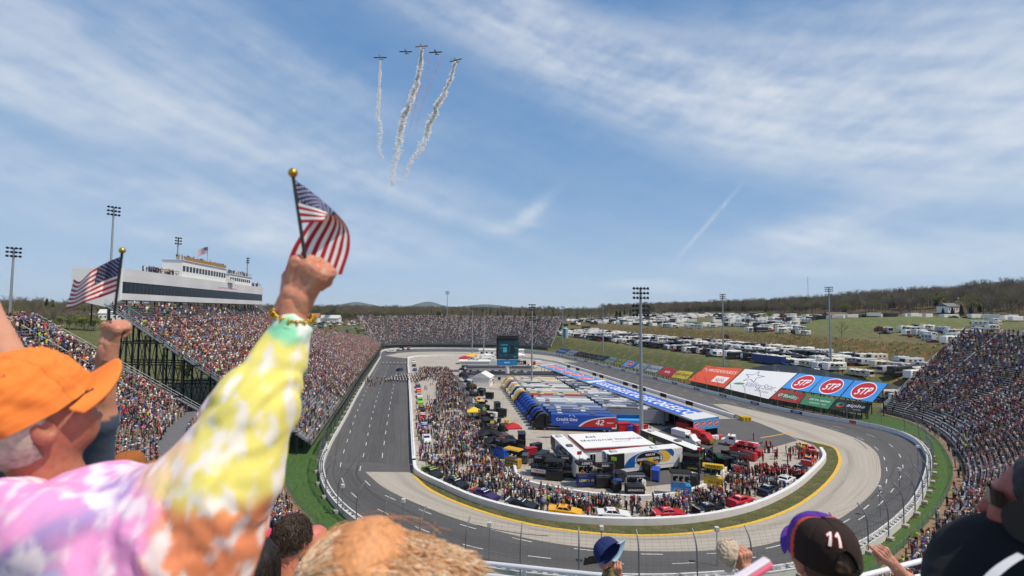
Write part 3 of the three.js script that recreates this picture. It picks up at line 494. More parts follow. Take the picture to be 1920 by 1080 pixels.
// hull between a lower and an upper rectangle (along x, across z)
function hull(x0, x1, w0, y0, u0, u1, w1, y1) {
  const a = [[x0, y0, -w0 / 2], [x1, y0, -w0 / 2], [x1, y0, w0 / 2], [x0, y0, w0 / 2]], b = [[u0, y1, -w1 / 2], [u1, y1, -w1 / 2], [u1, y1, w1 / 2], [u0, y1, w1 / 2]];
  const P = []; const q = (p, r, s, t) => P.push(...p, ...r, ...s, ...p, ...s, ...t);
  for (let i = 0; i < 4; i++) { const j = (i + 1) % 4; q(a[j], a[i], b[i], b[j]); } q(b[3], b[2], b[1], b[0]);
  const g = new THREE.BufferGeometry(); g.setAttribute('position', new THREE.Float32BufferAttribute(P, 3)); g.setAttribute('uv', new THREE.Float32BufferAttribute(new Float32Array(P.length / 3 * 2), 2)); g.computeVertexNormals(); return g;
}
const arch = (cx, r, y) => { const o = []; for (let i = 0; i <= 6; i++) { const a = Math.PI - i / 6 * Math.PI; o.push([cx + Math.cos(a) * r, y + Math.sin(a) * r]); } return o; };
const RC_BODY = extr([[-2.4, 0.2], ...arch(-1.42, 0.42, 0.22), ...arch(1.38, 0.42, 0.22), [2.3, 0.16], [2.42, 0.34], [2.3, 0.62], [1.1, 0.82], [-1.3, 0.9], [-2.35, 0.86], [-2.46, 0.5]], 1.92, 0.1);
const RC_CABIN = hull(-1.55, 1.05, 1.66, 0.82, -0.95, 0.3, 1.24, 1.27), RC_ROOF = rbox(1.3, 0.06, 1.26, 0.03, -0.32, 1.28, 0), RC_HOOD = box(1.15, 0.02, 1.3, 1.55, 0.79, 0, 0, 0, -0.16), RC_SPOIL = box(0.06, 0.24, 1.6, -2.36, 1.0, 0, 0, 0, 0.3), RC_SPLIT = box(0.25, 0.06, 1.8, 2.36, 0.14, 0);
const RC_STRIPE = merge([box(1.7, 0.16, 1.928, 0, 0.3, 0), box(0.7, 0.3, 1.93, -2.02, 0.68, 0)]), RC_DECAL = merge([box(0.5, 0.022, 0.9, 1.65, 0.79, 0, 0, 0, -0.16), box(0.55, 0.16, 1.934, 1.98, 0.52, 0), box(0.35, 0.12, 1.93, -1.98, 0.45, 0), box(0.06, 0.1, 1.3, 0.42, 1.22, 0, 0, 0, 0.55)]);
const RC_PILLAR = merge([-1, 1].flatMap(s => [beam([1.02, 0.83, 0.82 * s], [0.3, 1.27, 0.62 * s], 0.07), beam([-1.52, 0.88, 0.82 * s], [-0.95, 1.27, 0.62 * s], 0.12), beam([-0.28, 0.85, 0.83 * s], [-0.28, 1.27, 0.625 * s], 0.06)]));
const numT = new Map();
function numTex(n, fg, bg) { const k = n + fg + bg; if (!numT.has(k)) numT.set(k, new THREE.MeshStandardMaterial({ roughness: 0.45, map: canvasTex(64, 64, (c, w, h) => { c.fillStyle = bg; c.fillRect(0, 0, w, h); c.fillStyle = fg; c.font = 'italic bold 50px sans-serif'; c.textAlign = 'center'; c.fillText(n, w / 2, 50); }) })); return numT.get(k); }
function raceCar(pos, turn, n, body, accent, num, words) {
  const t = thing('race_car', words, 'race car', pos, turn, 'race cars lined up on pit road');
  mesh('body', RC_BODY, mat(body, 0.3, 0.05), t); const c = mesh('cabin_glass', RC_CABIN, glassM, t); mesh('pillar', RC_PILLAR, mat(body, 0.3, 0.05), t);
  mesh('roof', RC_ROOF, mat(body, 0.3, 0.05), t); mesh('hood_panel', RC_HOOD, mat(accent, 0.35, 0.05), t); mesh('spoiler', RC_SPOIL, mat(accent, 0.4), t); mesh('splitter', RC_SPLIT, blackM, t); mesh('side_stripe', RC_STRIPE, mat(accent, 0.35, 0.05), t); mesh('sponsor_decal', RC_DECAL, mat(num, 0.4), t);
  mesh('roof_number', new THREE.PlaneGeometry(1.1, 1.1).rotateX(-Math.PI / 2).rotateY(Math.PI / 2).translate(-0.32, 1.318, 0), numTex(n, num, body), t);
  for (const s of [-1, 1]) { const p = mesh('door_number', new THREE.PlaneGeometry(0.95, 0.5).translate(0, 0, 0), numTex(n, num, body), t); p.position.set(-0.25, 0.56, s * 0.966); p.rotation.y = s > 0 ? 0 : Math.PI; }
  for (const x of [-1.42, 1.38]) for (const s of [-0.82, 0.82]) wheel(t, x, 0.35, s);
  return t;
}
{
  const N = normals2(INW), specs = [
    [0.985, 'the bright red race car nearest the pit exit end of the curved wall', '#c4202a', '#e8e6e2', '4', '#f2f2ee'], [0.905, 'bright red race car among crew at the right end of pit road', '#b91c27', '#ddd', '24', '#f2e24a'], [0.83, 'black and red race car beside the curved pit wall', '#1a1a1d', '#a3202a', '78', '#e8e6e2'],
    [0.755, 'white race car beside the curved pit wall', '#e2e2df', '#22242a', '20', '#1d1d20'], [0.685, 'dark blue race car parked by the curved pit wall', '#1b2030', '#2c3a6b', '88', '#e8e8e8'], [0.615, 'red race car with number 10 roof beside the curved pit wall', '#c8232b', '#20407c', '10', '#f5f2e8'],
    [0.545, 'black race car with a big white 12', '#1b1b1d', '#e6e4de', '12', '#f2f2f2'], [0.475, 'red and white race car by the curved pit wall', '#c3202b', '#efeeea', '1', '#f2f2f2'], [0.405, 'white race car with black hood by the curved pit wall', '#e4e4e1', '#1c1c1f', '5', '#b3222b'], [0.335, 'yellow race car with red number 18', '#eab02b', '#e9a51f', '18', '#c0202a'],
    [0.265, 'black race car with white stripes beside the curved wall', '#17181a', '#d9d9d5', '41', '#e8e6e2'], [0.2, 'purple race car beside the curved wall', '#3a2858', '#e06a2a', '11', '#f2f2f2'], [0.135, 'black race car near the corner of the pit wall', '#18191b', '#3a3c40', '3', '#e8e8e8'], [0.07, 'black and lime race car at the corner of the pit wall', '#1c1f1c', '#86b53a', '47', '#c8e04a']];
  for (const [f, w, b, a, n, c] of specs) { const i = Math.round(f * 90), q = N[i], s = q[1] < 0 ? 1 : -1; const p = INW[i], r = INW[Math.min(90, i + 1)], r0 = INW[Math.max(0, i - 1)]; raceCar([p[0] + q[0] * s * 2.1, 0.03, p[1] + q[1] * s * 2.1], Math.atan2(-(r[1] - r0[1]), r[0] - r0[0]), n, b, a, c, w); }
  const P = resample(PITL, 200); const left = [[183, '#e8e6e2', '#2c54a8', '16', '#2c54a8', 'white and blue'], [172, '#2b59ad', '#e8e6e2', '43', '#f2f2f2', 'blue'], [161, '#c5242d', '#eee', '15', '#fff', 'red'], [150, '#23252a', '#c9a13a', '2', '#e6c34a', 'black and gold'], [139, '#8cc63a', '#1c1c1f', '13', '#1c1c1f', 'lime green'], [129, '#d3d3d0', '#27408a', '9', '#c3202b', 'silver'], [119, '#e06026', '#f1efe9', '31', '#fff', 'orange'], [109, '#1d2e63', '#d6b53b', '6', '#f2d24a', 'navy'], [58, '#27408a', '#e8e6e2', '22', '#fff', 'royal blue'], [40, '#26272b', '#c43c2c', '95', '#fff', 'charcoal'], [22, '#d9d8d4', '#c3202b', '7', '#1c1c1f', 'off-white']];
  left.forEach(([k, b, a, n, c, w]) => { const p = P[k], q = P[Math.min(199, k + 1)]; raceCar([p[0] + 3.2, 0.03, p[1]], Math.atan2(-(q[1] - P[k - 1][1]), q[0] - P[k - 1][0]), n, b, a, c, `${w} race car beside the straight pit wall`); });
  raceCar([...[64.814,-103.083], 0].length ? [[64.814,-103.083][0], 0.03, [64.814,-103.083][1]] : [0, 0, 0], 1.25, '', '#e2b21f', '#1b1b1d', '#1b1b1d', 'yellow pace car with black stripes standing alone at the pit exit');
  const bt = raceCar([-55.2, 0.03, -229], 1.35, '', '#1c2950', '#24346b', '#fff', 'dark blue car parked on the front straight behind the band');
}
// team transporters: tractor and trailer
const TR_BODY = rbox(16, 2.75, 2.6, 0.06, 0, 2.65, 0), TR_SKIRT = box(13, 0.7, 2.5, 0.5, 0.95, 0), TR_ROOF = box(15.7, 0.05, 2.5, 0, 4.06, 0), TR_UNIT = rbox(1.2, 0.28, 1.1, 0.05, 0, 4.2, 0);
const CAB = extr([[-1.6, 0.6], [1.6, 0.6], [1.75, 1.5], [1.1, 1.75], [0.75, 2.7], [-0.1, 3.7], [-0.9, 3.95], [-1.6, 3.95]], 2.3, 0.2), CAB_GLASS = box(0.06, 0.85, 1.9, 0.98, 2.2, 0, 0, 0, 0.34), SLEEPER = rbox(1.5, 3.1, 2.3, 0.3, -2.2, 2.3, 0);
function transporter(pos, turn, col, roof, cab, label, opt = {}) {
  const t = thing('team_transporter', label, 'truck', pos, turn, 'team transporters parked side by side');
  mesh('trailer', TR_BODY, opt.side || mat(col, 0.35, 0.1), t); mesh('skirt', TR_SKIRT, mat(opt.skirt || col, 0.4), t);
  mesh('roof', TR_ROOF, mat(roof, 0.6), t);
  const bands = opt.bands || [[pick(['#c9c9c6', '#3b3d42', '#8d9196', '#d9d4c4', roof]), rr(-4, 2), rr(2, 5)]];
  for (const [c, x, w] of bands) mesh('roof_panel', box(w, 0.04, 2.3, x, 4.105, 0), mat(c, 0.6), t);
  for (const x of [-5.5, 1.5]) { const u = mesh('roof_unit', TR_UNIT, mat(pick(['#b6b8b8', '#5b5d60', '#d8d8d4']), 0.6), t); u.position.x = x + rr(-1, 1); }
  for (const x of [5.2, 6.5]) for (const s of [-1.05, 1.05]) wheel(t, x, 0.5, s, true);
  if (cab) { const c = mesh('cab', merge([CAB.clone().rotateY(Math.PI), SLEEPER.clone().rotateY(Math.PI).translate(-0.6, 0, 0)]), mat(cab, 0.3, 0.1), t); c.position.set(-11, 0, 0); mesh('windshield', CAB_GLASS.clone().rotateY(Math.PI), glassM, c); for (const x of [-12.2, -9.6]) for (const s of [-0.95, 0.95]) wheel(t, x, 0.5, s, true); }
  return t;
}
const stpLogo = (c, x, y, s) => { c.save(); c.translate(x, y); c.scale(s, s); c.fillStyle = '#f4f2ee'; c.beginPath(); c.ellipse(0, 0, 62, 42, 0, 0, 7); c.fill(); c.fillStyle = '#c22530'; c.beginPath(); c.ellipse(0, 0, 58, 38, 0, 0, 7); c.fill(); c.fillStyle = '#f4f2ee'; c.font = 'italic bold 46px sans-serif'; c.textAlign = 'center'; c.textBaseline = 'middle'; c.save(); c.transform(1, -0.12, 0, 1, 0, 0); c.fillText('STP', 0, 3); c.restore(); c.restore(); };
{
  const sideT = canvasTex(1024, 180, (c, w, h) => { c.fillStyle = '#1d4fb4'; c.fillRect(0, 0, w, h); c.fillStyle = '#e9e7e2'; c.beginPath(); c.moveTo(430, h); c.bezierCurveTo(520, 70, 700, 20, w, 6); c.lineTo(w, h); c.fill(); c.fillStyle = '#c32430'; c.beginPath(); c.moveTo(470, h); c.bezierCurveTo(560, 84, 720, 38, w, 24); c.lineTo(w, h); c.fill(); c.fillStyle = '#f4f3ef'; c.font = 'bold 66px sans-serif'; c.fillText('Credit One', 80, 96); c.font = '28px sans-serif'; c.fillText('B A N K', 190, 134); c.strokeStyle = '#f4f3ef'; c.lineWidth = 9; c.beginPath(); c.arc(330, 40, 46, 3.6, 6.1); c.stroke(); c.font = 'italic bold 120px sans-serif'; c.fillText('42', 700, 150); c.font = 'bold 30px sans-serif'; c.fillText('TARGET', 880, 120); });
  // box sides carry the print on the long faces
  const boxUV = g => { const p = g.attributes.position, uv = g.attributes.uv, n = g.attributes.normal; for (let i = 0; i < p.count; i++) { const s = n.getZ(i) >= 0 ? 1 : -1; uv.setXY(i, s > 0 ? (p.getX(i) + 8) / 16 : (8 - p.getX(i)) / 16, (p.getY(i) - 1.27) / 2.76); } return g; };
  boxUV(TR_BODY);
  const cols = [['#1d4fb4', '#25509f', '#10131c'], ['#24407f', '#3a5184', '#18191c'], ['#1f3f92', '#59698a', '#1c3f9b'], ['#2c52a6', '#8d97a6', '#17181b'], ['#8fa0b8', '#5a6a88', '#2047a3'], ['#d4d6d8', '#b9bdc2', '#2350ae'], ['#e4e3df', '#c9cacb', '#1e49a8'], ['#d7d6d2', '#97999b', '#2352b4'], ['#8d2029', '#9d2a30', '#1c3d93'], ['#c9b25a', '#b8aa74', '#1d2a55'], ['#c4c4c2', '#a9aaab', '#e2b429'], ['#e2e2de', '#c7c5c0', '#e9e8e4'], ['#3b3d42', '#77797c', '#24262b'], ['#d8d7d3', '#cfcdc6', '#e6e5e1'], ['#dcdbd6', '#bdbcb8', '#e2b32a'], ['#b9baba', '#8f9193', '#efeeea'], ['#cfcdc8', '#b9ab87', '#5a3a86'], ['#e0dfda', '#d3c8ad', '#e6b62d'], ['#d9d4c6', '#c8b07d', '#eceae5'], ['#c9a45a', '#cfc6b3', '#e2b02a']];
  cols.forEach(([a, b, c], k) => {
    const z = -117.3 - k * 3.35, x = 18.2 - k * 0.48;
    transporter([x, 0.02, z], -0.1, a, b, c, k === 0 ? 'blue and red transporter with a white 42, nearest of the transporter row' : `${['blue', 'navy', 'royal blue', 'mid blue', 'blue-grey', 'silver', 'white', 'pale', 'maroon', 'gold', 'grey', 'white', 'charcoal', 'pale', 'pale', 'grey', 'pale', 'cream', 'cream', 'tan'][k]} transporter, ${ORD[k]} in the row from the near end, with ${['black', 'black', 'blue', 'black', 'blue', 'blue', 'blue', 'blue', 'blue', 'navy', 'yellow', 'white', 'charcoal', 'white', 'yellow', 'white', 'purple', 'yellow', 'white', 'yellow'][k]} cab`, k === 0 ? { side: new THREE.MeshStandardMaterial({ map: sideT, roughness: 0.4 }), skirt: '#1b3f94' } : {});
    if (k > 1) transporter([x + 16.6, 0.02, z - 0.6], -0.1, pick(['#d5d4d0', '#2d2f34', '#2a4c9a', '#8f9296', '#33363b']), pick(['#b6b7b8', '#4a4c51', '#6f7b8c', '#8d8f92', '#34363a', '#c9c7c2']), null, `cabless trailer ${ORD[k - 2]} from the near end of the right-hand trailer column`);
  });
  // far group
  for (let k = 0; k < 9; k++) transporter([-13 + k * 0.3, 0.02, -243 - k * 3.4], -0.06, pick(['#d9d8d4', '#c9c7c1']), pick(['#d3d1cb', '#c2b9a4', '#b7b8b8']), k % 2 ? pick(['#e2b32a', '#e8e7e3', '#8d2029', '#2a51a9']) : null, `pale transporter ${ORD[k]} from the near end of the group beyond the scoreboard column`);
  // series trailers by the care centre
  const cw = canvasTex(1024, 180, (c, w, h) => { c.fillStyle = '#e8e7e3'; c.fillRect(0, 0, w, h); c.fillStyle = '#17181b'; c.fillRect(0, 0, 210, h); c.fillStyle = '#1d5ba0'; c.beginPath(); c.moveTo(200, h); c.quadraticCurveTo(250, 0, 620, 0); c.lineTo(860, 0); c.quadraticCurveTo(930, 40, 880, 100); c.quadraticCurveTo(800, 10, 560, 40); c.quadraticCurveTo(330, 70, 350, h); c.fill(); c.fillStyle = '#e6bd48'; c.beginPath(); c.ellipse(740, 80, 110, 70, 0.2, 0, 7); c.fill(); c.fillStyle = '#2d74bb'; c.beginPath(); c.ellipse(540, 95, 200, 98, 0, 0, 7); c.fill(); c.fillStyle = '#e8e7e3'; c.beginPath(); c.ellipse(540, 98, 186, 90, 0, 0, 7); c.fill(); c.fillStyle = '#15161a'; c.beginPath(); c.ellipse(540, 98, 178, 86, 0, 0, 7); c.fill(); c.fillStyle = '#e8a72e'; c.fillRect(420, 128, 250, 40); c.fillStyle = '#f4f3ef'; c.textAlign = 'center'; c.font = 'bold 44px sans-serif'; c.fillText('CAMPING WORLD', 540, 112); c.font = 'italic bold 34px sans-serif'; c.fillText('NASCAR', 560, 58); c.fillStyle = '#15161a'; c.fillText('TRUCK SERIES', 540, 160); });
  const cwm = new THREE.MeshStandardMaterial({ map: cw, roughness: 0.4 });
  const a = transporter([25.0, 0.02, -88.3], 0.31, '#e8e7e3', '#e3e2de', null, 'white trailer printed with blue and yellow swirls in front of the care centre', { side: cwm, bands: [] });
  const b = transporter([11.2, 0.02, -90.2], -1.37, '#e8e7e3', '#e0dfdb', null, 'white trailer with round swirl print standing left of the care centre', { side: cwm, bands: [] });
  const mt = canvasTex(512, 90, (c, w, h) => { c.fillStyle = '#17181a'; c.fillRect(0, 0, w, h); c.fillStyle = '#8cc63f'; for (const i of [0, 1, 2]) c.fillRect(90 + i * 15, 18 + (i % 2) * 6, 8, 56); c.fillStyle = '#d7d7d3'; c.font = 'bold 34px sans-serif'; c.fillText('MONSTER', 160, 58); });
  transporter([32.8, 0.02, -95.6], -1.18, '#17181a', '#e4e3df', null, 'black trailer with green claw mark and white roof right of the care centre', { side: new THREE.MeshStandardMaterial({ map: mt, roughness: 0.4 }), bands: [] });
}
// care centre with lettered roof
{
  const t = thing('care_centre', 'white infield care centre with blue lettering on its flat roof and red trim', 'building', [20.3, 0, -95.2], 0.2);
  mesh('wall', box(14.4, 3.6, 9.6, 0, 1.8, 0), whiteM, t);
  mesh('trim', box(14.7, 0.42, 9.9, 0, 3.62, 0), mat('#b3232b', 0.6), t);
  const rt = canvasTex(1024, 640, (c, w, h) => { c.fillStyle = '#e6e5e2'; c.fillRect(0, 0, w, h); c.fillStyle = '#1d2a48'; c.font = '150px sans-serif'; c.font = 'bold 120px sans-serif'; c.fillText('AH', 190, 220); c.font = 'bold 104px sans-serif'; c.fillText('Memorial Hospital', 60, 370); c.font = '44px sans-serif'; c.fillText('of Martinsville', 480, 450); c.strokeStyle = '#8f959e'; c.lineWidth = 3; c.beginPath(); c.moveTo(440, 210); c.lineTo(480, 130); c.lineTo(560, 210); c.stroke(); c.fillStyle = '#c3c4c4'; c.fillRect(w / 2 - 3, 0, 5, h); });
  const rg = box(14.7, 0.14, 9.9, 0, 3.91, 0); mesh('roof', rg, new THREE.MeshStandardMaterial({ map: rt, roughness: 0.7 }), t);
  mesh('canopy', box(4.4, 0.2, 1.6, 0.6, 3.3, 5.7), mat('#4a4c50', 0.7), t); mesh('canopy_fascia', box(4.6, 0.5, 0.1, 0.6, 3.15, 6.55), whiteM, t);
  for (const x of [-5.6, -2.4, 3.6, 5.4]) { const w = mesh('window', box(1, 1.4, 0.06, x, 2.0, 4.83), glassM, t); mesh('window_frame', merge([box(1.15, 0.08, 0.08, x, 2.74, 4.84), box(1.15, 0.08, 0.08, x, 1.26, 4.84), box(0.05, 1.4, 0.08, x, 2.0, 4.85)]), whiteM, w); }
}
// pit boxes: cabinet below, seats and roof above
const PB_CAB = rbox(3.6, 1.7, 1.7, 0.12, 0, 1.05, 0), PB_POST = merge([[-1.6, -0.75], [1.6, -0.75], [-1.6, 0.75], [1.6, 0.75]].map(([x, z]) => bar([x, 1.8, z], [x, 3.75, z], 0.04, 0.04, 5))), PB_ROOF = hull(-2.1, 2.1, 2.3, 3.75, -1.9, 1.9, 1.9, 3.98), PB_SEAT = merge([-1.1, 0, 1.1].flatMap(x => [box(0.55, 0.08, 0.5, x, 2.35, -0.1), box(0.55, 0.6, 0.08, x, 2.65, -0.38)])), PB_RAIL = merge([bar([-1.6, 2.6, 0.78], [1.6, 2.6, 0.78], 0.03), bar([-1.6, 2.2, 0.78], [1.6, 2.2, 0.78], 0.03)]), PB_SCREEN = merge([-1, 0, 1].map(x => box(0.7, 0.42, 0.06, x, 3.1, 0.6))), PB_SIGN = new THREE.PlaneGeometry(3.3, 0.75), PB_RSIGN = box(3.4, 0.7, 0.08, 0, 3.95, 1.16);
function sign(txt, fg, bg, w = 256, h = 64, f = 'bold 46px sans-serif') { return new THREE.MeshStandardMaterial({ roughness: 0.55, map: canvasTex(w, h, (c) => { c.fillStyle = bg; c.fillRect(0, 0, w, h); c.fillStyle = fg; c.font = f; c.textAlign = 'center'; c.textBaseline = 'middle'; c.fillText(txt, w / 2, h / 2); }) }); }
const stpSign = new THREE.MeshStandardMaterial({ roughness: 0.5, map: canvasTex(256, 64, (c, w, h) => { c.fillStyle = '#3d9fdc'; c.fillRect(0, 0, w, h); stpLogo(c, 64, 32, 0.62); stpLogo(c, 192, 32, 0.62); }) });
const landmarks = [];
function pitBox(p, turn, col, roof, s1, s2, label, h = 0.85) {
  const t = thing('pit_box', label, 'pit box', [p[0], 0.03, p[1]], turn, 'pit boxes along pit road'); t.scale.set(0.85, h, 0.85);
  mesh('cabinet', PB_CAB, mat(col, 0.4), t); mesh('post', PB_POST, mat('#3a3c3f', 0.5, 0.5), t); mesh('roof', PB_ROOF, mat(roof, 0.8), t); mesh('seat', PB_SEAT, blackM, t); mesh('rail', PB_RAIL, steel, t); mesh('monitor', PB_SCREEN, mat('#1b2128', 0.2), t);
  if (s1) { const g = mesh('cabinet_sign', PB_SIGN, s1, t); g.position.set(0, 1.15, 0.857); }
  if (s2) mesh('roof_sign', PB_RSIGN, s2, t);
  landmarks.push([p[0], p[1], label.split(' ').slice(0, 6).join(' ')]);
  return t;
}
{
  const lowes = sign('LOWE\'S', '#e9e9ee', '#191b22'), l48 = sign('LOWE\'S  48', '#dfe56a', '#1c2c6b'), wsign = sign('M&M', '#e8e8e8', '#1a1b1e'), mile = sign('HENDRICK', '#e8e8ec', '#15161a'), hs = sign('TOYOTA', '#c3202b', '#efeeea'), fed = sign('GOODYEAR', '#e8d24a', '#1b2c63'), dol = sign('DOLLAR', '#2a2a2a', '#e2b52b');
  pitBox([12.914,-80.383], 0.12, '#1c2c6b', '#16171a', l48, lowes, 'navy pit box with yellow 48 and a white-lettered black roof', 1.05);
  pitBox([16.038,-79.971], 0.05, '#17181b', '#141517', null, wsign, 'black pit box next to the navy 48 pit box', 1.0);
  pitBox([20.404,-76.874], 0.0, '#18191c', '#1d2027', mile, sign('NATIONWIDE', '#e8e8ec', '#1a2133'), 'black pit box with a black roof left of the sky-blue one');
  pitBox([27.915,-76.589], -0.16, '#2d8bd0', '#17181a', stpSign, null, 'sky-blue pit box with round red emblems under a black roof', 1.0);
  pitBox([34.893,-80.364], -0.35, '#e0b51f', '#caa21c', dol, sign('STANLEY', '#1a1a1a', '#e6c02a'), 'bright yellow pit box by the pit stall wall', 0.95);
  pitBox([34.086,-87.633], -0.3, '#1b1d21', '#17181b', sign('AARON', '#e8d24a', '#1b1d21'), null, 'black pit box behind the bright yellow pit box');
  pitBox([37.342,-90.649], -0.35, '#222a44', '#1b1d22', null, sign('SPRINT', '#e8e8ec', '#1c2436'), 'dark blue pit box behind the yellow one');
  pitBox([43.481,-88.42], -0.7, '#1a1b1e', '#151618', sign('AXALTA', '#c3202b', '#efeeea'), null, 'black pit box with a white and red sign near the pit exit');
  pitBox([48.699,-95.403], -0.9, '#b81f29', '#c8242d', null, sign('3M', '#efeeea', '#c8242d'), 'red-roofed pit box nearest the pit exit');
  const px = [[-22.193,-212.242], [-19.007,-194.977], [-16.077,-177.888], [-13.811,-163.565], [-12.161,-150.516], [-9.744,-138.715], [-8.208,-129.893], [-7.276,-122.123], [-6.001,-114.261], [-4.286,-107.813], [-3.196,-101.274], [-1.913,-95.844], [0.481,-89.783], [5.336,-85.32], [7.869,-83.26], [9.989,-85.153]];
  const cc = ['#1a1b1e', '#2a2c31', '#1c2436', '#16171a', '#d9d8d4', '#17181b', '#8d1f28', '#15161a', '#1a1b1e', '#17181b', '#23252a', '#1d4fb4', '#b8902a', '#17181b', '#16171a', '#1c1d20'], rc = ['#16171a', '#1b1c20', '#b9babb', '#15161a', '#1c1d20', '#e2c02c', '#16171a', '#141518', '#17181b', '#18191c', '#15161a', '#16171a', '#c49a2c', '#141517', '#151619', '#17181a'];
  const wn = ['black', 'charcoal', 'dark blue', 'black', 'white', 'black yellow-roofed', 'maroon', 'black', 'black', 'black', 'charcoal', 'blue', 'gold', 'black', 'black', 'black'];
  px.forEach((p, i) => pitBox(p, -1.25 + sst(8, 15, i) * 1.1, cc[i], rc[i], i % 3 === 0 ? fed : i % 3 === 1 ? hs : null, i % 2 ? wsign : null, `${wn[i]} pit box, ${['first', 'second', 'third', 'fourth', 'fifth', 'sixth', 'seventh', 'eighth', 'ninth', 'tenth', 'eleventh', 'twelfth', 'thirteenth', 'fourteenth', 'fifteenth', 'sixteenth'][i]} from the far end of the left pit line`, 0.9));
}
// canopies and carts
function tent(pos, w, d, h, col, label, turn = 0) {
  const t = thing('canopy_tent', label, 'tent', pos, turn);
  const g = new THREE.ConeGeometry(Math.SQRT1_2, 1, 4, 1, true).rotateY(Math.PI / 4).scale(w, h * 0.4, d).translate(0, h * 1.2, 0).toNonIndexed(); g.computeVertexNormals();
  mesh('roof', g, mat(col, 0.8), t); mesh('valance', merge([box(w, 0.25, 0.03, 0, h - 0.12, d / 2), box(w, 0.25, 0.03, 0, h - 0.12, -d / 2), box(0.03, 0.25, d, w / 2, h - 0.12, 0), box(0.03, 0.25, d, -w / 2, h - 0.12, 0)]), mat(col, 0.8), t);
  for (const [x, z] of [[-1, -1], [1, -1], [-1, 1], [1, 1]]) mesh('leg', bar([x * w * 0.48, 0, z * d * 0.48], [x * w * 0.48, h, z * d * 0.48], 0.04, 0.04, 5), steel, t);
  return t;
}
{
  const P = (a, y = 0.03) => [a[0], y, a[1]];
  tent(P([0.535,-109.731]), 3.6, 3.4, 2.7, '#b8232c', 'red canopy tent beside the transporter cabs', 0.2);
  tent(P([-10.129,-126.107]), 3.6, 3, 2.8, '#e6c433', 'yellow canopy tent over a pit stall', 0.1);
  tent(P([-3.655,-98.273]), 3.4, 3.2, 2.6, '#16171a', 'black canopy tent left of the lettered trailer', 0.3);
  tent(P([-5.313,-103.988]), 3.6, 3.2, 2.6, '#17181b', 'black canopy tent in the left pit line', 0.3);
  tent(P([6.391,-86.443]), 3.6, 3.2, 2.6, '#141517', 'black canopy tent before the round swirl trailer', 0.1);
  tent(P([-5.216,-114.284]), 3.4, 3.2, 2.6, '#1b1c1f', 'black canopy tent by the access lane', 0.2);
  tent(P([20.453,-198.502]), 6, 13, 3.2, '#e8e7e3', 'white canopy tent left of the pit canopy', 0.25);
  tent(P([-23.218,-272.062]), 9, 8, 3.4, '#e2b33a', 'yellow tent in the far infield', 0.1); tent(P([-26.17,-260.925]), 7, 7, 3.2, '#a6232c', 'dark red tent in the far infield', 0.1); tent(P([1.967,-279.746]), 12, 9, 3.6, '#e9e8e4', 'broad white tent behind the scoreboard', 0.1); tent(P([-14.768,-272.674]), 11, 8, 3.4, '#e6e4de', 'white tent in the far infield', 0.1);
  // tool carts and boxes
  const cartG = merge([rbox(1.9, 1.3, 1, 0.06, 0, 0.85, 0), box(2, 0.06, 1.1, 0, 1.53, 0)]), cw = tyreG(0.16, 0.1);
  const cart = (p, c, label, turn = rr(0, 3), s = 1) => { const t = thing('tool_cart', label, 'cart', P(p), turn, 'tool carts about the infield'); t.scale.setScalar(s); mesh('cabinet', cartG, mat(c, 0.4), t); for (const [x, z] of [[-0.7, -0.4], [0.7, -0.4], [-0.7, 0.4], [0.7, 0.4]]) { const w = mesh('castor', cw, tyreM, t); w.position.set(x, 0.16, z); } };
  const spots = [[1290, 806, '#17181b', 2.2], [1283, 812, '#c0222c', 1.7], [1232, 778, '#dcb022', 1.2], [1205, 768, '#e2e1dd', 1.4], [1185, 760, '#1a1b1e', 1.8], [1150, 747, '#15161a', 1.6], [1115, 735, '#2a3450', 1], [1098, 727, '#9d2029', 1.1], [1170, 800, '#b9212b', 1.6], [1188, 805, '#1d4fae', 1.4], [1200, 806, '#b9212b', 1.6], [1125, 760, '#18191c', 1.8], [1118, 766, '#141518', 1.8], [1126, 772, '#17181b', 1.8], [1085, 730, '#1a1b1e', 1.6], [905, 742, '#17181b', 1.4], [918, 748, '#15161a', 1.4], [932, 770, '#1b1c20', 1.6], [940, 782, '#16171a', 1.5], [950, 798, '#e0b024', 1], [973, 848, '#17181b', 1.4], [995, 858, '#a3222b', 1.3], [1005, 850, '#17181b', 1.3], [985, 868, '#4b4d52', 1.1], [1018, 872, '#15161a', 1.6], [940, 838, '#a8222b', 1.2], [955, 846, '#17181a', 1.5], [978, 832, '#16171a', 1.6], [1230, 900, '#2b52b4', 1.3], [1215, 890, '#17181b', 1.4], [1160, 905, '#2c2e33', 1.2], [1150, 900, '#4a2c78', 1], [1362, 880, '#17181a', 1.4], [1352, 865, '#a3222b', 1.2], [1080, 893, '#2a52b0', 1.1], [1068, 885, '#cfcfcb', 1]];
  const spotsG = [[45.273,-118.878], [43.14,-115.739], [42.668,-135.641], [40.505,-142.811], [38.878,-149.134], [35.432,-160.692], [31.193,-173.068], [29.323,-182.51], [28.037,-115.284], [30.041,-113.873], [31.484,-113.433], [28.513,-148.731], [26.413,-143.825], [26.866,-139.323], [26.03,-178.661], [-10.057,-163.727], [-7.328,-157.942], [-4.197,-139.653], [-2.724,-131.373], [-1.108,-121.76], [1.754,-99.144], [4.105,-95.652], [5.349,-98.505], [2.913,-92.32], [6.315,-91.144], [-2.074,-102.87], [-0.291,-99.833], [2.455,-105.438], [26.034,-83.654], [25.393,-86.316], [19.024,-82.229], [18.365,-83.488], [41.38,-89.542], [42.504,-94.253], [11.938,-85.196], [11.048,-87.393]];
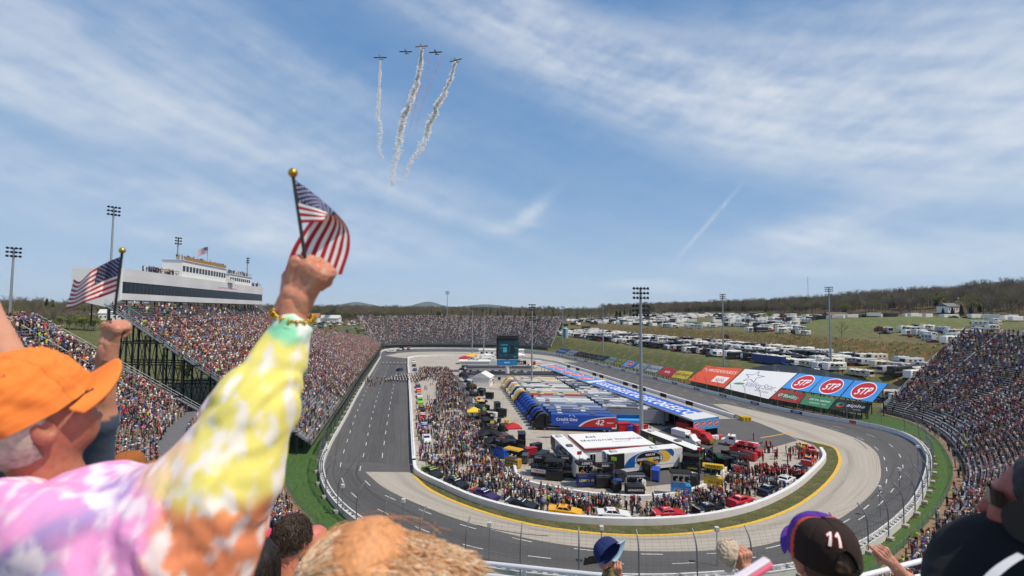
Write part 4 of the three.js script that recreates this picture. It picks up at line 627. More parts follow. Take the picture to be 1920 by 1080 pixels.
  const cn = { '#17181b': 'black', '#c0222c': 'red', '#dcb022': 'yellow', '#e2e1dd': 'white', '#1a1b1e': 'black', '#15161a': 'black', '#2a3450': 'navy', '#9d2029': 'dark red', '#b9212b': 'red', '#1d4fae': 'blue', '#18191c': 'black', '#141518': 'black', '#1b1c20': 'black', '#16171a': 'black', '#e0b024': 'yellow', '#a3222b': 'red', '#4b4d52': 'grey', '#a8222b': 'red', '#17181a': 'black', '#2b52b4': 'blue', '#2c2e33': 'charcoal', '#4a2c78': 'purple', '#2a52b0': 'blue', '#cfcfcb': 'pale' };
  spots.forEach((s, i) => cart(spotsG[i], s[2], `${cn[s[2]]} tool cart ${i < 8 ? 'along the edge of the blue pit canopy' : i < 15 ? 'at the right end of the transporters' : i < 28 ? 'among the black pit stalls on the left' : 'behind the near-turn pit boxes'}`, undefined, s[3]));
  // light blue display booth beside the nearest transporter
  const b = thing('display_booth', 'sky-blue booth with red emblems beside the red transporter end', 'booth', [29.6, 0.02, -117.2], -0.05);
  mesh('panel', rbox(5.6, 3, 2.2, 0.2, 0, 1.55, 0), mat('#4aa7de', 0.5), b); const e1 = mesh('emblem', new THREE.PlaneGeometry(4.6, 1.2), stpSign, b); e1.position.set(0, 1.7, 1.106); mesh('barrel_roof', new THREE.CylinderGeometry(1.05, 1.05, 5.4, 12, 1, false, 0, Math.PI).rotateZ(Math.PI / 2).rotateX(-Math.PI / 2).translate(0, 3.02, 0), mat('#4aa7de', 0.5), b);
}
// ---------- pit canopy along the back straight ----------
{
  const A = [13.2, -215.5], B = [43.0, -109.4], ux = B[0] - A[0], uz = B[1] - A[1], L = Math.hypot(ux, uz), d = [ux / L, uz / L], n = [-d[1], d[0]]; const out = n[0] > 0 ? n : [-n[0], -n[1]], W = 7;
  const t = thing('pit_canopy', 'long pit canopy with a blue lettered roof beside the back straight', 'canopy');
  const mid = [0, 1].map(() => 0);
  const P = (s, o, y) => [A[0] + d[0] * s + out[0] * o, y, A[1] + d[1] * s + out[1] * o];
  const roofT = canvasTex(2048, 128, (c, w, h) => { c.fillStyle = '#3d8fd6'; c.fillRect(0, 0, w, h); c.fillStyle = '#dfe0de'; c.fillRect(0, 0, 30, h); for (let k = 0; k < 5; k++) { c.save(); stpLogo(c, 130 + k * 170, 64, 1.15); c.restore(); } c.fillStyle = '#e4e5e3'; c.fillRect(930, 0, 60, h); c.fillStyle = '#2b5fc4'; c.fillRect(990, 0, 960, h); c.fillStyle = '#f0f0ee'; c.font = 'bold 92px sans-serif'; for (let k = 0; k < 4; k++) { c.save(); c.translate(1010 + k * 238, 98); c.scale(0.86, 1); c.fillText('GEICO', 0, 0); c.restore(); } c.fillStyle = '#d7d8d6'; c.fillRect(1950, 0, 98, h); });
  const g = new THREE.BufferGeometry(); g.setAttribute('position', new THREE.Float32BufferAttribute([...P(0, 0, 4.7), ...P(L, 0, 4.7), ...P(L, W, 5.1), ...P(0, W, 5.1)], 3)); g.setAttribute('uv', new THREE.Float32BufferAttribute([0, 0, 1, 0, 1, 1, 0, 1], 2)); g.setIndex([0, 1, 2, 0, 2, 3]); g.computeVertexNormals();
  mesh('roof', g, new THREE.MeshStandardMaterial({ map: roofT, roughness: 0.55 }), t);
  mesh('fascia', merge([beam(P(0, 0, 4.5), P(L, 0, 4.5), 0.12, 0.42), beam(P(0, W, 4.9), P(L, W, 4.9), 0.12, 0.42)]), mat('#b9bbba', 0.6), t);
  mesh('soffit', strip([P(0, 0.1, 4.4), P(L, 0.1, 4.4)], [P(0, W - 0.1, 4.6), P(L, W - 0.1, 4.6)]), mat('#3a3b3d', 0.8), t);
  for (let s = 1; s < L; s += 4.4) mesh('column', bar(P(s, 0.5, 0), P(s, 0.5, 4.5), 0.09, 0.09, 6), mat('#55585b', 0.6, 0.4), t);
  mesh('back_panel', strip([P(0, W - 0.3, 0), P(L, W - 0.3, 0)], [P(0, W - 0.3, 4.7), P(L, W - 0.3, 4.7)]), mat('#3c3d40', 0.8), t);
  const sg = new THREE.MeshStandardMaterial({ roughness: 0.5, map: canvasTex(512, 128, (c, w, h) => { c.fillStyle = '#4aa0da'; c.fillRect(0, 0, w, h); for (let k = 0; k < 4; k++) stpLogo(c, 64 + k * 128, 64, 0.85); }) });
  const e = new THREE.BufferGeometry(), q0 = P(L + 0.08, -0.1, 2.3), q1 = P(L + 0.08, W + 0.1, 2.5); e.setAttribute('position', new THREE.Float32BufferAttribute([...q0, ...q1, q1[0], 5, q1[2], q0[0], 4.7, q0[2]], 3)); e.setAttribute('uv', new THREE.Float32BufferAttribute([0, 0, 1, 0, 1, 1, 0, 1], 2)); e.setIndex([0, 1, 2, 0, 2, 3]); e.computeVertexNormals(); mesh('end_sign', e, sg, t);
  const bar2 = thing('barrier', 'row of white plastic barriers with orange ends below the canopy sign', 'barrier'); for (let k = 0; k < 7; k++) { const p = P(L + 0.9, k * 1.15 - 0.2, 0); mesh('barrier_block', rbox(1.05, 1.05, 0.7, 0.1, p[0], 0.56, p[2], Math.atan2(-out[1], out[0])), k % 6 ? whiteM : mat('#d4552a', 0.6), bar2); }
  const barrels = thing('crash_barrels', 'cluster of yellow crash barrels at the end of the back pit wall', 'barrels'); for (let k = 0; k < 9; k++) mesh('barrel', cyl(0.42, 0.42, 1.05, 64.6 + (k % 3) * 0.9, 0.53, -130.8 + Math.floor(k / 3) * 0.9, 10), mat('#d8b12a', 0.6), barrels);
  // dark scoring carts along the wall
  for (let k = 0; k < 9; k++) { const s = [12, 22, 38, 44, 62, 68, 73, 84, 96][k]; const p = P(s, W + 2.5, 0); const c = thing('equipment_rack', `black equipment rack behind the pit canopy roof, ${['first', 'second', 'third', 'fourth', 'fifth', 'sixth', 'seventh', 'eighth', 'ninth'][k]} from its far end`, 'rack', [p[0], 0.02, p[2]], Math.atan2(-d[1], d[0]), 'equipment racks by the back pit wall'); mesh('cabinet', rbox(2.4, 2.2, 1, 0.06, 0, 2.6 - 1.3, 0), blackM, c); mesh('frame', merge([-1.1, 1.1].map(x => bar([x, 2.3, 0], [x, 5.6, 0], 0.06))), darkSteel, c); mesh('screen_box', box(2.5, 1.0, 0.5, 0, 5.4, 0), blackM, c); }
}
// ---------- scoreboard ----------
{
  const t = thing('scoreboard', 'video scoreboard on a tall white column in the infield', 'scoreboard', [-1.7, 0, -193], 0.1);
  mesh('column', cyl(0.85, 0.95, 9.8, 0, 4.9, 0, 16), mat('#d4d6d6', 0.6), t);
  mesh('housing', box(9.2, 8.8, 1.4, 0, 14.3, 0), mat('#1a1b1e', 0.5), t);
  const st = canvasTex(256, 224, (c, w, h) => { const g = ['#10303c', '#174a58', '#0d222d', '#1d6a7c', '#12343f']; c.fillStyle = '#10323f'; c.fillRect(0, 0, w, h); for (let k = 0; k < 60; k++) { c.fillStyle = g[Math.floor(rnd() * 5)]; c.fillRect(rnd() * w, rnd() * h, 10 + rnd() * 50, 6 + rnd() * 30); } c.fillStyle = '#2f8a9c'; c.fillRect(40, 50, 80, 10); c.fillRect(60, 90, 50, 60); c.fillStyle = '#0a171e'; c.fillRect(150, 60, 60, 110); });
  const sm = new THREE.MeshStandardMaterial({ map: st, emissive: 0xffffff, emissiveMap: st, emissiveIntensity: 0.35, roughness: 0.4 });
  const s = mesh('screen', new THREE.PlaneGeometry(8.2, 7.2), sm, t); s.position.set(0.3, 14.0, 0.72);
  mesh('side_panel', box(0.12, 8.2, 2.6, -4.62, 14.2, 0.6), mat('#3a2340', 0.5), t);
  mesh('top_frame', merge([box(8.6, 0.9, 2.4, 0, 19.1, 0), box(8.9, 0.12, 2.6, 0, 19.6, 0)]), mat('#26282c', 0.6), t);
  const u = mesh('lower_sign', box(8.4, 2.4, 0.5, -0.2, 8.6, 0.8), mat('#2277b4', 0.5), t);
  const em = mesh('emblem', new THREE.PlaneGeometry(3, 1.6), sign('Sprint', '#dbe9f4', '#2277b4', 128, 64, 'bold 34px sans-serif'), u); em.position.set(-0.2, 8.6, 1.06);
}
// ---------- low infield buildings ----------
function hut(pos, w, d, h, wallC, roofC, label, turn = 0, gable = false) {
  const t = thing('infield_building', label, 'building', [pos[0], 0.02, pos[1]], turn);
  mesh('wall', box(w, h, d, 0, h / 2, 0), mat(wallC, 0.75), t);
  if (gable) { const g = extr([[-d / 2 - 0.3, 0], [d / 2 + 0.3, 0], [0, d * 0.28]], w + 0.5, 0.03).rotateY(Math.PI / 2).translate(0, h, 0); mesh('roof', g, mat(roofC, 0.7), t); } else { mesh('roof', box(w + 0.6, 0.3, d + 0.6, 0, h + 0.15, 0), mat(roofC, 0.8), t); for (let k = 0; k < 3; k++) mesh('roof_unit', rbox(1.4, 0.8, 1.2, 0.05, rr(-w / 3, w / 3), h + 0.7, rr(-d / 4, d / 4)), mat('#a9abab', 0.6), t); }
  for (let x = -w / 2 + 2; x < w / 2 - 1; x += 3.4) { const q = mesh('window', box(1.2, 1.1, 0.06, x, h * 0.55, d / 2 + 0.03), glassM, t); mesh('sill', box(1.4, 0.1, 0.16, x, h * 0.55 - 0.6, d / 2 + 0.06), whiteM, q); }
  mesh('door', box(1, 2.1, 0.07, w / 2 - 1, 1.05, d / 2 + 0.035), mat('#4a4d52', 0.6), t);
  return t;
}
hut([0.77,-196.002], 36, 9, 3.6, '#d7d6d2', '#2b2c2f', 'long white media building with a flat dark roof by the scoreboard column', 0.02);
hut([-5.973,-218.494], 30, 7, 3.4, '#cfcdc8', '#34363a', 'second flat dark-roofed building behind the media building', 0.02);
hut([-11.32,-187.007], 7.5, 7, 3.4, '#e4e3df', '#dddcd8', 'small white gabled hut left of the scoreboard column', 1.4, true);
hut([-18.186,-229.271], 15, 8, 5, '#e5e4e0', '#dddbd6', 'plain white block building in the far infield', 0.03);
hut([-6.776,-308.84], 30, 8, 4, '#e2e1dd', '#dfddd8', 'white building at the far end of the infield', 0.02);
{ const s = sign('CATERPILLAR', '#f0efea', '#1c1d20', 256, 40, 'bold 32px sans-serif'); const b = thing('roof_sign', 'dark sign with white capital letters on the infield building', 'sign', [[0.842,-222.604][0], 3.6, [0.842,-222.604][1] - 3], 0.02); const p = mesh('panel', box(13, 2, 0.2, 0, 1.2, 0), mat('#1c1d20', 0.6), b); const q = mesh('lettering', new THREE.PlaneGeometry(12.6, 1.9), s, p); q.position.set(0, 1.2, 0.106); }
// ---------- service trucks ----------
function serviceTruck(pos, turn, cabC, bodyC, label, kind) {
  const t = thing('service_truck', label, 'truck', [pos[0], 0.03, pos[1]], turn);
  mesh('cab', extr([[0, 0.5], [2.5, 0.5], [2.6, 1.15], [1.9, 1.35], [1.3, 2.2], [0, 2.2]], 2, 0.12), mat(cabC, 0.35), t); mesh('windshield', box(0.06, 0.75, 1.7, 1.66, 1.78, 0, 0, 0, 0.62), glassM, t); mesh('side_window', merge([box(0.95, 0.55, 2.03, 0.65, 1.75, 0)]), glassM, t);
  if (kind === 'flat') { mesh('bed', box(4.8, 0.25, 2.2, -2.5, 0.95, 0), mat(bodyC, 0.5), t); mesh('headboard', box(0.1, 1.2, 2.1, -0.15, 1.6, 0), mat('#9a9c9e', 0.5), t); } else if (kind === 'tow') { mesh('bed', box(3.4, 0.8, 2, -1.8, 1.05, 0), mat(bodyC, 0.5), t); mesh('boom', merge([beam([-0.8, 1.4, 0.3], [-3.6, 3.2, 0], 0.16), beam([-0.8, 1.4, -0.3], [-3.6, 3.2, 0], 0.16)]), blackM, t); } else { mesh('body', rbox(3.8, 2.3, 2.15, 0.1, -1.9, 1.65, 0), mat(bodyC, 0.4), t); mesh('stripe', box(3.7, 0.25, 2.17, -1.9, 1.3, 0), mat('#c2352f', 0.5), t); }
  mesh('light_bar', box(0.3, 0.16, 1.3, 0.8, 2.3, 0), mat('#b93226', 0.4), t);
  for (const x of [-3, 1.75]) for (const s of [-0.9, 0.9]) wheel(t, x, 0.4, s);
}
serviceTruck([50.577,-105.104], 2.6, '#e4e3df', '#e0dfdb', 'white flatbed wrecker parked on the dark pit exit asphalt', 'flat');
serviceTruck([40.52,-106.491], -1.0, '#e8e7e3', '#e8e7e3', 'white ambulance beside the black trailer', 'box');
serviceTruck([44.333,-107.447], -1.0, '#bb2a28', '#c22d2a', 'red fire truck beside the white ambulance', 'box');
serviceTruck([40.331,-93.224], -1.0, '#1d4a35', '#e2e2de', 'green and white tow truck behind the dark pit boxes', 'tow');
serviceTruck([49.493,-98.914], 2.4, '#c0282c', '#b9252a', 'red tow truck next to the red-roofed pit box', 'tow');
for (const [i, p] of [[4.855,-260.468], [7.646,-253.112], [10.189,-243.869], [12.924,-253.465], [5.397,-243.561]].entries()) serviceTruck(p, 0.4 + i, ['#e4e3df', '#23304f', '#dcdbd7', '#b5302c', '#c9c8c4'][i], '#d9d8d4', `${['white', 'navy', 'pale', 'red', 'grey'][i]} emergency truck waiting at the far infield entrance`, i % 2 ? 'box' : 'tow');
for (const [i, p] of [[-84.329,-325.632], [-82.203,-343.351], [-77.002,-348.524]].entries()) serviceTruck(p, 0.2 + i, ['#e4e3df', '#2a2c31', '#b5402c'][i], '#d9d8d4', `${['white', 'dark', 'red'][i]} safety truck standing on the far turn`, 'tow');
// ---------- cases, generators and ladders crowding the pit stalls ----------
{
  const caseG = merge([rbox(1.3, 0.95, 0.8, 0.05, 0, 0.62, 0), box(1.34, 0.05, 0.84, 0, 0.72, 0)]), lidG = rbox(1.28, 0.1, 0.78, 0.03, 0, 1.14, 0), rackG = merge([bar([-0.6, 1.1, -0.35], [-0.6, 2.3, -0.35], 0.03), bar([0.6, 1.1, -0.35], [0.6, 2.3, -0.35], 0.03), box(1.4, 0.5, 0.08, 0, 2.2, -0.35)]), poleG = bar([0, 0, 0], [0, 5.2, 0], 0.035), boardG = rbox(0.9, 0.6, 0.05, 0.02, 0, 5.2, 0);
  const L1 = curve([[-22.131,-221.251], [-13.475,-171.044], [-8.291,-135.908], [-4.242,-112.855], [-0.826,-96.566], [2.763,-87.204]], 60), L2 = curve([[7.25,-87.306], [12.633,-83.363], [18.455,-79.785], [26.696,-79.956], [35.258,-85.174], [45.274,-95.996]], 60), names = ['black', 'charcoal', 'red', 'white', 'blue', 'yellow'], cs = ['#16171a', '#2c2e33', '#a8222b', '#dcdbd7', '#26469a', '#d9b02a'];
  for (let k = 0; k < 64; k++) { const A = k < 44 ? L1 : L2, p = pick(A), c = rnd() < 0.62 ? 0 : Math.floor(rnd() * 6), w = k < 44 ? 'in the left pit stalls' : 'behind the near pit boxes'; const t = thing('equipment_case', `${names[c]} wheeled equipment case ${w}`, 'case', [p[0] + rr(-2.5, 3.5), 0.03, p[1] + rr(-2.5, 2.5)], rr(0, 3), 'equipment cases ' + w); const s = rr(0.8, 1.7); t.scale.setScalar(s); mesh('case', caseG, mat(cs[c], 0.5), t); mesh('lid', lidG, mat(c === 0 ? '#26282c' : cs[c], 0.5), t); if (rnd() < 0.4) mesh('rack', rackG, blackM, t); for (const [x, z] of [[-0.5, -0.3], [0.5, -0.3], [-0.5, 0.3], [0.5, 0.3]]) { const w2 = mesh('castor', TY, tyreM, t); w2.scale.setScalar(0.4); w2.position.set(x, 0.14, z); } }
  for (let k = 0; k < 16; k++) { const p = L1[3 + k * 3] , q = k < 9 ? L1[4 + k * 6] : L2[(k - 9) * 8 + 2], c = k % 4; const t = thing('pit_sign', `${['yellow', 'white', 'red', 'lime'][c]} pit sign board on a thin pole ${k < 9 ? 'in the left pit line' : 'by the near pit boxes'}`, 'sign', [q[0] - 1.5, 0.03, q[1] + 1], rr(-0.4, 0.4), 'pit sign boards'); mesh('pole', poleG, mat(c ? '#8d9094' : '#c9a63a', 0.5, 0.3), t); mesh('board', boardG, mat(['#e2c23a', '#e6e5e1', '#b8242d', '#a9cf3f'][c], 0.6), t); }
}
// ---------- people on pit road and on the straight ----------
{
  const poly2 = [[-49.431,-235.654], [-31.907,-236.762], [-16.174,-155.704], [-6.342,-105.194], [-0.698,-85.185], [2.996,-79.7], [8.848,-75.359], [16.939,-73.269], [24.625,-73.814], [33.797,-78.48], [45.298,-92.073], [57.691,-104.484], [64.799,-99.306], [61.66,-93.74], [51.658,-83.436], [39.79,-73.904], [28.568,-69.189], [18.702,-67.638], [9.581,-68.329], [1.879,-70.874], [-6.805,-77.655], [-15.947,-88.801], [-18.713,-94.405], [-30.505,-146.434]];
  const inside = (x, z, P) => { let c = false; for (let i = 0, j = P.length - 1; i < P.length; j = i++) if ((P[i][1] > z) !== (P[j][1] > z) && x < (P[j][0] - P[i][0]) * (z - P[i][1]) / (P[j][1] - P[i][1]) + P[i][0]) c = !c; return c; };
  const cars = scene.children.filter(o => /^(race_car|pit_box|service_truck|tool_cart)/.test(o.name));
  const clear = (x, z) => cars.every(c => { const dx = x - c.position.x, dz = z - c.position.z; if (dx * dx + dz * dz > 12) return true; const a = c.rotation.y, u = dx * Math.cos(a) - dz * Math.sin(a), v = dx * Math.sin(a) + dz * Math.cos(a); return Math.abs(u) > (/race/.test(c.name) ? 2.9 : 2.1) || Math.abs(v) > 1.6; });
  const near = (x, z) => { let b = null, d = 1e9; for (const c of cars) { if (!/race|pit/.test(c.name)) continue; const q = (c.position.x - x) ** 2 + (c.position.z - z) ** 2; if (q < d) { d = q; b = c; } } return b.userData.label.replace(/^the /, '').split(/,| beside| by | parked| under| near| with an?| next| left| behind/)[0]; };
  let n = 0, tries = 0;
  while (n < 2150 && tries++ < 60000) {
    const x = rr(-64, 68), z = -rr(66, 250); if (!inside(x, z, poly2) || !clear(x, z)) continue;
    const dense = (0.5 + 0.8 * nz(x * 0.16, z * 0.16, 4) + (z < -88 && x < 5 ? 0.1 : 0)) * (z > -88 ? 1.6 : z > -130 ? 0.8 : 0.35);
    const empty = z < -150 && z > -196 && x < -24 - (-z - 150) * 0.17 ? 0.06 : 1;
    const exit = x > 46 && z < -90 ? 0.25 : 1;
    if (rnd() > dense * empty * exit) continue;
    const g = rnd() < 0.5 ? 1 : 2;
    for (let k = 0; k < g; k++) { const xx = x + k * rr(0.5, 0.8), zz = z + rr(-0.3, 0.3); addPerson(xx, 0.03, zz, rr(0, 6.28), 'pit road', { hint: 'near the ' + near(xx, zz), pose: rnd() < 0.72 ? 0 : Math.floor(rnd() * 4), ...(x > 40 && z < -84 ? { sh: rnd() < 0.7 ? 5 : 1, tr: 2 } : {}) }); n++; }
  }
  // marching band and guests on the front straight
  for (let r = 0; r < 8; r++) for (let c = 0; c < 11; c++) addPerson(-52.3 + c * 1.25 + r * 0.5, 0.03, -193 - r * 2.4 + c * 0.2, 0.2, 'pit road', { sh: r % 2 ? 1 : 0, tr: 2, ha: 6, pose: 2, hint: 'in the marching band rows' });
  for (let c = 0; c < 9; c++) addPerson(-70 + c * 2.0, 0.03, -252, 0.2, 'pit road', { sh: 0, tr: 2, ha: 6, pose: 2, hint: 'in the line across the front straight' });
  for (let k = 0; k < 46; k++) addPerson(rr(-63, -50) , 0.03, rr(-180, -200), rr(0, 6), 'pit road', { hint: 'on the front straight by the band' });
  for (let k = 0; k < 8; k++) addPerson(28.5 + k * 0.75 - 11, 0.03, -150 + k * 0.2, 1.6, 'pit road', { sh: 1, tr: 2, hint: 'in the dark row beside the pit canopy' });
  for (let k = 0; k < 34; k++) { const t = rnd(), p = [lerp(11, 38, t) + rr(-4, 0), lerp(-215, -112, t)]; addPerson(p[0] - 2, 0.03, p[1], rr(0, 6), 'pit road', { hint: 'on the concrete before the pit canopy' }); }
  for (let k = 0; k < 12; k++) addPerson(40.5 + k * 0.6 + rr(-0.2, 0.2), 0.03, -110.5 + rr(-0.6, 0.6), rr(0, 6), 'pit road', { sh: 9, tr: 2, hint: 'in the orange-shirted row by the red fire truck' });
  for (let k = 0; k < 70; k++) { const t = rnd(); addPerson(lerp(-36, -8, 1 - t) + rr(-4, 4) - 0 * t, 0.03, lerp(-118, -225, t), rr(0, 6), 'pit road', { hint: 'in the access lane by the pit boxes' }); }
  for (const p of [[59.013,-99.89], [58.269,-97.709], [57.131,-109.554]]) addPerson(p[0], 0.03, p[1], 1, 'pit road', { sh: 1, tr: 2, ha: 4, pose: 0, hint: 'alone near the pit exit' });
  const F = FRONT.length; for (let k = 0; k < 26; k++) { const i = Math.floor(rr(52, 92)); addPerson(FRONT[i][0] - FRONTN[i][0] * rr(0.6, 1.5), 0.12, FRONT[i][1] - FRONTN[i][1] * rr(0.6, 1.5), rr(0, 6), 'path', { hint: 'on the dirt path by the fence' }); }
}

// ---------- suite building over the main grandstand ----------
{
  const P0 = [-88.092,31.807,-103], P1 = [-104.298,30.503,-192], dx = P1[0] - P0[0], dz = P1[2] - P0[2], L = Math.hypot(dx, dz);
  const t = thing('suite_building', 'long white suite building with a dark window band above the main grandstand', 'building', [P0[0], P0[1], P0[2]], Math.atan2(-dz, dx));
  // local +x runs along the front, +z faces the track
  const corr = new THREE.MeshStandardMaterial({ map: grainTex(128, 2.4, (x, y) => { const k = 0.66 * (1 - 0.1 * Math.abs(Math.sin(x * 50))) * (1 + 0.04 * tn(x, y, 5)); return [k, k, k * 1.01]; }), roughness: 0.6 });
  mesh('upper_wall', box(L, 2.9, 9.4, L / 2, 5.6, -4.7), corr, t);
  mesh('lower_wall', box(L, 1.5, 9.4, L / 2, 0.75, -4.7), corr, t);
  mesh('window_recess', box(L - 0.2, 2.66, 9, L / 2, 2.83, -4.75), mat('#1b1d21', 0.5), t);
  const np = 58, pw = (L - 0.6) / np, pg = box(pw - 0.12, 2.5, 0.05), pm = mat('#141b26', 0.25);
  for (let k = 0; k < np; k++) { const p = mesh('pane', pg, pm, t); p.position.set(0.3 + (k + 0.5) * pw, 2.83, -0.22); }
  mesh('soffit', box(L - 0.1, 0.1, 9.2, L / 2, -0.06, -4.7), mat('#8b8e90', 0.7), t);
  mesh('end_wall', extr([[0.3, 7.05], [-9.3, 7.05], [-9.3, 0], [-2.6, -1.6], [0.3, -0.1]].map(p => [p[0], p[1]]), 0.5, 0.02).rotateY(-Math.PI / 2).translate(-0.02, 0, -0.02), mat('#e6e6e4', 0.6), t);
  mesh('roof', box(L, 0.12, 9.2, L / 2, 7.1, -4.7), mat('#b7b8b8', 0.8), t);
  const lt = new THREE.MeshStandardMaterial({ roughness: 0.6, map: canvasTex(512, 64, (c, w, h) => { c.fillStyle = '#d5d6d6'; c.fillRect(0, 0, w, h); c.fillStyle = '#a3262c'; c.font = 'bold 40px serif'; c.fillText('MARTINSVILLE SPEEDWAY', 4, 46, 504); }) });
  const l = mesh('lettering', new THREE.PlaneGeometry(15, 1.5), lt, t); l.position.set(L * 0.62, 5.1, 0.03);
  for (let x = 1; x < L; x += 6) mesh('column', bar([x, -6, -6], [x, 0, -6], 0.16), darkSteel, t);
  for (let x = 3; x < L; x += 9) mesh('front_column', bar([x, -4.6, -2.4], [x, 0, -2.4], 0.12), steel, t);
  const pb = (x0, x1, h, name) => { const w = x1 - x0, b = mesh(name, box(w, h, 5, (x0 + x1) / 2, 7.16 + h / 2, -3.2), whiteM, t); for (let x = x0 + 1.2; x < x1 - 1; x += 1.9) mesh('window', box(1.3, h * 0.34, 0.08, x, 7.16 + h * 0.52, -0.68), mat('#1c222b', 0.2), b); mesh('roof_slab', box(w + 0.5, 0.2, 5.6, (x0 + x1) / 2, 7.2 + h + 0.08, -3.2), mat('#c9cac9', 0.7), b); mesh('roof_rail', merge([bar([x0, 8.4 + h, -0.6], [x1, 8.4 + h, -0.6], 0.04), bar([x0, 7.9 + h, -0.6], [x1, 7.9 + h, -0.6], 0.03)].concat(Array.from({ length: Math.floor(w / 2) }, (_, i) => bar([x0 + i * 2, 7.3 + h, -0.6], [x0 + i * 2, 8.4 + h, -0.6], 0.03)))), darkSteel, b); return b; };
  const b1 = pb(L * 0.3, L * 0.62, 4.6, 'press_box'), b2 = pb(L * 0.65, L * 0.88, 3.2, 'control_box');
  mesh('roof_banner', box(L * 0.3, 1.0, 0.06, L * 0.46, 12.5, -0.52), mat('#a07a45', 0.8), b1);
  mesh('camera_balcony', merge([box(3.4, 1.1, 1.6, L * 0.635, 7.8, 0.2), box(3.6, 0.12, 1.8, L * 0.635, 7.2, 0.2)]), mat('#d3d4d3', 0.7), t);
  const rg = []; for (const [a, b] of [[L * 0.13, L * 0.29], [L * 0.89, L * 0.99]]) { rg.push(bar([a, 8.4, -0.6], [b, 8.4, -0.6], 0.04), bar([a, 7.8, -0.6], [b, 7.8, -0.6], 0.03)); for (let x = a; x < b; x += 1.5) rg.push(bar([x, 7.1, -0.6], [x, 8.4, -0.6], 0.03)); } mesh('deck_rail', merge(rg), darkSteel, t);
  t.updateMatrixWorld(); const put = (x, y, z) => { const v = t.localToWorld(new THREE.Vector3(x, y, z)); addPerson(v.x, v.y, v.z, 1.5 + rr(-0.4, 0.4), 'suite roof', { sh: rnd() < 0.6 ? 1 : undefined, hint: 'on the suite building roof' }); };
  for (let k = 0; k < 34; k++) put(rr(L * 0.14, L * 0.29), 7.16, rr(-3, -1)); for (let k = 0; k < 46; k++) put(rr(L * 0.31, L * 0.61), 11.96, rr(-3, -1)); for (let k = 0; k < 22; k++) put(rr(L * 0.66, L * 0.87), 10.56, rr(-3, -1)); for (let k = 0; k < 12; k++) put(rr(L * 0.89, L * 0.98), 7.16, rr(-3, -1));
}
// ---------- flags ----------
const flagT = canvasTex(760, 400, (c, w, h) => { for (let i = 0; i < 13; i++) { c.fillStyle = i % 2 ? '#f2f1ee' : '#b01f30'; c.fillRect(0, i * h / 13, w, h / 13 + 1); } c.fillStyle = '#232a5c'; c.fillRect(0, 0, w * 0.4, h * 7 / 13); c.fillStyle = '#f2f1ee'; for (let r = 0; r < 9; r++) for (let k = 0; k < (r % 2 ? 5 : 6); k++) { const x = w * 0.4 * ((k * 2 + 1 + (r % 2)) / 12), y = h * 7 / 13 * (r + 1) / 10; c.beginPath(); for (let q = 0; q < 10; q++) { const a = -Math.PI / 2 + q * Math.PI / 5, d = q % 2 ? 4.5 : 11; c.lineTo(x + Math.cos(a) * d, y + Math.sin(a) * d); } c.fill(); } });
const flagM = new THREE.MeshPhysicalMaterial({ map: flagT, roughness: 0.85, transmission: 0.0, side: THREE.DoubleSide });
{
  const B = [-101.486,43.889,-152]; const t = thing('flagpole', 'flagpole with a large waving striped flag on the suite building roof', 'flagpole', [B[0], B[1] - 1.5, B[2]]);
  mesh('pole', bar([0, 0, 0], [0, 8.3, 0], 0.06), steel, t);
  const g = new THREE.PlaneGeometry(3.4, 2.1, 20, 8); const p = g.attributes.position; for (let i = 0; i < p.count; i++) { const u = (p.getX(i) + 1.7) / 3.4; p.setXYZ(i, -u * 3.1, 7.0 + p.getY(i) - u * u * 1.1, 0.25 * Math.sin(u * 7) * u); } g.computeVertexNormals(); mesh('flag', g, flagM, t);
}
// ---------- light masts ----------
const lampG = merge([new THREE.CylinderGeometry(0.2, 0.34, 0.4, 8).rotateX(Math.PI / 2 + 0.5)]);
const lampM = mat('#23262a', 0.4, 0.3);
function mast(x, z, y0, top, label, turn = 0, rows = 3, cols = 5, sc = 1, double = false, r = 0.42) {
  const t = thing('light_mast', label, 'light mast', [x, y0, z], turn, 'floodlight masts');
  mesh('pole', cyl(r * 0.45, r, top - y0, 0, (top - y0) / 2, 0, 10), mat('#9aa0a4', 0.5, 0.4), t);
  const rack = (yy, ang) => { const g = []; for (let i = 0; i < rows; i++) g.push(beam([-(cols - 1) * 0.5 * 0.78 * sc - 0.3, yy - i * 1.05 * sc, 0.12], [(cols - 1) * 0.5 * 0.78 * sc + 0.3, yy - i * 1.05 * sc, 0.12], 0.12)); const k = mesh('crossbar', merge(g).rotateY(ang), darkSteel, t); for (let i = 0; i < rows; i++) for (let j = 0; j < cols; j++) { const l = mesh('floodlight', lampG, lampM, t); l.scale.setScalar(sc); l.position.set((j - (cols - 1) / 2) * 0.78 * sc, yy - i * 1.05 * sc, 0.42).applyAxisAngle(UPV, ang); l.rotation.y = ang; } };
  rack(top - y0, 0); if (double) rack(top - y0 - 3.9, Math.PI * 0.9);
}
mast(28.9, -103, 0, 35.2, 'tallest floodlight mast with six lamp rows, beside the care centre', 0.05, 3, 5, 1, true, 0.5);
mast(7.6, -172, 0, 32.3, 'floodlight mast rising from the middle of the transporter rows', 0.1, 3, 4, 0.9, true, 0.4);
mast(-18.3, -304, 0, 32, 'floodlight mast at the far infield, right of its twin', 0.1, 2, 5, 0.9); mast(-27.2, -318, 0, 31.8, 'floodlight mast at the far infield, left of its twin', 0.1, 2, 5, 0.9);
mast(-62, -440, 4, 48, 'floodlight mast behind the far grandstand', 0.1, 3, 5, 1.1, false, 0.5);
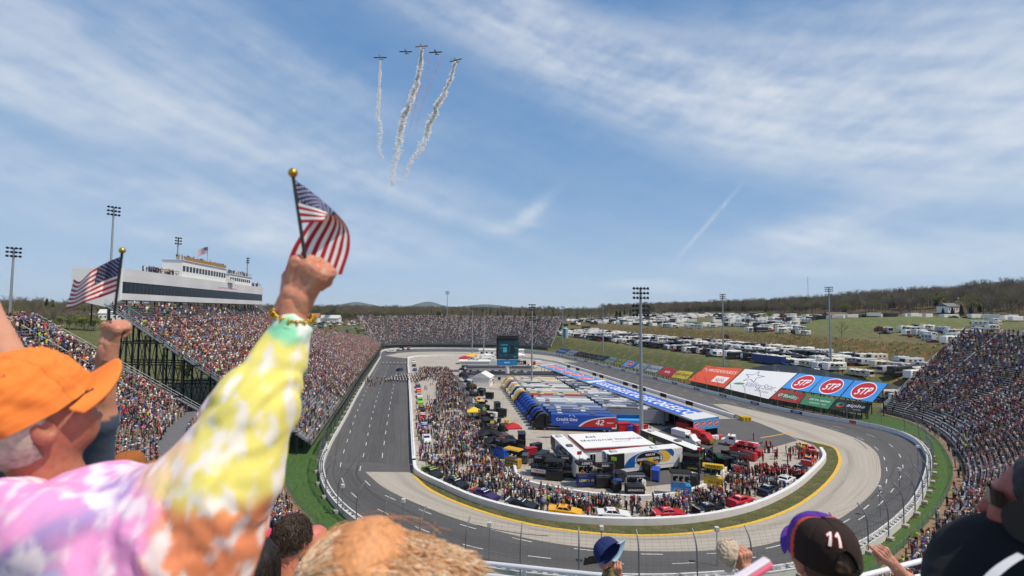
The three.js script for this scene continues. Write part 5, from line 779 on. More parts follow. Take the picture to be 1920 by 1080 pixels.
mast(-101, -115, 0, 55.3, 'tall floodlight mast behind the near end of the suite building', 0.9, 3, 4, 0.9); mast(-110, -150, 0, 53, 'floodlight mast behind the middle of the suite building', 0.9, 3, 3, 0.9); mast(-113, -195, 0, 51.5, 'floodlight mast behind the far end of the suite building', 1.0, 3, 2, 0.9);
mast(-118, -108, 6, 43.8, 'floodlight mast at the far left edge beyond the bleachers', 0.9, 3, 4, 0.9);
mast(37.5, -338, 6, 33.4, 'slim floodlight mast right of the far grandstand', -0.2, 2, 5, 0.8); mast(53.6, -270, 6, 34.4, 'floodlight mast behind the first dark advertising boards', -0.3, 2, 4, 0.8, true); mast(88.7, -193, 7, 37.6, 'floodlight mast behind the orange advertising board', -0.4, 3, 4, 0.75); mast(129.4, -187, 7, 40.6, 'floodlight mast in front of the motorhomes behind the blue boards', -0.5, 3, 5, 0.75);
for (const [i, p] of [[-24.459,-68.241], [-14.445,-63.284], [-2.49,-56.61], [10.872,-55.878], [24.563,-55.848], [54.681,-69.304], [64.369,-77.313], [78.962,-90.414]].entries()) { const t = thing('speaker_pole', `short pole with a pale box on top by the safety wall, ${['first', 'second', 'third', 'fourth', 'fifth', 'sixth', 'seventh', 'eighth'][i]} from the left`, 'pole', [p[0], 0, p[1]], 0, 'poles with boxes behind the catch fence'); mesh('pole', bar([0, 0, 0], [0, 4.1, 0], 0.05), steel, t); mesh('box', rbox(0.5, 0.55, 0.4, 0.06, 0, 4.3, 0), mat('#c9cac6', 0.6), t); }
// ---------- sloping advertising boards ----------
function board(c, draw, label, w = 512, h = 256, bg) {
  const [bl, br, tr, tl] = c.map(p => new THREE.Vector3(...p));
  const t = thing('advertising_board', label, 'billboard', [0, 0, 0], 0, 'sloping advertising boards along the back straight');
  const n = new THREE.Vector3().crossVectors(br.clone().sub(bl), tl.clone().sub(bl)).normalize(); if (n.y < 0) n.negate();
  const face = new THREE.BufferGeometry(); const N = 8, P = [], U = [], I = [];
  for (let j = 0; j <= N; j++) for (let i = 0; i <= N; i++) { const u = i / N, v = j / N; const p = bl.clone().lerp(br, u).lerp(tl.clone().lerp(tr, u), v); P.push(p.x, p.y, p.z); U.push(u, v); if (i && j) { const a = j * (N + 1) + i; I.push(a - N - 2, a - N - 1, a, a - N - 2, a, a - 1); } }
  face.setAttribute('position', new THREE.Float32BufferAttribute(P, 3)); face.setAttribute('uv', new THREE.Float32BufferAttribute(U, 2)); face.setIndex(I); face.computeVertexNormals();
  const m = new THREE.MeshStandardMaterial({ map: canvasTex(w, h, draw), roughness: 0.65 });
  mesh('sheet', face, m, t);
  const fr = [[bl, br], [br, tr], [tr, tl], [tl, bl]].map(([a, b]) => { const d = n.clone().multiplyScalar(-0.12); return beam(a.clone().add(d).toArray(), b.clone().add(d).toArray(), 0.16); }); mesh('frame', merge(fr), darkSteel, t);
  const posts = []; for (const u of [0.15, 0.5, 0.85]) { const a = tl.clone().lerp(tr, u), b = bl.clone().lerp(br, u); posts.push(beam([a.x, landH(a.x, a.z) - 0.2, a.z], [a.x, a.y - 0.2, a.z], 0.2), beam([b.x, landH(b.x, b.z) - 0.2, b.z], [b.x, b.y - 0.2, b.z], 0.2), beam([b.x, b.y - 0.25, b.z], [a.x, a.y - 0.25, a.z], 0.18)); } mesh('support', merge(posts), darkSteel, t);
}
const Q = (p, y) => [p[0], y, p[1]];
const fillT = (bg, fn) => (c, w, h) => { c.fillStyle = bg; c.fillRect(0, 0, w, h); c.textAlign = 'center'; c.textBaseline = 'middle'; fn && fn(c, w, h); };
const stpB = fillT('#3d93dd', (c, w, h) => stpLogo(c, w / 2, h / 2, 2.9));
board([Q([90.043,-154.023], 5.2), Q([93.831,-146.153], 5.2), Q([104.196,-154.075], 9), Q([100.617,-161.712], 9)], stpB, 'blue board with a red oval emblem, leftmost of the three large ones');
board([Q([94.177,-146.169], 5.2), Q([97.938,-138.228], 5.2), Q([106.107,-143.264], 9.4), Q([104.38,-154.086], 9)], stpB, 'blue board with a red oval emblem, middle of the three large ones');
board([Q([98.43,-138.249], 5.2), Q([101.626,-130.366], 5.2), Q([109.604,-134.611], 9.8), Q([106.451,-143.282], 9.4)], stpB, 'blue board with a red oval emblem next to the right stand');
board([Q([84.849,-152.154], 2), Q([89,-143.655], 2), Q([91.976,-144.586], 4.8), Q([90.209,-154.319], 4.8)], fillT('#b03a34', (c, w, h) => { c.fillStyle = '#2f6b4a'; c.beginPath(); c.ellipse(w / 2, h / 2, 170, 76, 0, 0, 7); c.fill(); c.fillStyle = '#f0e9d8'; c.font = 'bold 96px serif'; c.fillText("O'Reilly", w / 2, h / 2 + 6); }), 'red board with cream script on a green oval');
board([Q([89.338,-143.668], 2), Q([93.028,-136.074], 2), Q([96.061,-136.939], 4.8), Q([92.147,-144.594], 4.8)], fillT('#4c9a68', (c, w, h) => { c.fillStyle = '#eef2ee'; c.font = 'bold 66px sans-serif'; c.fillText("we're game", w * 0.55, h * 0.36); c.font = '50px sans-serif'; c.fillText('vapaper.com', w * 0.55, h * 0.68); c.fillStyle = '#cf4a55'; c.beginPath(); c.arc(80, 80, 34, 0, 7); c.fill(); }), 'green board with white writing');
board([Q([93.349,-136.086], 2), Q([100.46,-130.73], 2), Q([101.569,-130.884], 4.8), Q([96.386,-136.952], 4.8)], fillT('#26282b', (c, w, h) => { c.fillStyle = '#f0f0ee'; c.font = 'italic bold 100px sans-serif'; c.fillText('alpha', w * 0.62, h * 0.45); c.font = '36px sans-serif'; c.fillText('energy', w * 0.7, h * 0.78); ['#d84a3a', '#4aa45a', '#3a76c8'].forEach((k, i) => { c.fillStyle = k; c.beginPath(); c.arc(100, h * 0.48, 62 - i * 4, i * 2.1, i * 2.1 + 2.2); c.arc(100 + 14, h * 0.48, 30, i * 2.1 + 2, i * 2.1, true); c.fill(); }); }), 'black board with white italic word and a coloured swirl');
board([Q([79.179,-171.639], 2), Q([83.968,-151.204], 2), Q([100.036,-161.678], 9), Q([91.493,-180.886], 8)], fillT('#ecebe8', (c, w, h) => { c.fillStyle = '#2f5a8c'; c.font = '110px sans-serif'; c.textAlign = 'left'; c.fillText('Valley', 250, 290); c.fillStyle = '#5a6068'; c.fillText('Star', 545, 290); c.font = '34px sans-serif'; c.fillText('CREDIT UNION', 480, 370); c.strokeStyle = '#2f5a8c'; c.lineWidth = 9; c.beginPath(); const pts = []; for (let q = 0; q < 10; q++) { const a = -Math.PI / 2 + q * Math.PI / 5, d = q % 2 ? 50 : 120; pts.push([260 + Math.cos(a) * d * 1.3, 150 + Math.sin(a) * d]); } pts.forEach((p, i) => i ? c.lineTo(...p) : c.moveTo(...p)); c.closePath(); c.stroke(); c.fillStyle = '#4a9a6a'; c.beginPath(); c.ellipse(150, 310, 90, 22, -0.15, 0, 7); c.fill(); }), 'large white board with a blue outlined star', 800, 450);
board([Q([72.946,-190.951], 2), Q([79.333,-172.828], 2), Q([90.846,-180.845], 8), Q([84.258,-199.295], 7)], fillT('#e0562f', (c, w, h) => { c.fillStyle = '#f2e9dc'; c.font = '96px serif'; c.fillText('POWERSHARES', w / 2, h * 0.24, w * 0.94); c.fillStyle = '#eceae4'; c.fillRect(w * 0.56, h * 0.5, w * 0.34, h * 0.32); c.fillStyle = '#e0562f'; c.font = 'bold 74px sans-serif'; c.fillText('QQQ', w * 0.73, h * 0.67); }), 'large orange board with cream capital letters', 800, 450);
const small = [[[[69.0,2,-199.9],[72.8,2,-192.4],[76.3,5,-193.2],[72.0,5,-199.9]], '#dcc13c', 'CAMP SONNY', '#2a2620', 'yellow', 'yellow board with dark letters beside the orange one'], [[[66.1,2,-209.8],[68.8,2,-199.9],[72.7,5,-201.7],[70.0,5,-211.1]], '#b52a34', 'AAA', '#f0ece4', 'red', 'red board with a white emblem'], [[[63.8,2,-220.9],[66.8,2,-213.5],[69.7,5,-211.1],[66.1,5,-219.2]], '#e6e5e1', 'StateFarm', '#4a4c55', 'white', 'white board left of the red one'], [[[60.3,2,-230.9],[63.6,2,-222.8],[65.8,5,-219.1],[63.5,5,-228.0]], '#dfe0e2', 'Pepsi', '#34528c', 'white', 'white and blue board right of the blue emblem board'], [[[56.7,2,-239.6],[60.0,2,-230.9],[62.7,5,-227.9],[60.8,5,-240.1]], '#3d93dd', 'STP', '#c22530', 'blue', 'small blue board with a red emblem'], [[[55.2,2,-251.6],[57.9,2,-244.3],[60.5,5,-240.0],[57.6,5,-247.9]], '#d9cf5a', 'Kroger', '#2c4a86', 'yellow', 'small yellow board farther down the straight'], [[[52.1,2,-262.0],[54.9,2,-251.6],[57.3,5,-247.8],[55.1,5,-256.3]], '#c9cdb8', 'SUNOCO', '#333a70', 'pale', 'small pale board on the straight'], [[[46.4,2,-273.2],[51.8,2,-262.0],[54.8,5,-256.3],[49.0,5,-268.2]], '#3f4a52', 'TUMS', '#b8c0c4', 'slate', 'long slate board in the row'], [[[43.6,2,-285.6],[46.6,2,-276.2],[48.7,5,-268.2],[45.6,5,-278.0]], '#2e3c52', 'GOODY', '#b8c0d4', 'navy', 'small navy board in the row'], [[[39.6,2,-295.5],[43.2,2,-285.5],[45.3,5,-278.0],[42.7,5,-288.7]], '#3a3c48', 'Camping', '#c46a5a', 'dark', 'dark board near the far end of the row'], [[[35.0,2,-306.2],[39.3,2,-295.5],[42.4,5,-288.7],[38.5,5,-300.1]], '#cfd2d6', 'Sprint', '#3a4150', 'grey', 'pale grey board near the far turn'], [[[30.1,2,-317.6],[34.7,2,-306.1],[38.2,5,-300.1],[33.6,5,-312.4]], '#3b69ad', 'Bojangles', '#e8e8ec', 'blue', 'blue board at the far end of the row']];

small.forEach(([q, bg, tx, fg, , label]) => board(q, fillT(bg, (c, w, h) => { if (tx === 'STP') { stpLogo(c, w / 2, h / 2, 1.3); return; } c.fillStyle = fg; c.font = 'bold 50px sans-serif'; c.fillText(tx, w / 2, h / 2, w * 0.9); }), label, 256, 128));

// ---------- motorhomes, cars, tents on the hillside ----------
const along = (s, e) => [89 - 0.297 * s + 0.955 * e, -130 - 0.955 * s - 0.297 * e];
function rvProto(kind) {
  const t = new THREE.Group(); const L = [9.5, 7.6, 10.5][kind], H = [2.75, 2.3, 2.9][kind], c = ['#e9e8e4', '#e4e2dc', '#23252a'][kind], y = 0.55;
  if (kind === 1) mesh('shell', extr([[-L / 2, y], [L / 2 - 0.5, y], [L / 2, y + 0.9], [L / 2 - 0.7, y + H], [-L / 2 + 0.2, y + H]], 2.4, 0.1), mat(c, 0.5), t); else mesh('shell', rbox(L, H, 2.5, 0.18, 0, y + H / 2, 0), mat(c, 0.45), t);
  const wm = mat('#191d22', 0.2); for (const s of [-1, 1]) for (const x of kind === 2 ? [-3.4, -1.4, 1, 3] : [-2.6, -0.2, 2.2]) { const w = mesh('window', box(1.1, 0.65, 0.05, x, y + H * 0.62, s * 1.27), wm, t); }
  if (kind !== 1) mesh('windshield', box(0.06, H * 0.45, 2.1, L / 2 + 0.01, y + H * 0.62, 0), wm, t);
  for (const s of [-1, 1]) mesh('stripe', box(L * 0.92, 0.18, 0.03, 0, y + H * 0.32, s * 1.265), mat(['#8b6f52', '#5d6f88', '#a9a39a'][kind], 0.5), t);
  mesh('door', box(0.75, 1.75, 0.05, 0.9 + kind * 0.3, y + 0.95, 1.272), mat(['#d3d1ca', '#cfccc4', '#3a3d42'][kind], 0.5), t);
  for (const x of [-L * 0.22, L * 0.2]) mesh('roof_unit', rbox(0.95, 0.3, 0.75, 0.08, x, y + H + 0.15, 0), mat('#d8d7d2', 0.6), t);
  mesh('awning', box(L * 0.5, 0.05, 1.7, -0.4, y + H * 0.92, 2.1, 0, 0.14), mat(['#c9c5b8', '#8d9aa8', '#3b3f46'][kind], 0.8), t);
  for (const x of [-L * 0.25, L * 0.32]) for (const s of [-1.05, 1.05]) { const w = mesh('wheel', TY, tyreM, t); w.position.set(x, 0.36, s); }
  return t;
}
const RVK = [0, 1, 2].map(rvProto), rvName = ['motorhome', 'travel_trailer', 'motor_coach'], rvWord = ['white motorhome', 'cream travel trailer', 'black motor coach'];
const carC = ['#dcdcda', '#1c1d20', '#8d9196', '#9b2029', '#23365f', '#c9c9c6', '#4b4e53', '#e4e3df', '#6b1f24', '#2e3a34', '#b7b9ba', '#3a4d74'], carN = ['white', 'black', 'silver', 'red', 'navy', 'pale grey', 'charcoal', 'white', 'maroon', 'dark green', 'light grey', 'blue'];
const CAR_B = [extr([[-2.2, 0.3], ...arch(-1.35, 0.36, 0.3), ...arch(1.35, 0.36, 0.3), [2.2, 0.3], [2.25, 0.7], [1.2, 0.9], [-1.8, 0.95], [-2.25, 0.85]], 1.78, 0.1), extr([[-2.7, 0.45], ...arch(-1.6, 0.42, 0.42), ...arch(1.65, 0.42, 0.42), [2.6, 0.45], [2.65, 1.0], [1.5, 1.15], [-0.9, 1.15], [-2.7, 1.1]], 1.9, 0.1)], CAR_G = [hull(-1.7, 1.1, 1.6, 0.9, -1.1, 0.4, 1.3, 1.42), hull(-0.9, 1.4, 1.74, 1.12, -0.7, 0.6, 1.45, 1.78)];
const CAR_R = [rbox(1.5, 0.05, 1.3, 0.02, -0.35, 1.43, 0), rbox(1.3, 0.05, 1.45, 0.02, -0.05, 1.79, 0)];
const carProto = carC.flatMap(c => [0, 1].map(k => { const t = new THREE.Group(); mesh('body', CAR_B[k], mat(c, 0.3, 0.1), t); mesh('cabin', CAR_G[k], glassM, t); mesh('roof', CAR_R[k], mat(c, 0.3, 0.1), t); for (const x of [-1.4, 1.45]) { for (const s of [-0.75, 0.75]) { const w = mesh('wheel', TY, tyreM, t); w.position.set(x, 0.35, s); } } return t; }));
const rvSpots = [], carSpots = [];
{
  const okU = (x, z) => Math.hypot((x - 262) / 62, (z + 318) / 40) > 1;
  // lower lot behind the boards
  for (let row = 0; row < 4; row++) for (let s = 2; s < 330; s += rr(4.2, 5.6)) { const e = 50 + row * 12.5 + rr(-2, 2); if (rnd() < 0.12) continue; const p = along(s, e); if (p[1] > -150) continue; const far = s > 60 && s < 250; rvSpots.push([p, rnd() < (row < 2 && far ? 0.6 : 0.15) ? 2 : rnd() < 0.6 ? 0 : 1, 0.29 + (rnd() < 0.5 ? Math.PI : 0) + rr(-0.2, 0.2) + (rnd() < 0.12 ? 1.5 : 0), 'behind the boards in the ' + ['first', 'second', 'third', 'fourth'][row] + ' row']); if (rnd() < 0.4) { const q = along(s + 2.5, e - 5.8); carSpots.push([q, rr(0, 6), 'between the motorhomes behind the boards']); } }
  // upper field
  for (let e = 128; e < 330; e += 13) for (let s = -70; s < 470; s += rr(4.5, 9)) { const c = nz(e * 0.017, s * 0.02, 8); const p = along(s + rr(-2, 2), e + rr(-3, 3)); if (c < -0.2 || !okU(...p) || p[1] > -175 - e * 0.2) continue; const k = rnd(); if (k < 0.62) rvSpots.push([p, k < 0.28 ? 0 : k < 0.57 ? 1 : 2, rnd() < 0.6 ? 0.3 + rr(-0.2, 0.2) : rr(0, 6), 'on the upper field']); else if (k < 0.9) carSpots.push([p, rr(0, 6), 'on the upper field']); }
  for (let k = 0; k < 70; k++) { const p = [rr(30, 150), -rr(470, 640)]; rvSpots.push([p, Math.floor(rnd() * 2.3), rr(0, 6), 'in the distant field right of the far stand']); }
  // car parks
  for (let r = 0; r < 15; r++) for (let k = 0; k < 24; k++) { const x = -262 + k * 5.4 + rr(-0.4, 0.4), z = -452 - r * 12; if (rnd() < 0.3 || x > -118 - r * 1.5) continue; carSpots.push([[x, z], 1.57 + (rnd() < 0.5 ? Math.PI : 0) + rr(-0.06, 0.06), 'in the car park beyond the main grandstand']); }
  for (let k = 0; k < 70; k++) carSpots.push([[-rr(290, 400), -rr(290, 420)], rr(0, 6), 'in the car park at far left']);
}
const dcam = p => Math.hypot(p[0][0], p[0][1]);
const ordW = n => n;
{
  const place = (list, max, build, stuffName, stuffLabel, stuffGeo) => {
    list.sort((a, b) => dcam(a) - dcam(b)); list.slice(0, max).forEach(build);
    const rest = list.slice(max); if (!rest.length) return;
    const im = new THREE.InstancedMesh(stuffGeo, new THREE.MeshStandardMaterial({ color: 0xffffff, roughness: 0.5 }), rest.length); im.name = stuffName; const M = new THREE.Matrix4(), q = new THREE.Quaternion(), c = new THREE.Color();
    rest.forEach((s, i) => { const [x, z] = s[0]; M.compose(new THREE.Vector3(x, landH(x, z) - 0.05, z), q.setFromAxisAngle(UPV, s[s.length - 2]), new THREE.Vector3(1, 1, 1)); im.setMatrixAt(i, M); im.setColorAt(i, c.set(stuffName === 'distant_cars' ? pick(carC) : pick(['#e6e5e1', '#dcdad4', '#2c2e33']))); }); tag(im, stuffLabel, 'vehicles', null, 'stuff'); scene.add(im);
  };
  place(rvSpots, 300, ([p, k, a, w], i) => { const o = RVK[k].clone(); o.name = numbered(rvName[k]); scene.add(o); o.position.set(p[0], landH(...p) - 0.06, p[1]); o.rotation.y = a; tag(o, `${rvWord[k]} parked ${w}`, 'motorhome', 'campers ' + w); o.scale.set(rr(0.8, 1.1), rr(0.82, 1.1), 1); if (k < 2) o.children[0].material = mat(pick(['#efeeea', '#e4e0d4', '#cfd0d0', '#d8cdb8', '#e9e8e4', '#bfc3c6']), 0.45); }, 'distant_campers', 'campers in the farthest fields, seen as one mass', merge([rbox(9, 2.6, 2.5, 0.15, 0, 1.85, 0)]));
  place(carSpots, 300, ([p, a, w], i) => { const k = Math.floor(rnd() * carProto.length), o = carProto[k].clone(); o.name = numbered(k % 2 ? 'pickup_truck' : 'parked_car'); scene.add(o); o.position.set(p[0], landH(...p) - 0.06, p[1]); o.rotation.y = a; tag(o, `${carN[k >> 1]} ${k % 2 ? 'pickup' : 'car'} parked ${w}`, k % 2 ? 'pickup' : 'car', 'vehicles ' + w); }, 'distant_cars', 'rows of cars in the far car parks, seen as one mass', merge([CAR_B[0], CAR_G[0]]));
  // printed transporter by the grey fence
  const tp = along(62, 44); transporter([tp[0], landH(...tp) - 0.05, tp[1]], 1.86, '#23407f', '#d9d8d4', null, 'blue and white trailer behind the orange board', {});
}
// grey fence and people behind the boards
{
  const f = thing('panel_fence', 'grey panel fence between the blue boards and the motorhomes', 'fence'); const a = [97.852,-189.951], b = [137.136,-160.389]; const n = 40;
  for (let k = 0; k < n; k++) { const p = [lerp(a[0], b[0], k / n), lerp(a[1], b[1], k / n)], q = [lerp(a[0], b[0], (k + 0.94) / n), lerp(a[1], b[1], (k + 0.94) / n)], y = landH(...p); mesh('panel', beam([p[0], y + 1.1, p[1]], [q[0], y + 1.1, q[1]], 0.08, 2.3), mat(k % 7 ? '#8f9498' : '#a6abae', 0.6, 0.3), f); mesh('post', bar([p[0], y - 0.2, p[1]], [p[0], y + 2.5, p[1]], 0.06), steel, f); }
  for (let k = 0; k < 120; k++) { const t = rr(0.2, 0.95), o = rr(1.5, 5), x = lerp(a[0], b[0], t) - 0.6 * o, z = lerp(a[1], b[1], t) + 0.8 * o; addPerson(x, landH(x, z) - 0.1, z, rr(2, 5), 'hill'); }
  for (let k = 0; k < 110; k++) { const p = along(rr(10, 300), rr(46, 60)); addPerson(p[0], landH(...p) - 0.1, p[1], rr(0, 6), 'hill'); }
}
function house(pos, w, d, h, wallC, roofC, label, turn) {
  const t = thing('house', label, 'building', [pos[0], landH(...pos) - 0.2, pos[1]], turn);
  mesh('wall', box(w, h, d, 0, h / 2, 0), mat(wallC, 0.8), t); mesh('roof', extr([[-d / 2 - 0.5, 0], [d / 2 + 0.5, 0], [0, d * 0.33]], w + 0.8, 0.04).rotateY(Math.PI / 2).translate(0, h, 0), mat(roofC, 0.8), t);
  for (let x = -w / 2 + 1.6; x < w / 2 - 1; x += 2.8) { const q = mesh('window', box(1, 1.3, 0.06, x, h * 0.55, d / 2 + 0.03), glassM, t); mesh('sill', box(1.2, 0.1, 0.16, x, h * 0.55 - 0.7, d / 2 + 0.06), whiteM, q); } mesh('door', box(1, 2.1, 0.07, 0.3, 1.05, d / 2 + 0.035), mat('#5a3f32', 0.7), t);
}
house([385, -405], 13, 9, 5.5, '#e6e5e1', '#6d6f72', 'white gabled house among evergreens on the right hill', 0.2); house([300, -425], 20, 8, 3.2, '#a88d78', '#6b5648', 'long brown house on top of the green knoll', 0.1);
house([-255, -560], 40, 16, 6, '#e2e0da', '#a5764a', 'long white shed with a tan roof behind the main grandstand', 0.1); house([-225, -572], 22, 12, 5, '#dfded9', '#c9c8c3', 'white block building beside the tan-roofed shed', 0.1); house([-330, -380], 16, 10, 6, '#e4e3de', '#cfcdc7', 'white house at the edge of the far left wood', 0.5);
tent([-118, landH(-118, -425), -425], 12, 12, 4.5, '#efeeea', 'white peaked tent beyond the end of the main grandstand', 0.3); tent([-106, landH(-106, -418), -418], 9, 9, 4.2, '#efeeea', 'smaller white peaked tent beside the larger one', 0.3); tent([-88, landH(-88, -430), -430], 9, 8, 3.6, '#a3262c', 'dark red tent left of the far grandstand', 0.2);
{ const t = thing('radio_mast', 'slender lattice radio mast on the wooded ridge', 'mast', [388, landH(388, -600) - 0.5, -600]); const g = []; for (const [x, z] of [[0, 0.6], [-0.5, -0.3], [0.5, -0.3]]) g.push(bar([x, 0, z], [x * 0.4, 42, z * 0.4], 0.12, 0.07, 4)); for (let y = 0; y < 42; y += 2) { const k = 1 - y / 70; g.push(bar([-0.5 * k, y, -0.3 * k], [0.5 * k, y + 2, -0.3 * k], 0.05, 0.05, 3), bar([0.5 * k, y, -0.3 * k], [0, y + 2, 0.6 * k], 0.05, 0.05, 3)); } mesh('lattice', merge(g), mat('#a7a9ab', 0.5, 0.4), t); mesh('antenna', merge([cyl(0.5, 0.5, 2.4, 0, 36, 0, 8), cyl(0.4, 0.4, 2, 0, 41, 0, 8)]), mat('#d3d3d0', 0.6), t); }
{ const t = thing('water_tank', 'pale blue water tank right of the far grandstand', 'tank', [46, landH(46, -392) - 0.2, -392]); mesh('tank', cyl(2.2, 2.2, 8, 0, 4, 0, 16), mat('#8fb4c9', 0.6), t); mesh('lid', new THREE.ConeGeometry(2.3, 1, 16).translate(0, 8.5, 0), mat('#a9c5d4', 0.6), t); }

// ---------- trees ----------
function branchTree(h, spread, twigs, leaf) {
  const T = [], C = [], leafP = [];
  const grow = (p, d, len, r, lev) => {
    const q = p.clone().addScaledVector(d, len); (lev < 2 ? T : C).push(bar(p.toArray(), q.toArray(), r, r * 0.62, lev < 2 ? 5 : 3));
    if (lev >= 3) { for (let k = 0; k < twigs; k++) { const t = rnd(), a = p.clone().lerp(q, t), e = d.clone().add(new THREE.Vector3(rr(-1, 1), rr(-0.4, 0.9), rr(-1, 1)).multiplyScalar(0.9)).normalize(); const b = a.clone().addScaledVector(e, len * rr(0.4, 0.8)); C.push(bar(a.toArray(), b.toArray(), r * 0.5, r * 0.2, 3)); if (leaf) leafP.push(b, a.clone().lerp(b, 0.5)); } return; }
    const n = lev === 0 ? 5 : 3; for (let k = 0; k < n; k++) { const a = k / n * 6.28 + rr(0, 1.4), tilt = rr(0.35, 0.85) * spread; const e = d.clone().multiplyScalar(Math.cos(tilt)).add(new THREE.Vector3(Math.cos(a), 0.15, Math.sin(a)).multiplyScalar(Math.sin(tilt))).normalize(); grow(p.clone().lerp(q, lev === 0 ? rr(0.55, 1) : rr(0.6, 1)), e, len * rr(0.55, 0.75), r * 0.55, lev + 1); }
    if (lev < 2) grow(q, d.clone().add(new THREE.Vector3(rr(-0.15, 0.15), 0, rr(-0.15, 0.15))).normalize(), len * 0.62, r * 0.6, lev + 1);
  };
  grow(new THREE.Vector3(0, -0.4, 0), new THREE.Vector3(0, 1, 0), h * 0.42, h * 0.017, 0);
  let lg = null; if (leaf) { const L = []; for (const p of leafP) for (let k = 0; k < leaf; k++) { const g = new THREE.PlaneGeometry(rr(0.25, 0.5), rr(0.2, 0.4)); g.rotateX(rr(0, 3)); g.rotateY(rr(0, 6)); g.translate(p.x + rr(-0.5, 0.5), p.y + rr(-0.5, 0.5), p.z + rr(-0.5, 0.5)); L.push(g); } lg = merge(L); }
  return [merge(T), merge(C), lg];
}
function pineTree(h) { const C = []; for (let y = h * 0.12; y < h; y += h * 0.045) { const r = (h - y) * 0.26 + 0.2; for (let k = 0; k < 10; k++) { const a = rnd() * 6.28, l = r * rr(0.7, 1.1); for (let q = 0; q < 5; q++) { const t = (q + 1) / 5, g = new THREE.PlaneGeometry(0.7 + 0.5 * (1 - t), 0.45); g.rotateX(rr(-1.2, -0.3)); g.rotateY(rr(0, 6)); g.translate(Math.cos(a) * l * t, y - t * l * 0.22 + rr(-0.1, 0.2), Math.sin(a) * l * t); C.push(g); } } } return [bar([0, -0.4, 0], [0, h, 0], h * 0.018, 0.03, 6), merge(C), null]; }
const barkM = mat('#6c665c', 0.95), twigM = mat('#736b5b', 0.95), budM = mat('#7d8a3c', 0.9), pineM = mat('#2f4a2a', 0.9), redM = mat('#7b4a4a', 0.9);
const TREES = [branchTree(17, 1, 5), branchTree(15, 0.85, 5), branchTree(19, 0.75, 5), branchTree(13, 1.05, 4, 2), pineTree(14), branchTree(9, 1.1, 4, 2)];
const treeKind = [['bare_tree', 'bare grey-brown tree'], ['bare_tree', 'bare slender tree'], ['bare_tree', 'tall bare tree'], ['budding_tree', 'budding pale green tree'], ['evergreen_tree', 'dark evergreen'], ['redbud_tree', 'small reddish tree']];
const treeSpots = [];
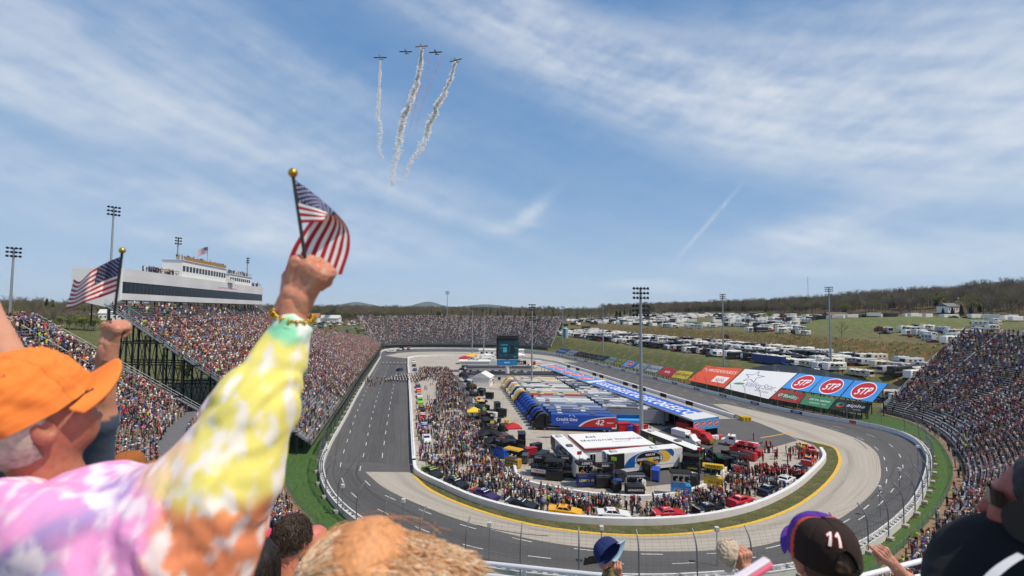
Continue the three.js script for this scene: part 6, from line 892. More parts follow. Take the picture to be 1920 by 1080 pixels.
{
  const E = (x, z) => eOf(x, z);
  for (let k = 0; k < 15000; k++) {   // wooded right hill and ridge
    const x = rr(120, 900), z = -rr(150, 1100), e = E(x, z); const edge = 345 + 26 * nz(z * 0.012, 3) + (z < -470 ? (-z - 470) * 0.08 : 0) ; if (e < edge || e > edge + 240) continue;
    if (Math.hypot(x - 385, z + 405) < 22 || Math.hypot(x - 300, z + 425) < 24) continue;
    if (Math.abs(x / z) > 1.35) continue; treeSpots.push([x, z, rnd() < 0.05 ? 4 : rnd() < 0.1 ? 3 : Math.floor(rnd() * 3), rr(0.75, 1.2), 'on the wooded right hill']);
  }
  for (let k = 0; k < 4200; k++) { const x = rr(-900, 420), z = -rr(600, 1250); if (E(x, z) > 300) continue; if (z > -690 && x < -120) continue; treeSpots.push([x, z, rnd() < 0.16 ? 4 : rnd() < 0.18 ? 3 : Math.floor(rnd() * 3), rr(0.7, 1.05), 'in the wood behind the far grandstand']); }
  for (let k = 0; k < 1700; k++) { const x = -rr(400, 900), z = -rr(200, 800); treeSpots.push([x, z, rnd() < 0.08 ? 4 : rnd() < 0.25 ? 3 : Math.floor(rnd() * 3), rr(0.6, 1.0), 'in the wood at far left']); }
  for (let k = 0; k < 420; k++) { const x = -rr(285, 420), z = -rr(225, 330); treeSpots.push([x, z, rnd() < 0.3 ? 3 : Math.floor(rnd() * 3), rr(0.6, 0.9), 'at the edge of the far left wood']); }
  for (let k = 0; k < 500; k++) { const x = -rr(120, 300), z = -rr(640, 760); treeSpots.push([x, z, Math.floor(rnd() * 4), rr(0.8, 1.1), 'in the wood behind the car park']); }
  for (const [x, z, k, s] of [[-186, -430, 3, 0.6], [-168, -440, 4, 0.6], [-150, -452, 3, 0.6], [-262, -300, 3, 0.7], [-140, -200, 4, 0.55], [-143, -196, 3, 0.6], [-300, -270, 3, 0.9], [-320, -300, 0, 0.9], [-280, -250, 1, 0.8], [140, -300, 5, 0.7], [185, -258, 0, 0.6], [200, -250, 5, 0.8], [164, -262, 0, 0.55], [230, -390, 5, 1], [215, -385, 3, 0.9]]) treeSpots.push([x, z, k, s, 'standing alone near the car parks']);
  for (let k = 0; k < 16; k++) treeSpots.push([362 + k * 2.6, -385 - (k % 3) * 3, 4, rr(0.45, 0.62), 'in the hedge by the white house']);
  treeSpots.sort((a, b) => Math.hypot(a[0], a[1]) - Math.hypot(b[0], b[1]));
  const M = new THREE.Matrix4(), q = new THREE.Quaternion();
  const crownM = k => k === 4 ? pineM : k === 5 ? redM : twigM;
  const things_ = treeSpots.filter(s => Math.abs(s[0] / s[1]) < 1.12).slice(0, 280), set = new Set(things_);
  for (const [x, z, k, s, w] of things_) { const t = thing(treeKind[k][0], `${s > 0.98 ? 'large ' : s < 0.7 ? 'low ' : ''}${treeKind[k][1]} ${w}`, 'tree', [x, landH(x, z) - 0.1, z], rr(0, 6), 'trees ' + w); t.scale.setScalar(s); mesh('trunk', TREES[k][0], barkM, t); mesh('crown', TREES[k][1], crownM(k), t); if (TREES[k][2]) mesh('leaves', TREES[k][2], k === 5 ? redM : budM, t); }
  const wood = new THREE.Group(); wood.name = 'distant_wood'; scene.add(wood); tag(wood, 'mass of bare and budding trees covering the hills round the speedway', 'wood', null, 'stuff');
  for (let k = 0; k < 6; k++) { const L = treeSpots.filter(s => s[2] === k && !set.has(s)); if (!L.length) continue; [[TREES[k][0], barkM, 'trunks'], [TREES[k][1], crownM(k), 'crowns'], [TREES[k][2], budM, 'leaves']].forEach(([g, m, n]) => { if (!g) return; const im = new THREE.InstancedMesh(g, m, L.length); im.name = n; im.castShadow = im.receiveShadow = true; im.userData.kind = 'stuff'; L.forEach(([x, z, , s], i) => { M.compose(new THREE.Vector3(x, landH(x, z) - 0.1, z), q.setFromAxisAngle(UPV, i * 2.4), new THREE.Vector3(s, s, s)); im.setMatrixAt(i, M); }); wood.add(im); }); }
  console.log('trees', treeSpots.length, things_.length, TREES.map(t => t[1].attributes.position.count / 3).join());
  // brush on the bank between the two lots
  const B = []; for (let k = 0; k < 2600; k++) { const p = along(rr(-40, 260), rr(92, 120)), y = landH(...p); const g = new THREE.ConeGeometry(rr(0.15, 0.5), rr(0.4, 1.5), 4, 1, true); g.rotateZ(rr(-0.5, 0.5)); g.rotateY(rr(0, 6)); g.translate(p[0], y + 0.3, p[1]); B.push(g); }
  tag(mesh('bank_brush', merge(B), mat('#6d6440', 0.95)), 'dry brown brush on the bank above the motorhome lot', 'brush', null, 'stuff');
}
// far blue ridges
{
  const P = [], I = [], n = 260; for (let i = 0; i <= n; i++) { const x = -9000 + 18000 * i / n; let h = 60 + 55 * fbm(x * 0.0007 + 5, 1.3, 2, 4); h += 120 * Math.exp(-Math.pow((x + 2700) / 420, 2)) + 130 * Math.exp(-Math.pow((x + 1450) / 300, 2)) + 70 * Math.exp(-Math.pow((x + 400) / 500, 2)); P.push(x, -20, -6000, x, Math.max(h, 20), -8000 + 300 * nz(i * 0.2)); if (i) { const a = 2 * i - 2; I.push(a, a + 2, a + 1, a + 1, a + 2, a + 3); } }
  const g = new THREE.BufferGeometry(); g.setAttribute('position', new THREE.Float32BufferAttribute(P, 3)); g.setIndex(I); g.computeVertexNormals(); structure('distant_mountains', g, mat('#4d5a52', 0.95));
}
// ---------- aeroplanes and their smoke ----------
{
  const fus = new THREE.LatheGeometry([[0.02, -3.6], [0.22, -3.2], [0.4, -1.5], [0.55, 0.6], [0.56, 1.6], [0.42, 2.6], [0.12, 2.95], [0.02, 3.0]].map(p => new THREE.Vector2(...p)), 12).rotateX(Math.PI / 2);
  const wingG = merge([extr([[-0.75, 0], [-0.35, 0.1], [0.5, 0.08], [0.8, 0]], 10, 0.02).rotateY(Math.PI / 2).translate(0, -0.25, 0.6)]);
  const tailG = extr([[-0.4, 0], [-0.2, 0.05], [0.3, 0.05], [0.45, 0]], 3.4, 0.015).rotateY(Math.PI / 2).translate(0, 0.1, -3), finG = extr([[-3.5, 0.1], [-2.6, 0.15], [-3.1, 1.5], [-3.6, 1.5]], 0.1, 0.02).rotateY(-Math.PI / 2), canG = ball(0.5, 0, 0.5, 0.2, 10, 6, 0.75, 0.7, 1.9), propG = merge([box(0.14, 2.1, 0.05, 0, 0, 3.02), box(2.1, 0.14, 0.05, 0, 0, 3.02)]);
  const planes = [[[-105.269,228.569,-352], '#c9c4ba', '#3a3c42', 'silver aeroplane at the left end of the flying group'], [[-85.189,233.485,-352], '#8b7d76', '#1d2030', 'dark-winged aeroplane second from the left, without smoke'], [[-71.204,233.779,-345], '#cfc8bc', '#b9b4aa', 'pale aeroplane leading the group with the thickest white smoke'], [[-58.654,223.431,-335], '#4c5a50', '#44524a', 'dark green aeroplane with thin red smoke'], [[-45.299,225.782,-350], '#b8a988', '#a0906a', 'tan aeroplane at the right end of the flying group']];
  planes.forEach(([p, c1, c2, label], i) => { const t = thing('aeroplane', label, 'aeroplane', p, 0, 'aeroplanes flying over in formation'); t.rotation.set(0.0, [0.06, 0, -0.1, -0.12, -0.25][i], [0.05, 0, 0.02, -0.02, 0.12][i]); mesh('fuselage', fus, mat(c1, 0.4, 0.3), t); mesh('wing', wingG, mat(c2, 0.45, 0.2), t); mesh('tailplane', tailG, mat(c2, 0.45, 0.2), t); mesh('fin', finG, mat(c1, 0.4, 0.3), t); mesh('canopy', canG, glassM, t); mesh('propeller', propG, blackM, t); });
  const puff = new THREE.IcosahedronGeometry(1, 1);
  const trail = (pts, r0, r1, n, col, label, fade) => {
    const c = new THREE.CatmullRomCurve3(pts.map(p => new THREE.Vector3(...p))), G = [];
    for (let k = 0; k < n; k++) { const t = Math.pow(rnd(), fade), p = c.getPoint(t), r = lerp(r0, r1, Math.pow(t, 0.7)), a = rnd() * 6.28, o = r * 0.55 * Math.sqrt(-2 * Math.log(1 - 0.985 * rnd())) * (0.8 + 0.6 * nz(t * 14, 2)); const s = r * rr(0.22, 0.5) * (1 - 0.55 * t); G.push(puff.clone().scale(s, s * rr(0.6, 1), s * 1.6).rotateY(rnd() * 3).translate(p.x + Math.cos(a) * o + r * 0.9 * nz(t * 22, 5), p.y + Math.sin(a) * o + r * 0.6 * nz(t * 19, 9), p.z + rr(-1, 1))); }
    tag(mesh('smoke_trail', merge(G), new THREE.MeshPhysicalMaterial({ color: col, roughness: 1, transmission: 0.8, thickness: 0, opacity: 0.34, transparent: true })), label, 'smoke');
  };
  trail([[-107.024,230.198,-358], [-120.117,235.089,-400], [-135.175,238.812,-450], [-150.378,243.826,-500], [-156.001,245.15,-530], [-165.795,241.113,-560], [-185.049,242.088,-640]], 0.5, 3.2, 1700, '#f4f5f6', 'white smoke trail behind the leftmost aeroplane', 1.7);
  trail([[-72.611,235.751,-352], [-80.388,240.152,-382], [-91.109,245.631,-420], [-102.744,248.046,-455], [-115.58,248.712,-490], [-124.376,249.574,-510], [-134.542,244.846,-540], [-145.606,240.048,-575], [-166.004,234.574,-640], [-193.671,225.685,-720]], 0.9, 5.2, 3000, '#f6f6f6', 'thick white smoke trail behind the leading aeroplane', 1.75);
  trail([[-46.901,227.387,-356], [-53.779,232.607,-385], [-63.479,238.176,-420], [-73.187,241.505,-450], [-82.184,243.989,-475], [-85.573,243.297,-492], [-96.735,243.242,-515], [-101.87,241.855,-540], [-117.014,238.207,-575], [-143.425,238.59,-640], [-171.929,231.589,-710]], 0.8, 4.8, 2900, '#f4f5f5', 'white smoke trail behind the rightmost aeroplane', 1.75);
  trail([[-64.774,224.188,-340], [-72.046,229.069,-370], [-83.47,235.495,-405], [-94.106,239.83,-440], [-104.69,240.925,-475], [-119.765,240.107,-520]], 0.3, 0.9, 900, '#d9a0ae', 'left thin reddish smoke streak', 0.9);
  trail([[-55.84,224.261,-340], [-63.258,231.405,-370], [-75.272,235.562,-405], [-86.259,239.894,-440], [-97.944,242.132,-475], [-112.931,237.024,-520]], 0.3, 0.9, 900, '#d9a0ae', 'right thin reddish smoke streak', 0.9);
}

// light spring haze
scene.fog = new THREE.FogExp2(0xcddae8, 0.000042);

// ---------- spectators close to the viewer ----------
// distance to a tapered capsule
function cone(p, b) { const [ax, ay, az] = b.a, dx = b.d[0], dy = b.d[1], dz = b.d[2]; let t = ((p[0] - ax) * dx + (p[1] - ay) * dy + (p[2] - az) * dz) / b.l2; t = t < 0 ? 0 : t > 1 ? 1 : t; return Math.hypot(p[0] - ax - dx * t, p[1] - ay - dy * t, p[2] - az - dz * t) - (b.r1 + (b.r2 - b.r1) * t); }
const bone = (a, b, r1, r2, c = 0) => { const d = [b[0] - a[0], b[1] - a[1], b[2] - a[2]]; return { a, b, d, l2: Math.max(1e-9, d[0] * d[0] + d[1] * d[1] + d[2] * d[2]), r1, r2, c }; };
const smin = (a, b, k) => { const h = Math.max(k - Math.abs(a - b), 0) / k; return Math.min(a, b) - h * h * k * 0.25; };
// surface nets: smooth closed surface of f = 0
function surface(f, lo, hi, cell, colorFn) {
  const n = [0, 1, 2].map(i => Math.max(3, Math.ceil((hi[i] - lo[i]) / cell) + 1)), [nx, ny, nz_] = n, val = new Float32Array(nx * ny * nz_), p = [0, 0, 0];
  for (let k = 0; k < nz_; k++) for (let j = 0; j < ny; j++) for (let i = 0; i < nx; i++) { p[0] = lo[0] + i * cell; p[1] = lo[1] + j * cell; p[2] = lo[2] + k * cell; val[i + nx * (j + ny * k)] = f(p); }
  const idx = new Int32Array(nx * ny * nz_).fill(-1), P = [], I = [], id = (i, j, k) => i + nx * (j + ny * k);
  for (let k = 0; k < nz_ - 1; k++) for (let j = 0; j < ny - 1; j++) for (let i = 0; i < nx - 1; i++) {
    let m = 0; const v = []; for (let c = 0; c < 8; c++) { const w = val[id(i + (c & 1), j + ((c >> 1) & 1), k + (c >> 2))]; v.push(w); if (w < 0) m |= 1 << c; }
    if (m === 0 || m === 255) continue; let s = [0, 0, 0], q = 0;
    for (let a = 0; a < 8; a++) for (const bit of [1, 2, 4]) { const b = a | bit; if (b === a) continue; if ((v[a] < 0) !== (v[b] < 0)) { const t = v[a] / (v[a] - v[b]); s[0] += (a & 1) + (bit === 1 ? t : 0); s[1] += ((a >> 1) & 1) + (bit === 2 ? t : 0); s[2] += (a >> 2) + (bit === 4 ? t : 0); q++; } }
    idx[id(i, j, k)] = P.length / 3; P.push(lo[0] + (i + s[0] / q) * cell, lo[1] + (j + s[1] / q) * cell, lo[2] + (k + s[2] / q) * cell);
  }
  const quad = (a, b, c, d, fl) => { if (a < 0 || b < 0 || c < 0 || d < 0) return; fl ? I.push(a, c, b, a, d, c) : I.push(a, b, c, a, c, d); };
  for (let k = 1; k < nz_ - 1; k++) for (let j = 1; j < ny - 1; j++) for (let i = 1; i < nx - 1; i++) { const v = val[id(i, j, k)] < 0;
    if (v !== val[id(i + 1, j, k)] < 0) quad(idx[id(i, j - 1, k - 1)], idx[id(i, j, k - 1)], idx[id(i, j, k)], idx[id(i, j - 1, k)], !v);
    if (v !== val[id(i, j + 1, k)] < 0) quad(idx[id(i - 1, j, k - 1)], idx[id(i, j, k - 1)], idx[id(i, j, k)], idx[id(i - 1, j, k)], v);
    if (v !== val[id(i, j, k + 1)] < 0) quad(idx[id(i - 1, j - 1, k)], idx[id(i, j - 1, k)], idx[id(i, j, k)], idx[id(i - 1, j, k)], !v); }
  const g = new THREE.BufferGeometry(); g.setAttribute('position', new THREE.Float32BufferAttribute(P, 3)); g.setIndex(I); g.computeVertexNormals();
  if (colorFn) { const C = new Float32Array(P.length); for (let i = 0; i < P.length; i += 3) { const c = colorFn([P[i], P[i + 1], P[i + 2]]); C[i] = c[0]; C[i + 1] = c[1]; C[i + 2] = c[2]; } g.setAttribute('color', new THREE.BufferAttribute(C, 3)); }
  return g;
}
const lin = h => { const c = new THREE.Color(h); return [c.r, c.g, c.b]; };
const mixc = (a, b, t) => [lerp(a[0], b[0], t), lerp(a[1], b[1], t), lerp(a[2], b[2], t)];
const vcM = rough => { if (!mats.has('vc' + rough)) mats.set('vc' + rough, new THREE.MeshStandardMaterial({ vertexColors: true, roughness: rough })); return mats.get('vc' + rough); };
const clothM = new THREE.MeshPhysicalMaterial({ vertexColors: true, roughness: 0.95, sheen: 0.3, sheenRoughness: 0.8 });
function skinCol(base, blot = 0.5) { const a = lin(base), red = [a[0] * 1.02, a[1] * 0.72, a[2] * 0.66], brown = [a[0] * 0.6, a[1] * 0.5, a[2] * 0.45]; return p => { const n = fbm(p[0] * 70, p[1] * 70, p[2] * 70, 4), s = sst(0.12, 0.4, fbm(p[0] * 130 + 7, p[1] * 130, p[2] * 130, 3)); return mixc(mixc(a, red, clamp(0.35 + n * 1.5) * blot), brown, s * 0.6 * blot); }; }
function boneField(B, k, extra) { return p => { let d = 1e3; for (const b of B) d = smin(d, cone(p, b), k); return extra ? d + extra(p) : d; }; }
function boundsOf(B, m) { const lo = [1e9, 1e9, 1e9], hi = [-1e9, -1e9, -1e9]; for (const b of B) for (const [q, r] of [[b.a, b.r1], [b.b, b.r2]]) for (let i = 0; i < 3; i++) { lo[i] = Math.min(lo[i], q[i] - r - m); hi[i] = Math.max(hi[i], q[i] + r + m); } return [lo, hi]; }
// one continuous body; each bone names a colour function, the nearest bone paints
function bodyMesh(parent, B, cell, k, cols, extra, mtl = clothM, name = 'body') { const [lo, hi] = boundsOf(B, 0.03); return mesh(name, surface(boneField(B, k, extra), lo, hi, cell, p => { let d = 1e3, w = B[0]; for (const b of B) { const q = cone(p, b); if (q < d) { d = q; w = b; } } return cols[w.c](p); }), mtl, parent); }
const flat = h => { const c = lin(h); return p => { const k = 1 + 0.12 * fbm(p[0] * 40, p[1] * 40, p[2] * 40, 3); return [c[0] * k, c[1] * k, c[2] * k]; }; };
function frame(o, up, fwd) { const y = new THREE.Vector3(...up).normalize(), z0 = new THREE.Vector3(...fwd), x = new THREE.Vector3().crossVectors(y, z0).normalize(), z = new THREE.Vector3().crossVectors(x, y); return new THREE.Matrix4().makeBasis(x, y, z).setPosition(...o); }
const apply = (m, p) => new THREE.Vector3(...p).applyMatrix4(m).toArray();
// --- head: face +z, up +y
function ell(p, c, r) { const x = (p[0] - c[0]) / r[0], y = (p[1] - c[1]) / r[1], z = (p[2] - c[2]) / r[2], k = Math.hypot(x, y, z); return (k - 1) * Math.min(...r) * 1.05; }
const headField = p => { const q = [Math.abs(p[0]), p[1], p[2]]; let d = ell(p, [0, 0.015, -0.012], [0.076, 0.102, 0.096]); d = smin(d, ell(p, [0, -0.058, 0.03], [0.056, 0.058, 0.056]), 0.03); d = smin(d, ell(q, [0.036, -0.03, 0.055], [0.032, 0.034, 0.03]), 0.02); d = smin(d, cone(p, bone([0, 0.012, 0.082], [0, -0.028, 0.104], 0.01, 0.016)), 0.014); d = smin(d, cone(q, bone([0.012, 0.03, 0.078], [0.05, 0.028, 0.06], 0.012, 0.01)), 0.016); d = Math.max(d, -(ell(q, [0.031, 0.012, 0.088], [0.016, 0.01, 0.012]))); d = smin(d, ell(p, [0, -0.066, 0.082], [0.024, 0.009, 0.012]), 0.008); d = smin(d, cone(p, bone([0, -0.05, -0.03], [0, -0.19, -0.05], 0.054, 0.062)), 0.03); const e = Math.max(ell(q, [0.083, -0.012, -0.014], [0.013, 0.034, 0.022]), -ell(q, [0.097, -0.006, -0.004], [0.012, 0.022, 0.013])); return smin(d, e, 0.008); };
const headGeo = surface(headField, [-0.115, -0.2, -0.13], [0.115, 0.135, 0.135], 0.0045);
function headMesh(parent, m, skin, blot = 0.5) { const g = headGeo.clone(), p = g.attributes.position, C = new Float32Array(p.count * 3), f = skinCol(skin, blot), lip = lin('#9c5a50'); for (let i = 0; i < p.count; i++) { const q = [p.getX(i), p.getY(i), p.getZ(i)]; let c = f(q); if (q[2] > 0.075 && Math.abs(q[1] + 0.066) < 0.009 && Math.abs(q[0]) < 0.022) c = lip; C.set(c, i * 3); } g.setAttribute('color', new THREE.BufferAttribute(C, 3)); const h = mesh('head', g, vcM(0.55), parent); h.applyMatrix4(m); for (const s of [-1, 1]) { const e = mesh('eye', ball(0.0105, s * 0.031, 0.012, 0.0725, 10, 8), mat('#e6e2da', 0.3), h); mesh('iris', ball(0.006, s * 0.031, 0.012, 0.0785, 8, 6), mat('#2c221b', 0.3), h); } return h; }
function shortHair(parent, m, col, o = {}) { const { lowBack = -0.075, front = 0.055, len = 0.012, name = 'hair' } = o; const f = p => { const d = ell(p, [0, 0.017, -0.014], [0.078 + len, 0.104 + len, 0.098 + len]) + 0.006 * fbm(p[0] * 70, p[1] * 45, p[2] * 70, 3); const line = Math.max(p[2] - front - 0.25 * (p[1] - 0.03), lowBack - p[1] - 0.012 * nz(p[0] * 60, p[2] * 60), (p[2] > -0.035 ? (-0.005 + (p[2] + 0.02) * 0.6) : lowBack) - p[1]); return Math.max(d, line * 0.7); }; const c = lin(col); const g = surface(f, [-0.13, -0.13, -0.14], [0.13, 0.15, 0.12], 0.0055, p => { const k = 0.75 + 0.7 * (0.5 + fbm(p[0] * 150, p[1] * 40, p[2] * 150, 2)); return [c[0] * k, c[1] * k, c[2] * k]; }); const h = mesh(name, g, vcM(0.6), parent); h.applyMatrix4(m); return h; }
// loose strands laid over the head from a parting
function strandHair(parent, m, cols, n, len, wild, radius = 0.0011, R = [0.098, 0.118, 0.115], name = 'hair') {
  const groups = cols.map(() => []); for (let s = 0; s < n; s++) { const az = rnd() * 6.283, st = Math.pow(rnd(), 0.6) * 1.5; let th = st, a = az; const pts = [], L = len * rr(0.7, 1.1), lift = rr(0, 0.02) * wild, w1 = rr(-1, 1), w2 = rnd() * 20; for (let i = 0; i <= 6; i++) { const t = i / 6, tt = th + t * L / 0.11, ph = Math.min(tt, 1.75), drop = Math.max(0, tt - 1.75) * 0.11, k = 1 + lift * 6 * t + 0.03 * rnd(); const aa = a + 0.5 * wild * nz(t * 2 + w2, s * 0.37) + 0.22 * w1 * t; pts.push([Math.sin(ph) * Math.cos(aa) * R[0] * k + 0.02 * wild * t * nz(w2, t * 3), Math.cos(ph) * R[1] * k - drop + 0.012, Math.sin(ph) * Math.sin(aa) * R[2] * k - 0.01]); } groups[Math.floor(rnd() * cols.length)].push(new THREE.TubeGeometry(new THREE.CatmullRomCurve3(pts.map(p => new THREE.Vector3(...p))), 9, radius * rr(0.7, 1.4), 3, false)); }
  groups.forEach((G, i) => { if (!G.length) return; const h = mesh(name, merge(G), new THREE.MeshStandardMaterial({ color: cols[i], roughness: 0.45 }), parent); h.applyMatrix4(m); h.userData.kind = 'stuff'; });
}
// --- cap: crown, brim, button, seams; paint(theta, v) colours crown, theta 0 = front
function capMesh(parent, m, paint, brimC, o = {}) {
  const { rx = 0.094, ry = 0.112, rz = 0.11, open = true, under = brimC, wrinkle = 0.004, brimLen = 0.075, y0 = 0.016, button = null } = o;
  const NU = 168, NV = 44, P = [], C = [], I = [], keep = [];
  for (let j = 0; j <= NV; j++) for (let i = 0; i <= NU; i++) { const u = i / NU * 6.2832, v = j / NV; const a = v * Math.PI / 2, flatTop = Math.pow(Math.cos(a), 0.8), r = Math.pow(Math.sin(a), 0.72); const seam = Math.pow(Math.abs(Math.cos(u * 3)), 60) * 0.0022; const w = wrinkle * (0.55 * fbm(Math.sin(u) * 3 + 3, v * 6, Math.cos(u) * 3, 3) * (0.3 + v) + 0.045 * sst(0.8, 0.99, Math.abs(Math.cos(u * 3))) * Math.sin(v * 46 + 3 * nz(u * 2, v * 3))); const k = 1 + (w - seam) / 0.1; P.push(Math.sin(u) * rx * r * k, y0 + ry * flatTop * k - (v > 0.98 ? 0.004 : 0), Math.cos(u) * rz * r * k - 0.006 - 0.012 * (1 - flatTop) * 0); C.push(...paint(u > Math.PI ? u - 6.2832 : u, v)); if (i && j) { const a0 = (j - 1) * (NU + 1) + i - 1, back = Math.abs(u - Math.PI - 0.04) / 0.44; if (open && v > 0.62 + 0.36 * back * back && back < 1) continue; I.push(a0, a0 + NU + 1, a0 + 1, a0 + 1, a0 + NU + 1, a0 + NU + 2); } }
  const g = new THREE.BufferGeometry(); g.setAttribute('position', new THREE.Float32BufferAttribute(P, 3)); g.setAttribute('color', new THREE.Float32BufferAttribute(C, 3)); g.setIndex(I); g.computeVertexNormals();
  const t = new THREE.Group(); t.name = 'cap'; parent.add(t); t.applyMatrix4(m);
  mesh('crown', g, clothM, t);
  const bp = [], bi = [], NB = 28, NR = 8, top = (s, r) => { const a = s * 1.18, e = brimLen * Math.pow(Math.cos(s * 1.5), 0.55); const x = Math.sin(a) * (rx * 0.98 + e * 0.25 * r), z = Math.cos(a) * rz * 0.98 + e * r - 0.006; return [x, y0 - 0.002 - 7.5 * x * x * (0.35 + 0.75 * r) * 0.55 + 0.012 * r, z]; };
  for (const dy of [0.0022, -0.0022]) for (let j = 0; j <= NR; j++) for (let i = 0; i <= NB; i++) { const p = top(i / NB * 2 - 1, j / NR); bp.push(p[0], p[1] + dy, p[2]); }
  const W = NB + 1, off2 = W * (NR + 1); for (let j = 0; j < NR; j++) for (let i = 0; i < NB; i++) { const a = j * W + i; bi.push(a, a + W, a + 1, a + 1, a + W, a + W + 1, off2 + a, off2 + a + 1, off2 + a + W, off2 + a + 1, off2 + a + W + 1, off2 + a + W); } for (let i = 0; i < NB; i++) { const a = NR * W + i; bi.push(a, off2 + a, a + 1, a + 1, off2 + a, off2 + a + 1); }
  const bg = new THREE.BufferGeometry(); bg.setAttribute('position', new THREE.Float32BufferAttribute(bp, 3)); bg.setIndex(bi); bg.computeVertexNormals(); mesh('brim', bg, mat(brimC, 0.9), t);
  mesh('button', ball(0.0075, 0, y0 + ry + 0.001, -0.006, 10, 6, 1, 0.6, 1), mat(button || brimC, 0.9), t);
  if (open) { const s = []; for (let i = 0; i <= 12; i++) { const a = Math.PI + (i / 12 - 0.5) * 0.9; s.push([Math.sin(a) * rx * 1.0, y0 + 0.004, Math.cos(a) * rz * 1.0 - 0.006]); } const st = new THREE.CatmullRomCurve3(s.map(p => new THREE.Vector3(...p))).getPoints(16).map(p => p.toArray()); mesh('strap', strip(st.map(p => [p[0], p[1] - 0.009, p[2]]), st.map(p => [p[0], p[1] + 0.009, p[2]])), mat(o.strap || brimC, 0.9, 0, { side: THREE.DoubleSide }), t); const ap = []; for (let i = 0; i <= 16; i++) { const b = i / 8 - 1, a = Math.PI + b * 0.42, v = Math.min(0.99, 0.62 + 0.36 * b * b), aa = v * Math.PI / 2, r = Math.pow(Math.sin(aa), 0.72); ap.push([Math.sin(a) * rx * r * 1.01, y0 + ry * Math.pow(Math.cos(aa), 0.8), Math.cos(a) * rz * r * 1.01 - 0.006]); } mesh('opening_trim', tube(ap, 0.0028, 5, 32), mat(o.strap || brimC, 0.9), t); }
  return t;
}
// --- hand: wrist at the origin, knuckles +y, back of hand +z, little finger +x
function handBones(curl, o = {}) {
  const B = [], xs = [-0.031, -0.0105, 0.0105, 0.029], len = [1, 1.08, 1, 0.82];
  B.push(bone([-0.012, -0.03, -0.002], [-0.01, 0.02, 0], 0.024, 0.024), bone([0.012, -0.03, -0.002], [0.01, 0.02, 0], 0.024, 0.023));
  xs.forEach((x, i) => { const c = o.curls ? o.curls[i] : curl, k = [x, 0.083 - 0.12 * Math.abs(x + 0.008) * 0.9, 0.004]; B.push(bone([x * 0.55, 0.012, -0.004], k, 0.016, 0.0125), bone([k[0], k[1] - 0.004, k[2] + 0.001], [k[0], k[1] + 0.003, k[2] + 0.0005], 0.0142, 0.0138), bone([x * 0.5, 0.03, 0.0105], [x * 0.95, 0.075, 0.0125], 0.0035, 0.0035)); let p = k, a = 0; const L = [0.042, 0.026, 0.021], R = [0.0125, 0.0108, 0.0095, 0.0082]; const sp = x * 4 * (1 - c); for (let s = 0; s < 3; s++) { a += c * [1.35, 1.6, 1.0][s] + 0.08; const q = [p[0] + sp * L[s] * 0.6 + (c > 0.6 ? -x * 0.06 : 0), p[1] + Math.cos(a) * L[s] * len[i], p[2] - Math.sin(a) * L[s] * len[i]]; B.push(bone(p, q, R[s], R[s + 1])); p = q; } });
  const th = o.thumb || [[-0.024, 0.012, -0.012], [-0.05, 0.045, -0.024], [-0.034, 0.075, -0.045], [-0.008, 0.082, -0.055]]; B.push(bone(th[0], th[1], 0.018, 0.0135), bone(th[1], th[2], 0.0125, 0.011), bone(th[2], th[3], 0.0105, 0.009));
  return B;
}
function handMesh(parent, m, curl, skin, o = {}, blot = 0.7, flipX = false) { const B = handBones(curl, o).map(b => flipX ? bone([-b.a[0], b.a[1], b.a[2]], [-b.b[0], b.b[1], b.b[2]], b.r1, b.r2) : b); const [lo, hi] = boundsOf(B, 0.01); const f = boneField(B, 0.0052, p => 0.0012 * fbm(p[0] * 120, p[1] * 120, p[2] * 120, 3) + 0.0007 * Math.sin(p[1] * 420 + 4 * nz(p[0] * 60, p[1] * 30)) * sst(0.07, 0.1, p[1])); const g = surface(f, lo, hi, 0.0024, skinCol(skin, blot)); const h = mesh('hand', g, vcM(0.55), parent); h.applyMatrix4(m); return h; }
const person = (label) => thing('person', label, 'person', [0, 0, 0], 0);
const V3 = a => new THREE.Vector3(...a);
function grid(net, nu, nv) { // smooth sheet through a net of control points, rows v, columns u
  const rows = net.map(r => new THREE.CatmullRomCurve3(r.map(V3)).getPoints(nu)); const P = [], U = [], I = []; for (let i = 0; i <= nu; i++) { const c = new THREE.CatmullRomCurve3(rows.map(r => r[i])).getPoints(nv); c.forEach((p, j) => { P.push(p.x, p.y, p.z); U.push(i / nu, 1 - j / nv); }); } const w = nv + 1; for (let i = 0; i < nu; i++) for (let j = 0; j < nv; j++) { const a = i * w + j; I.push(a, a + 1, a + w, a + 1, a + w + 1, a + w); } const g = new THREE.BufferGeometry(); g.setAttribute('position', new THREE.Float32BufferAttribute(P, 3)); g.setAttribute('uv', new THREE.Float32BufferAttribute(U, 2)); g.setIndex(I); g.computeVertexNormals(); return g;
}
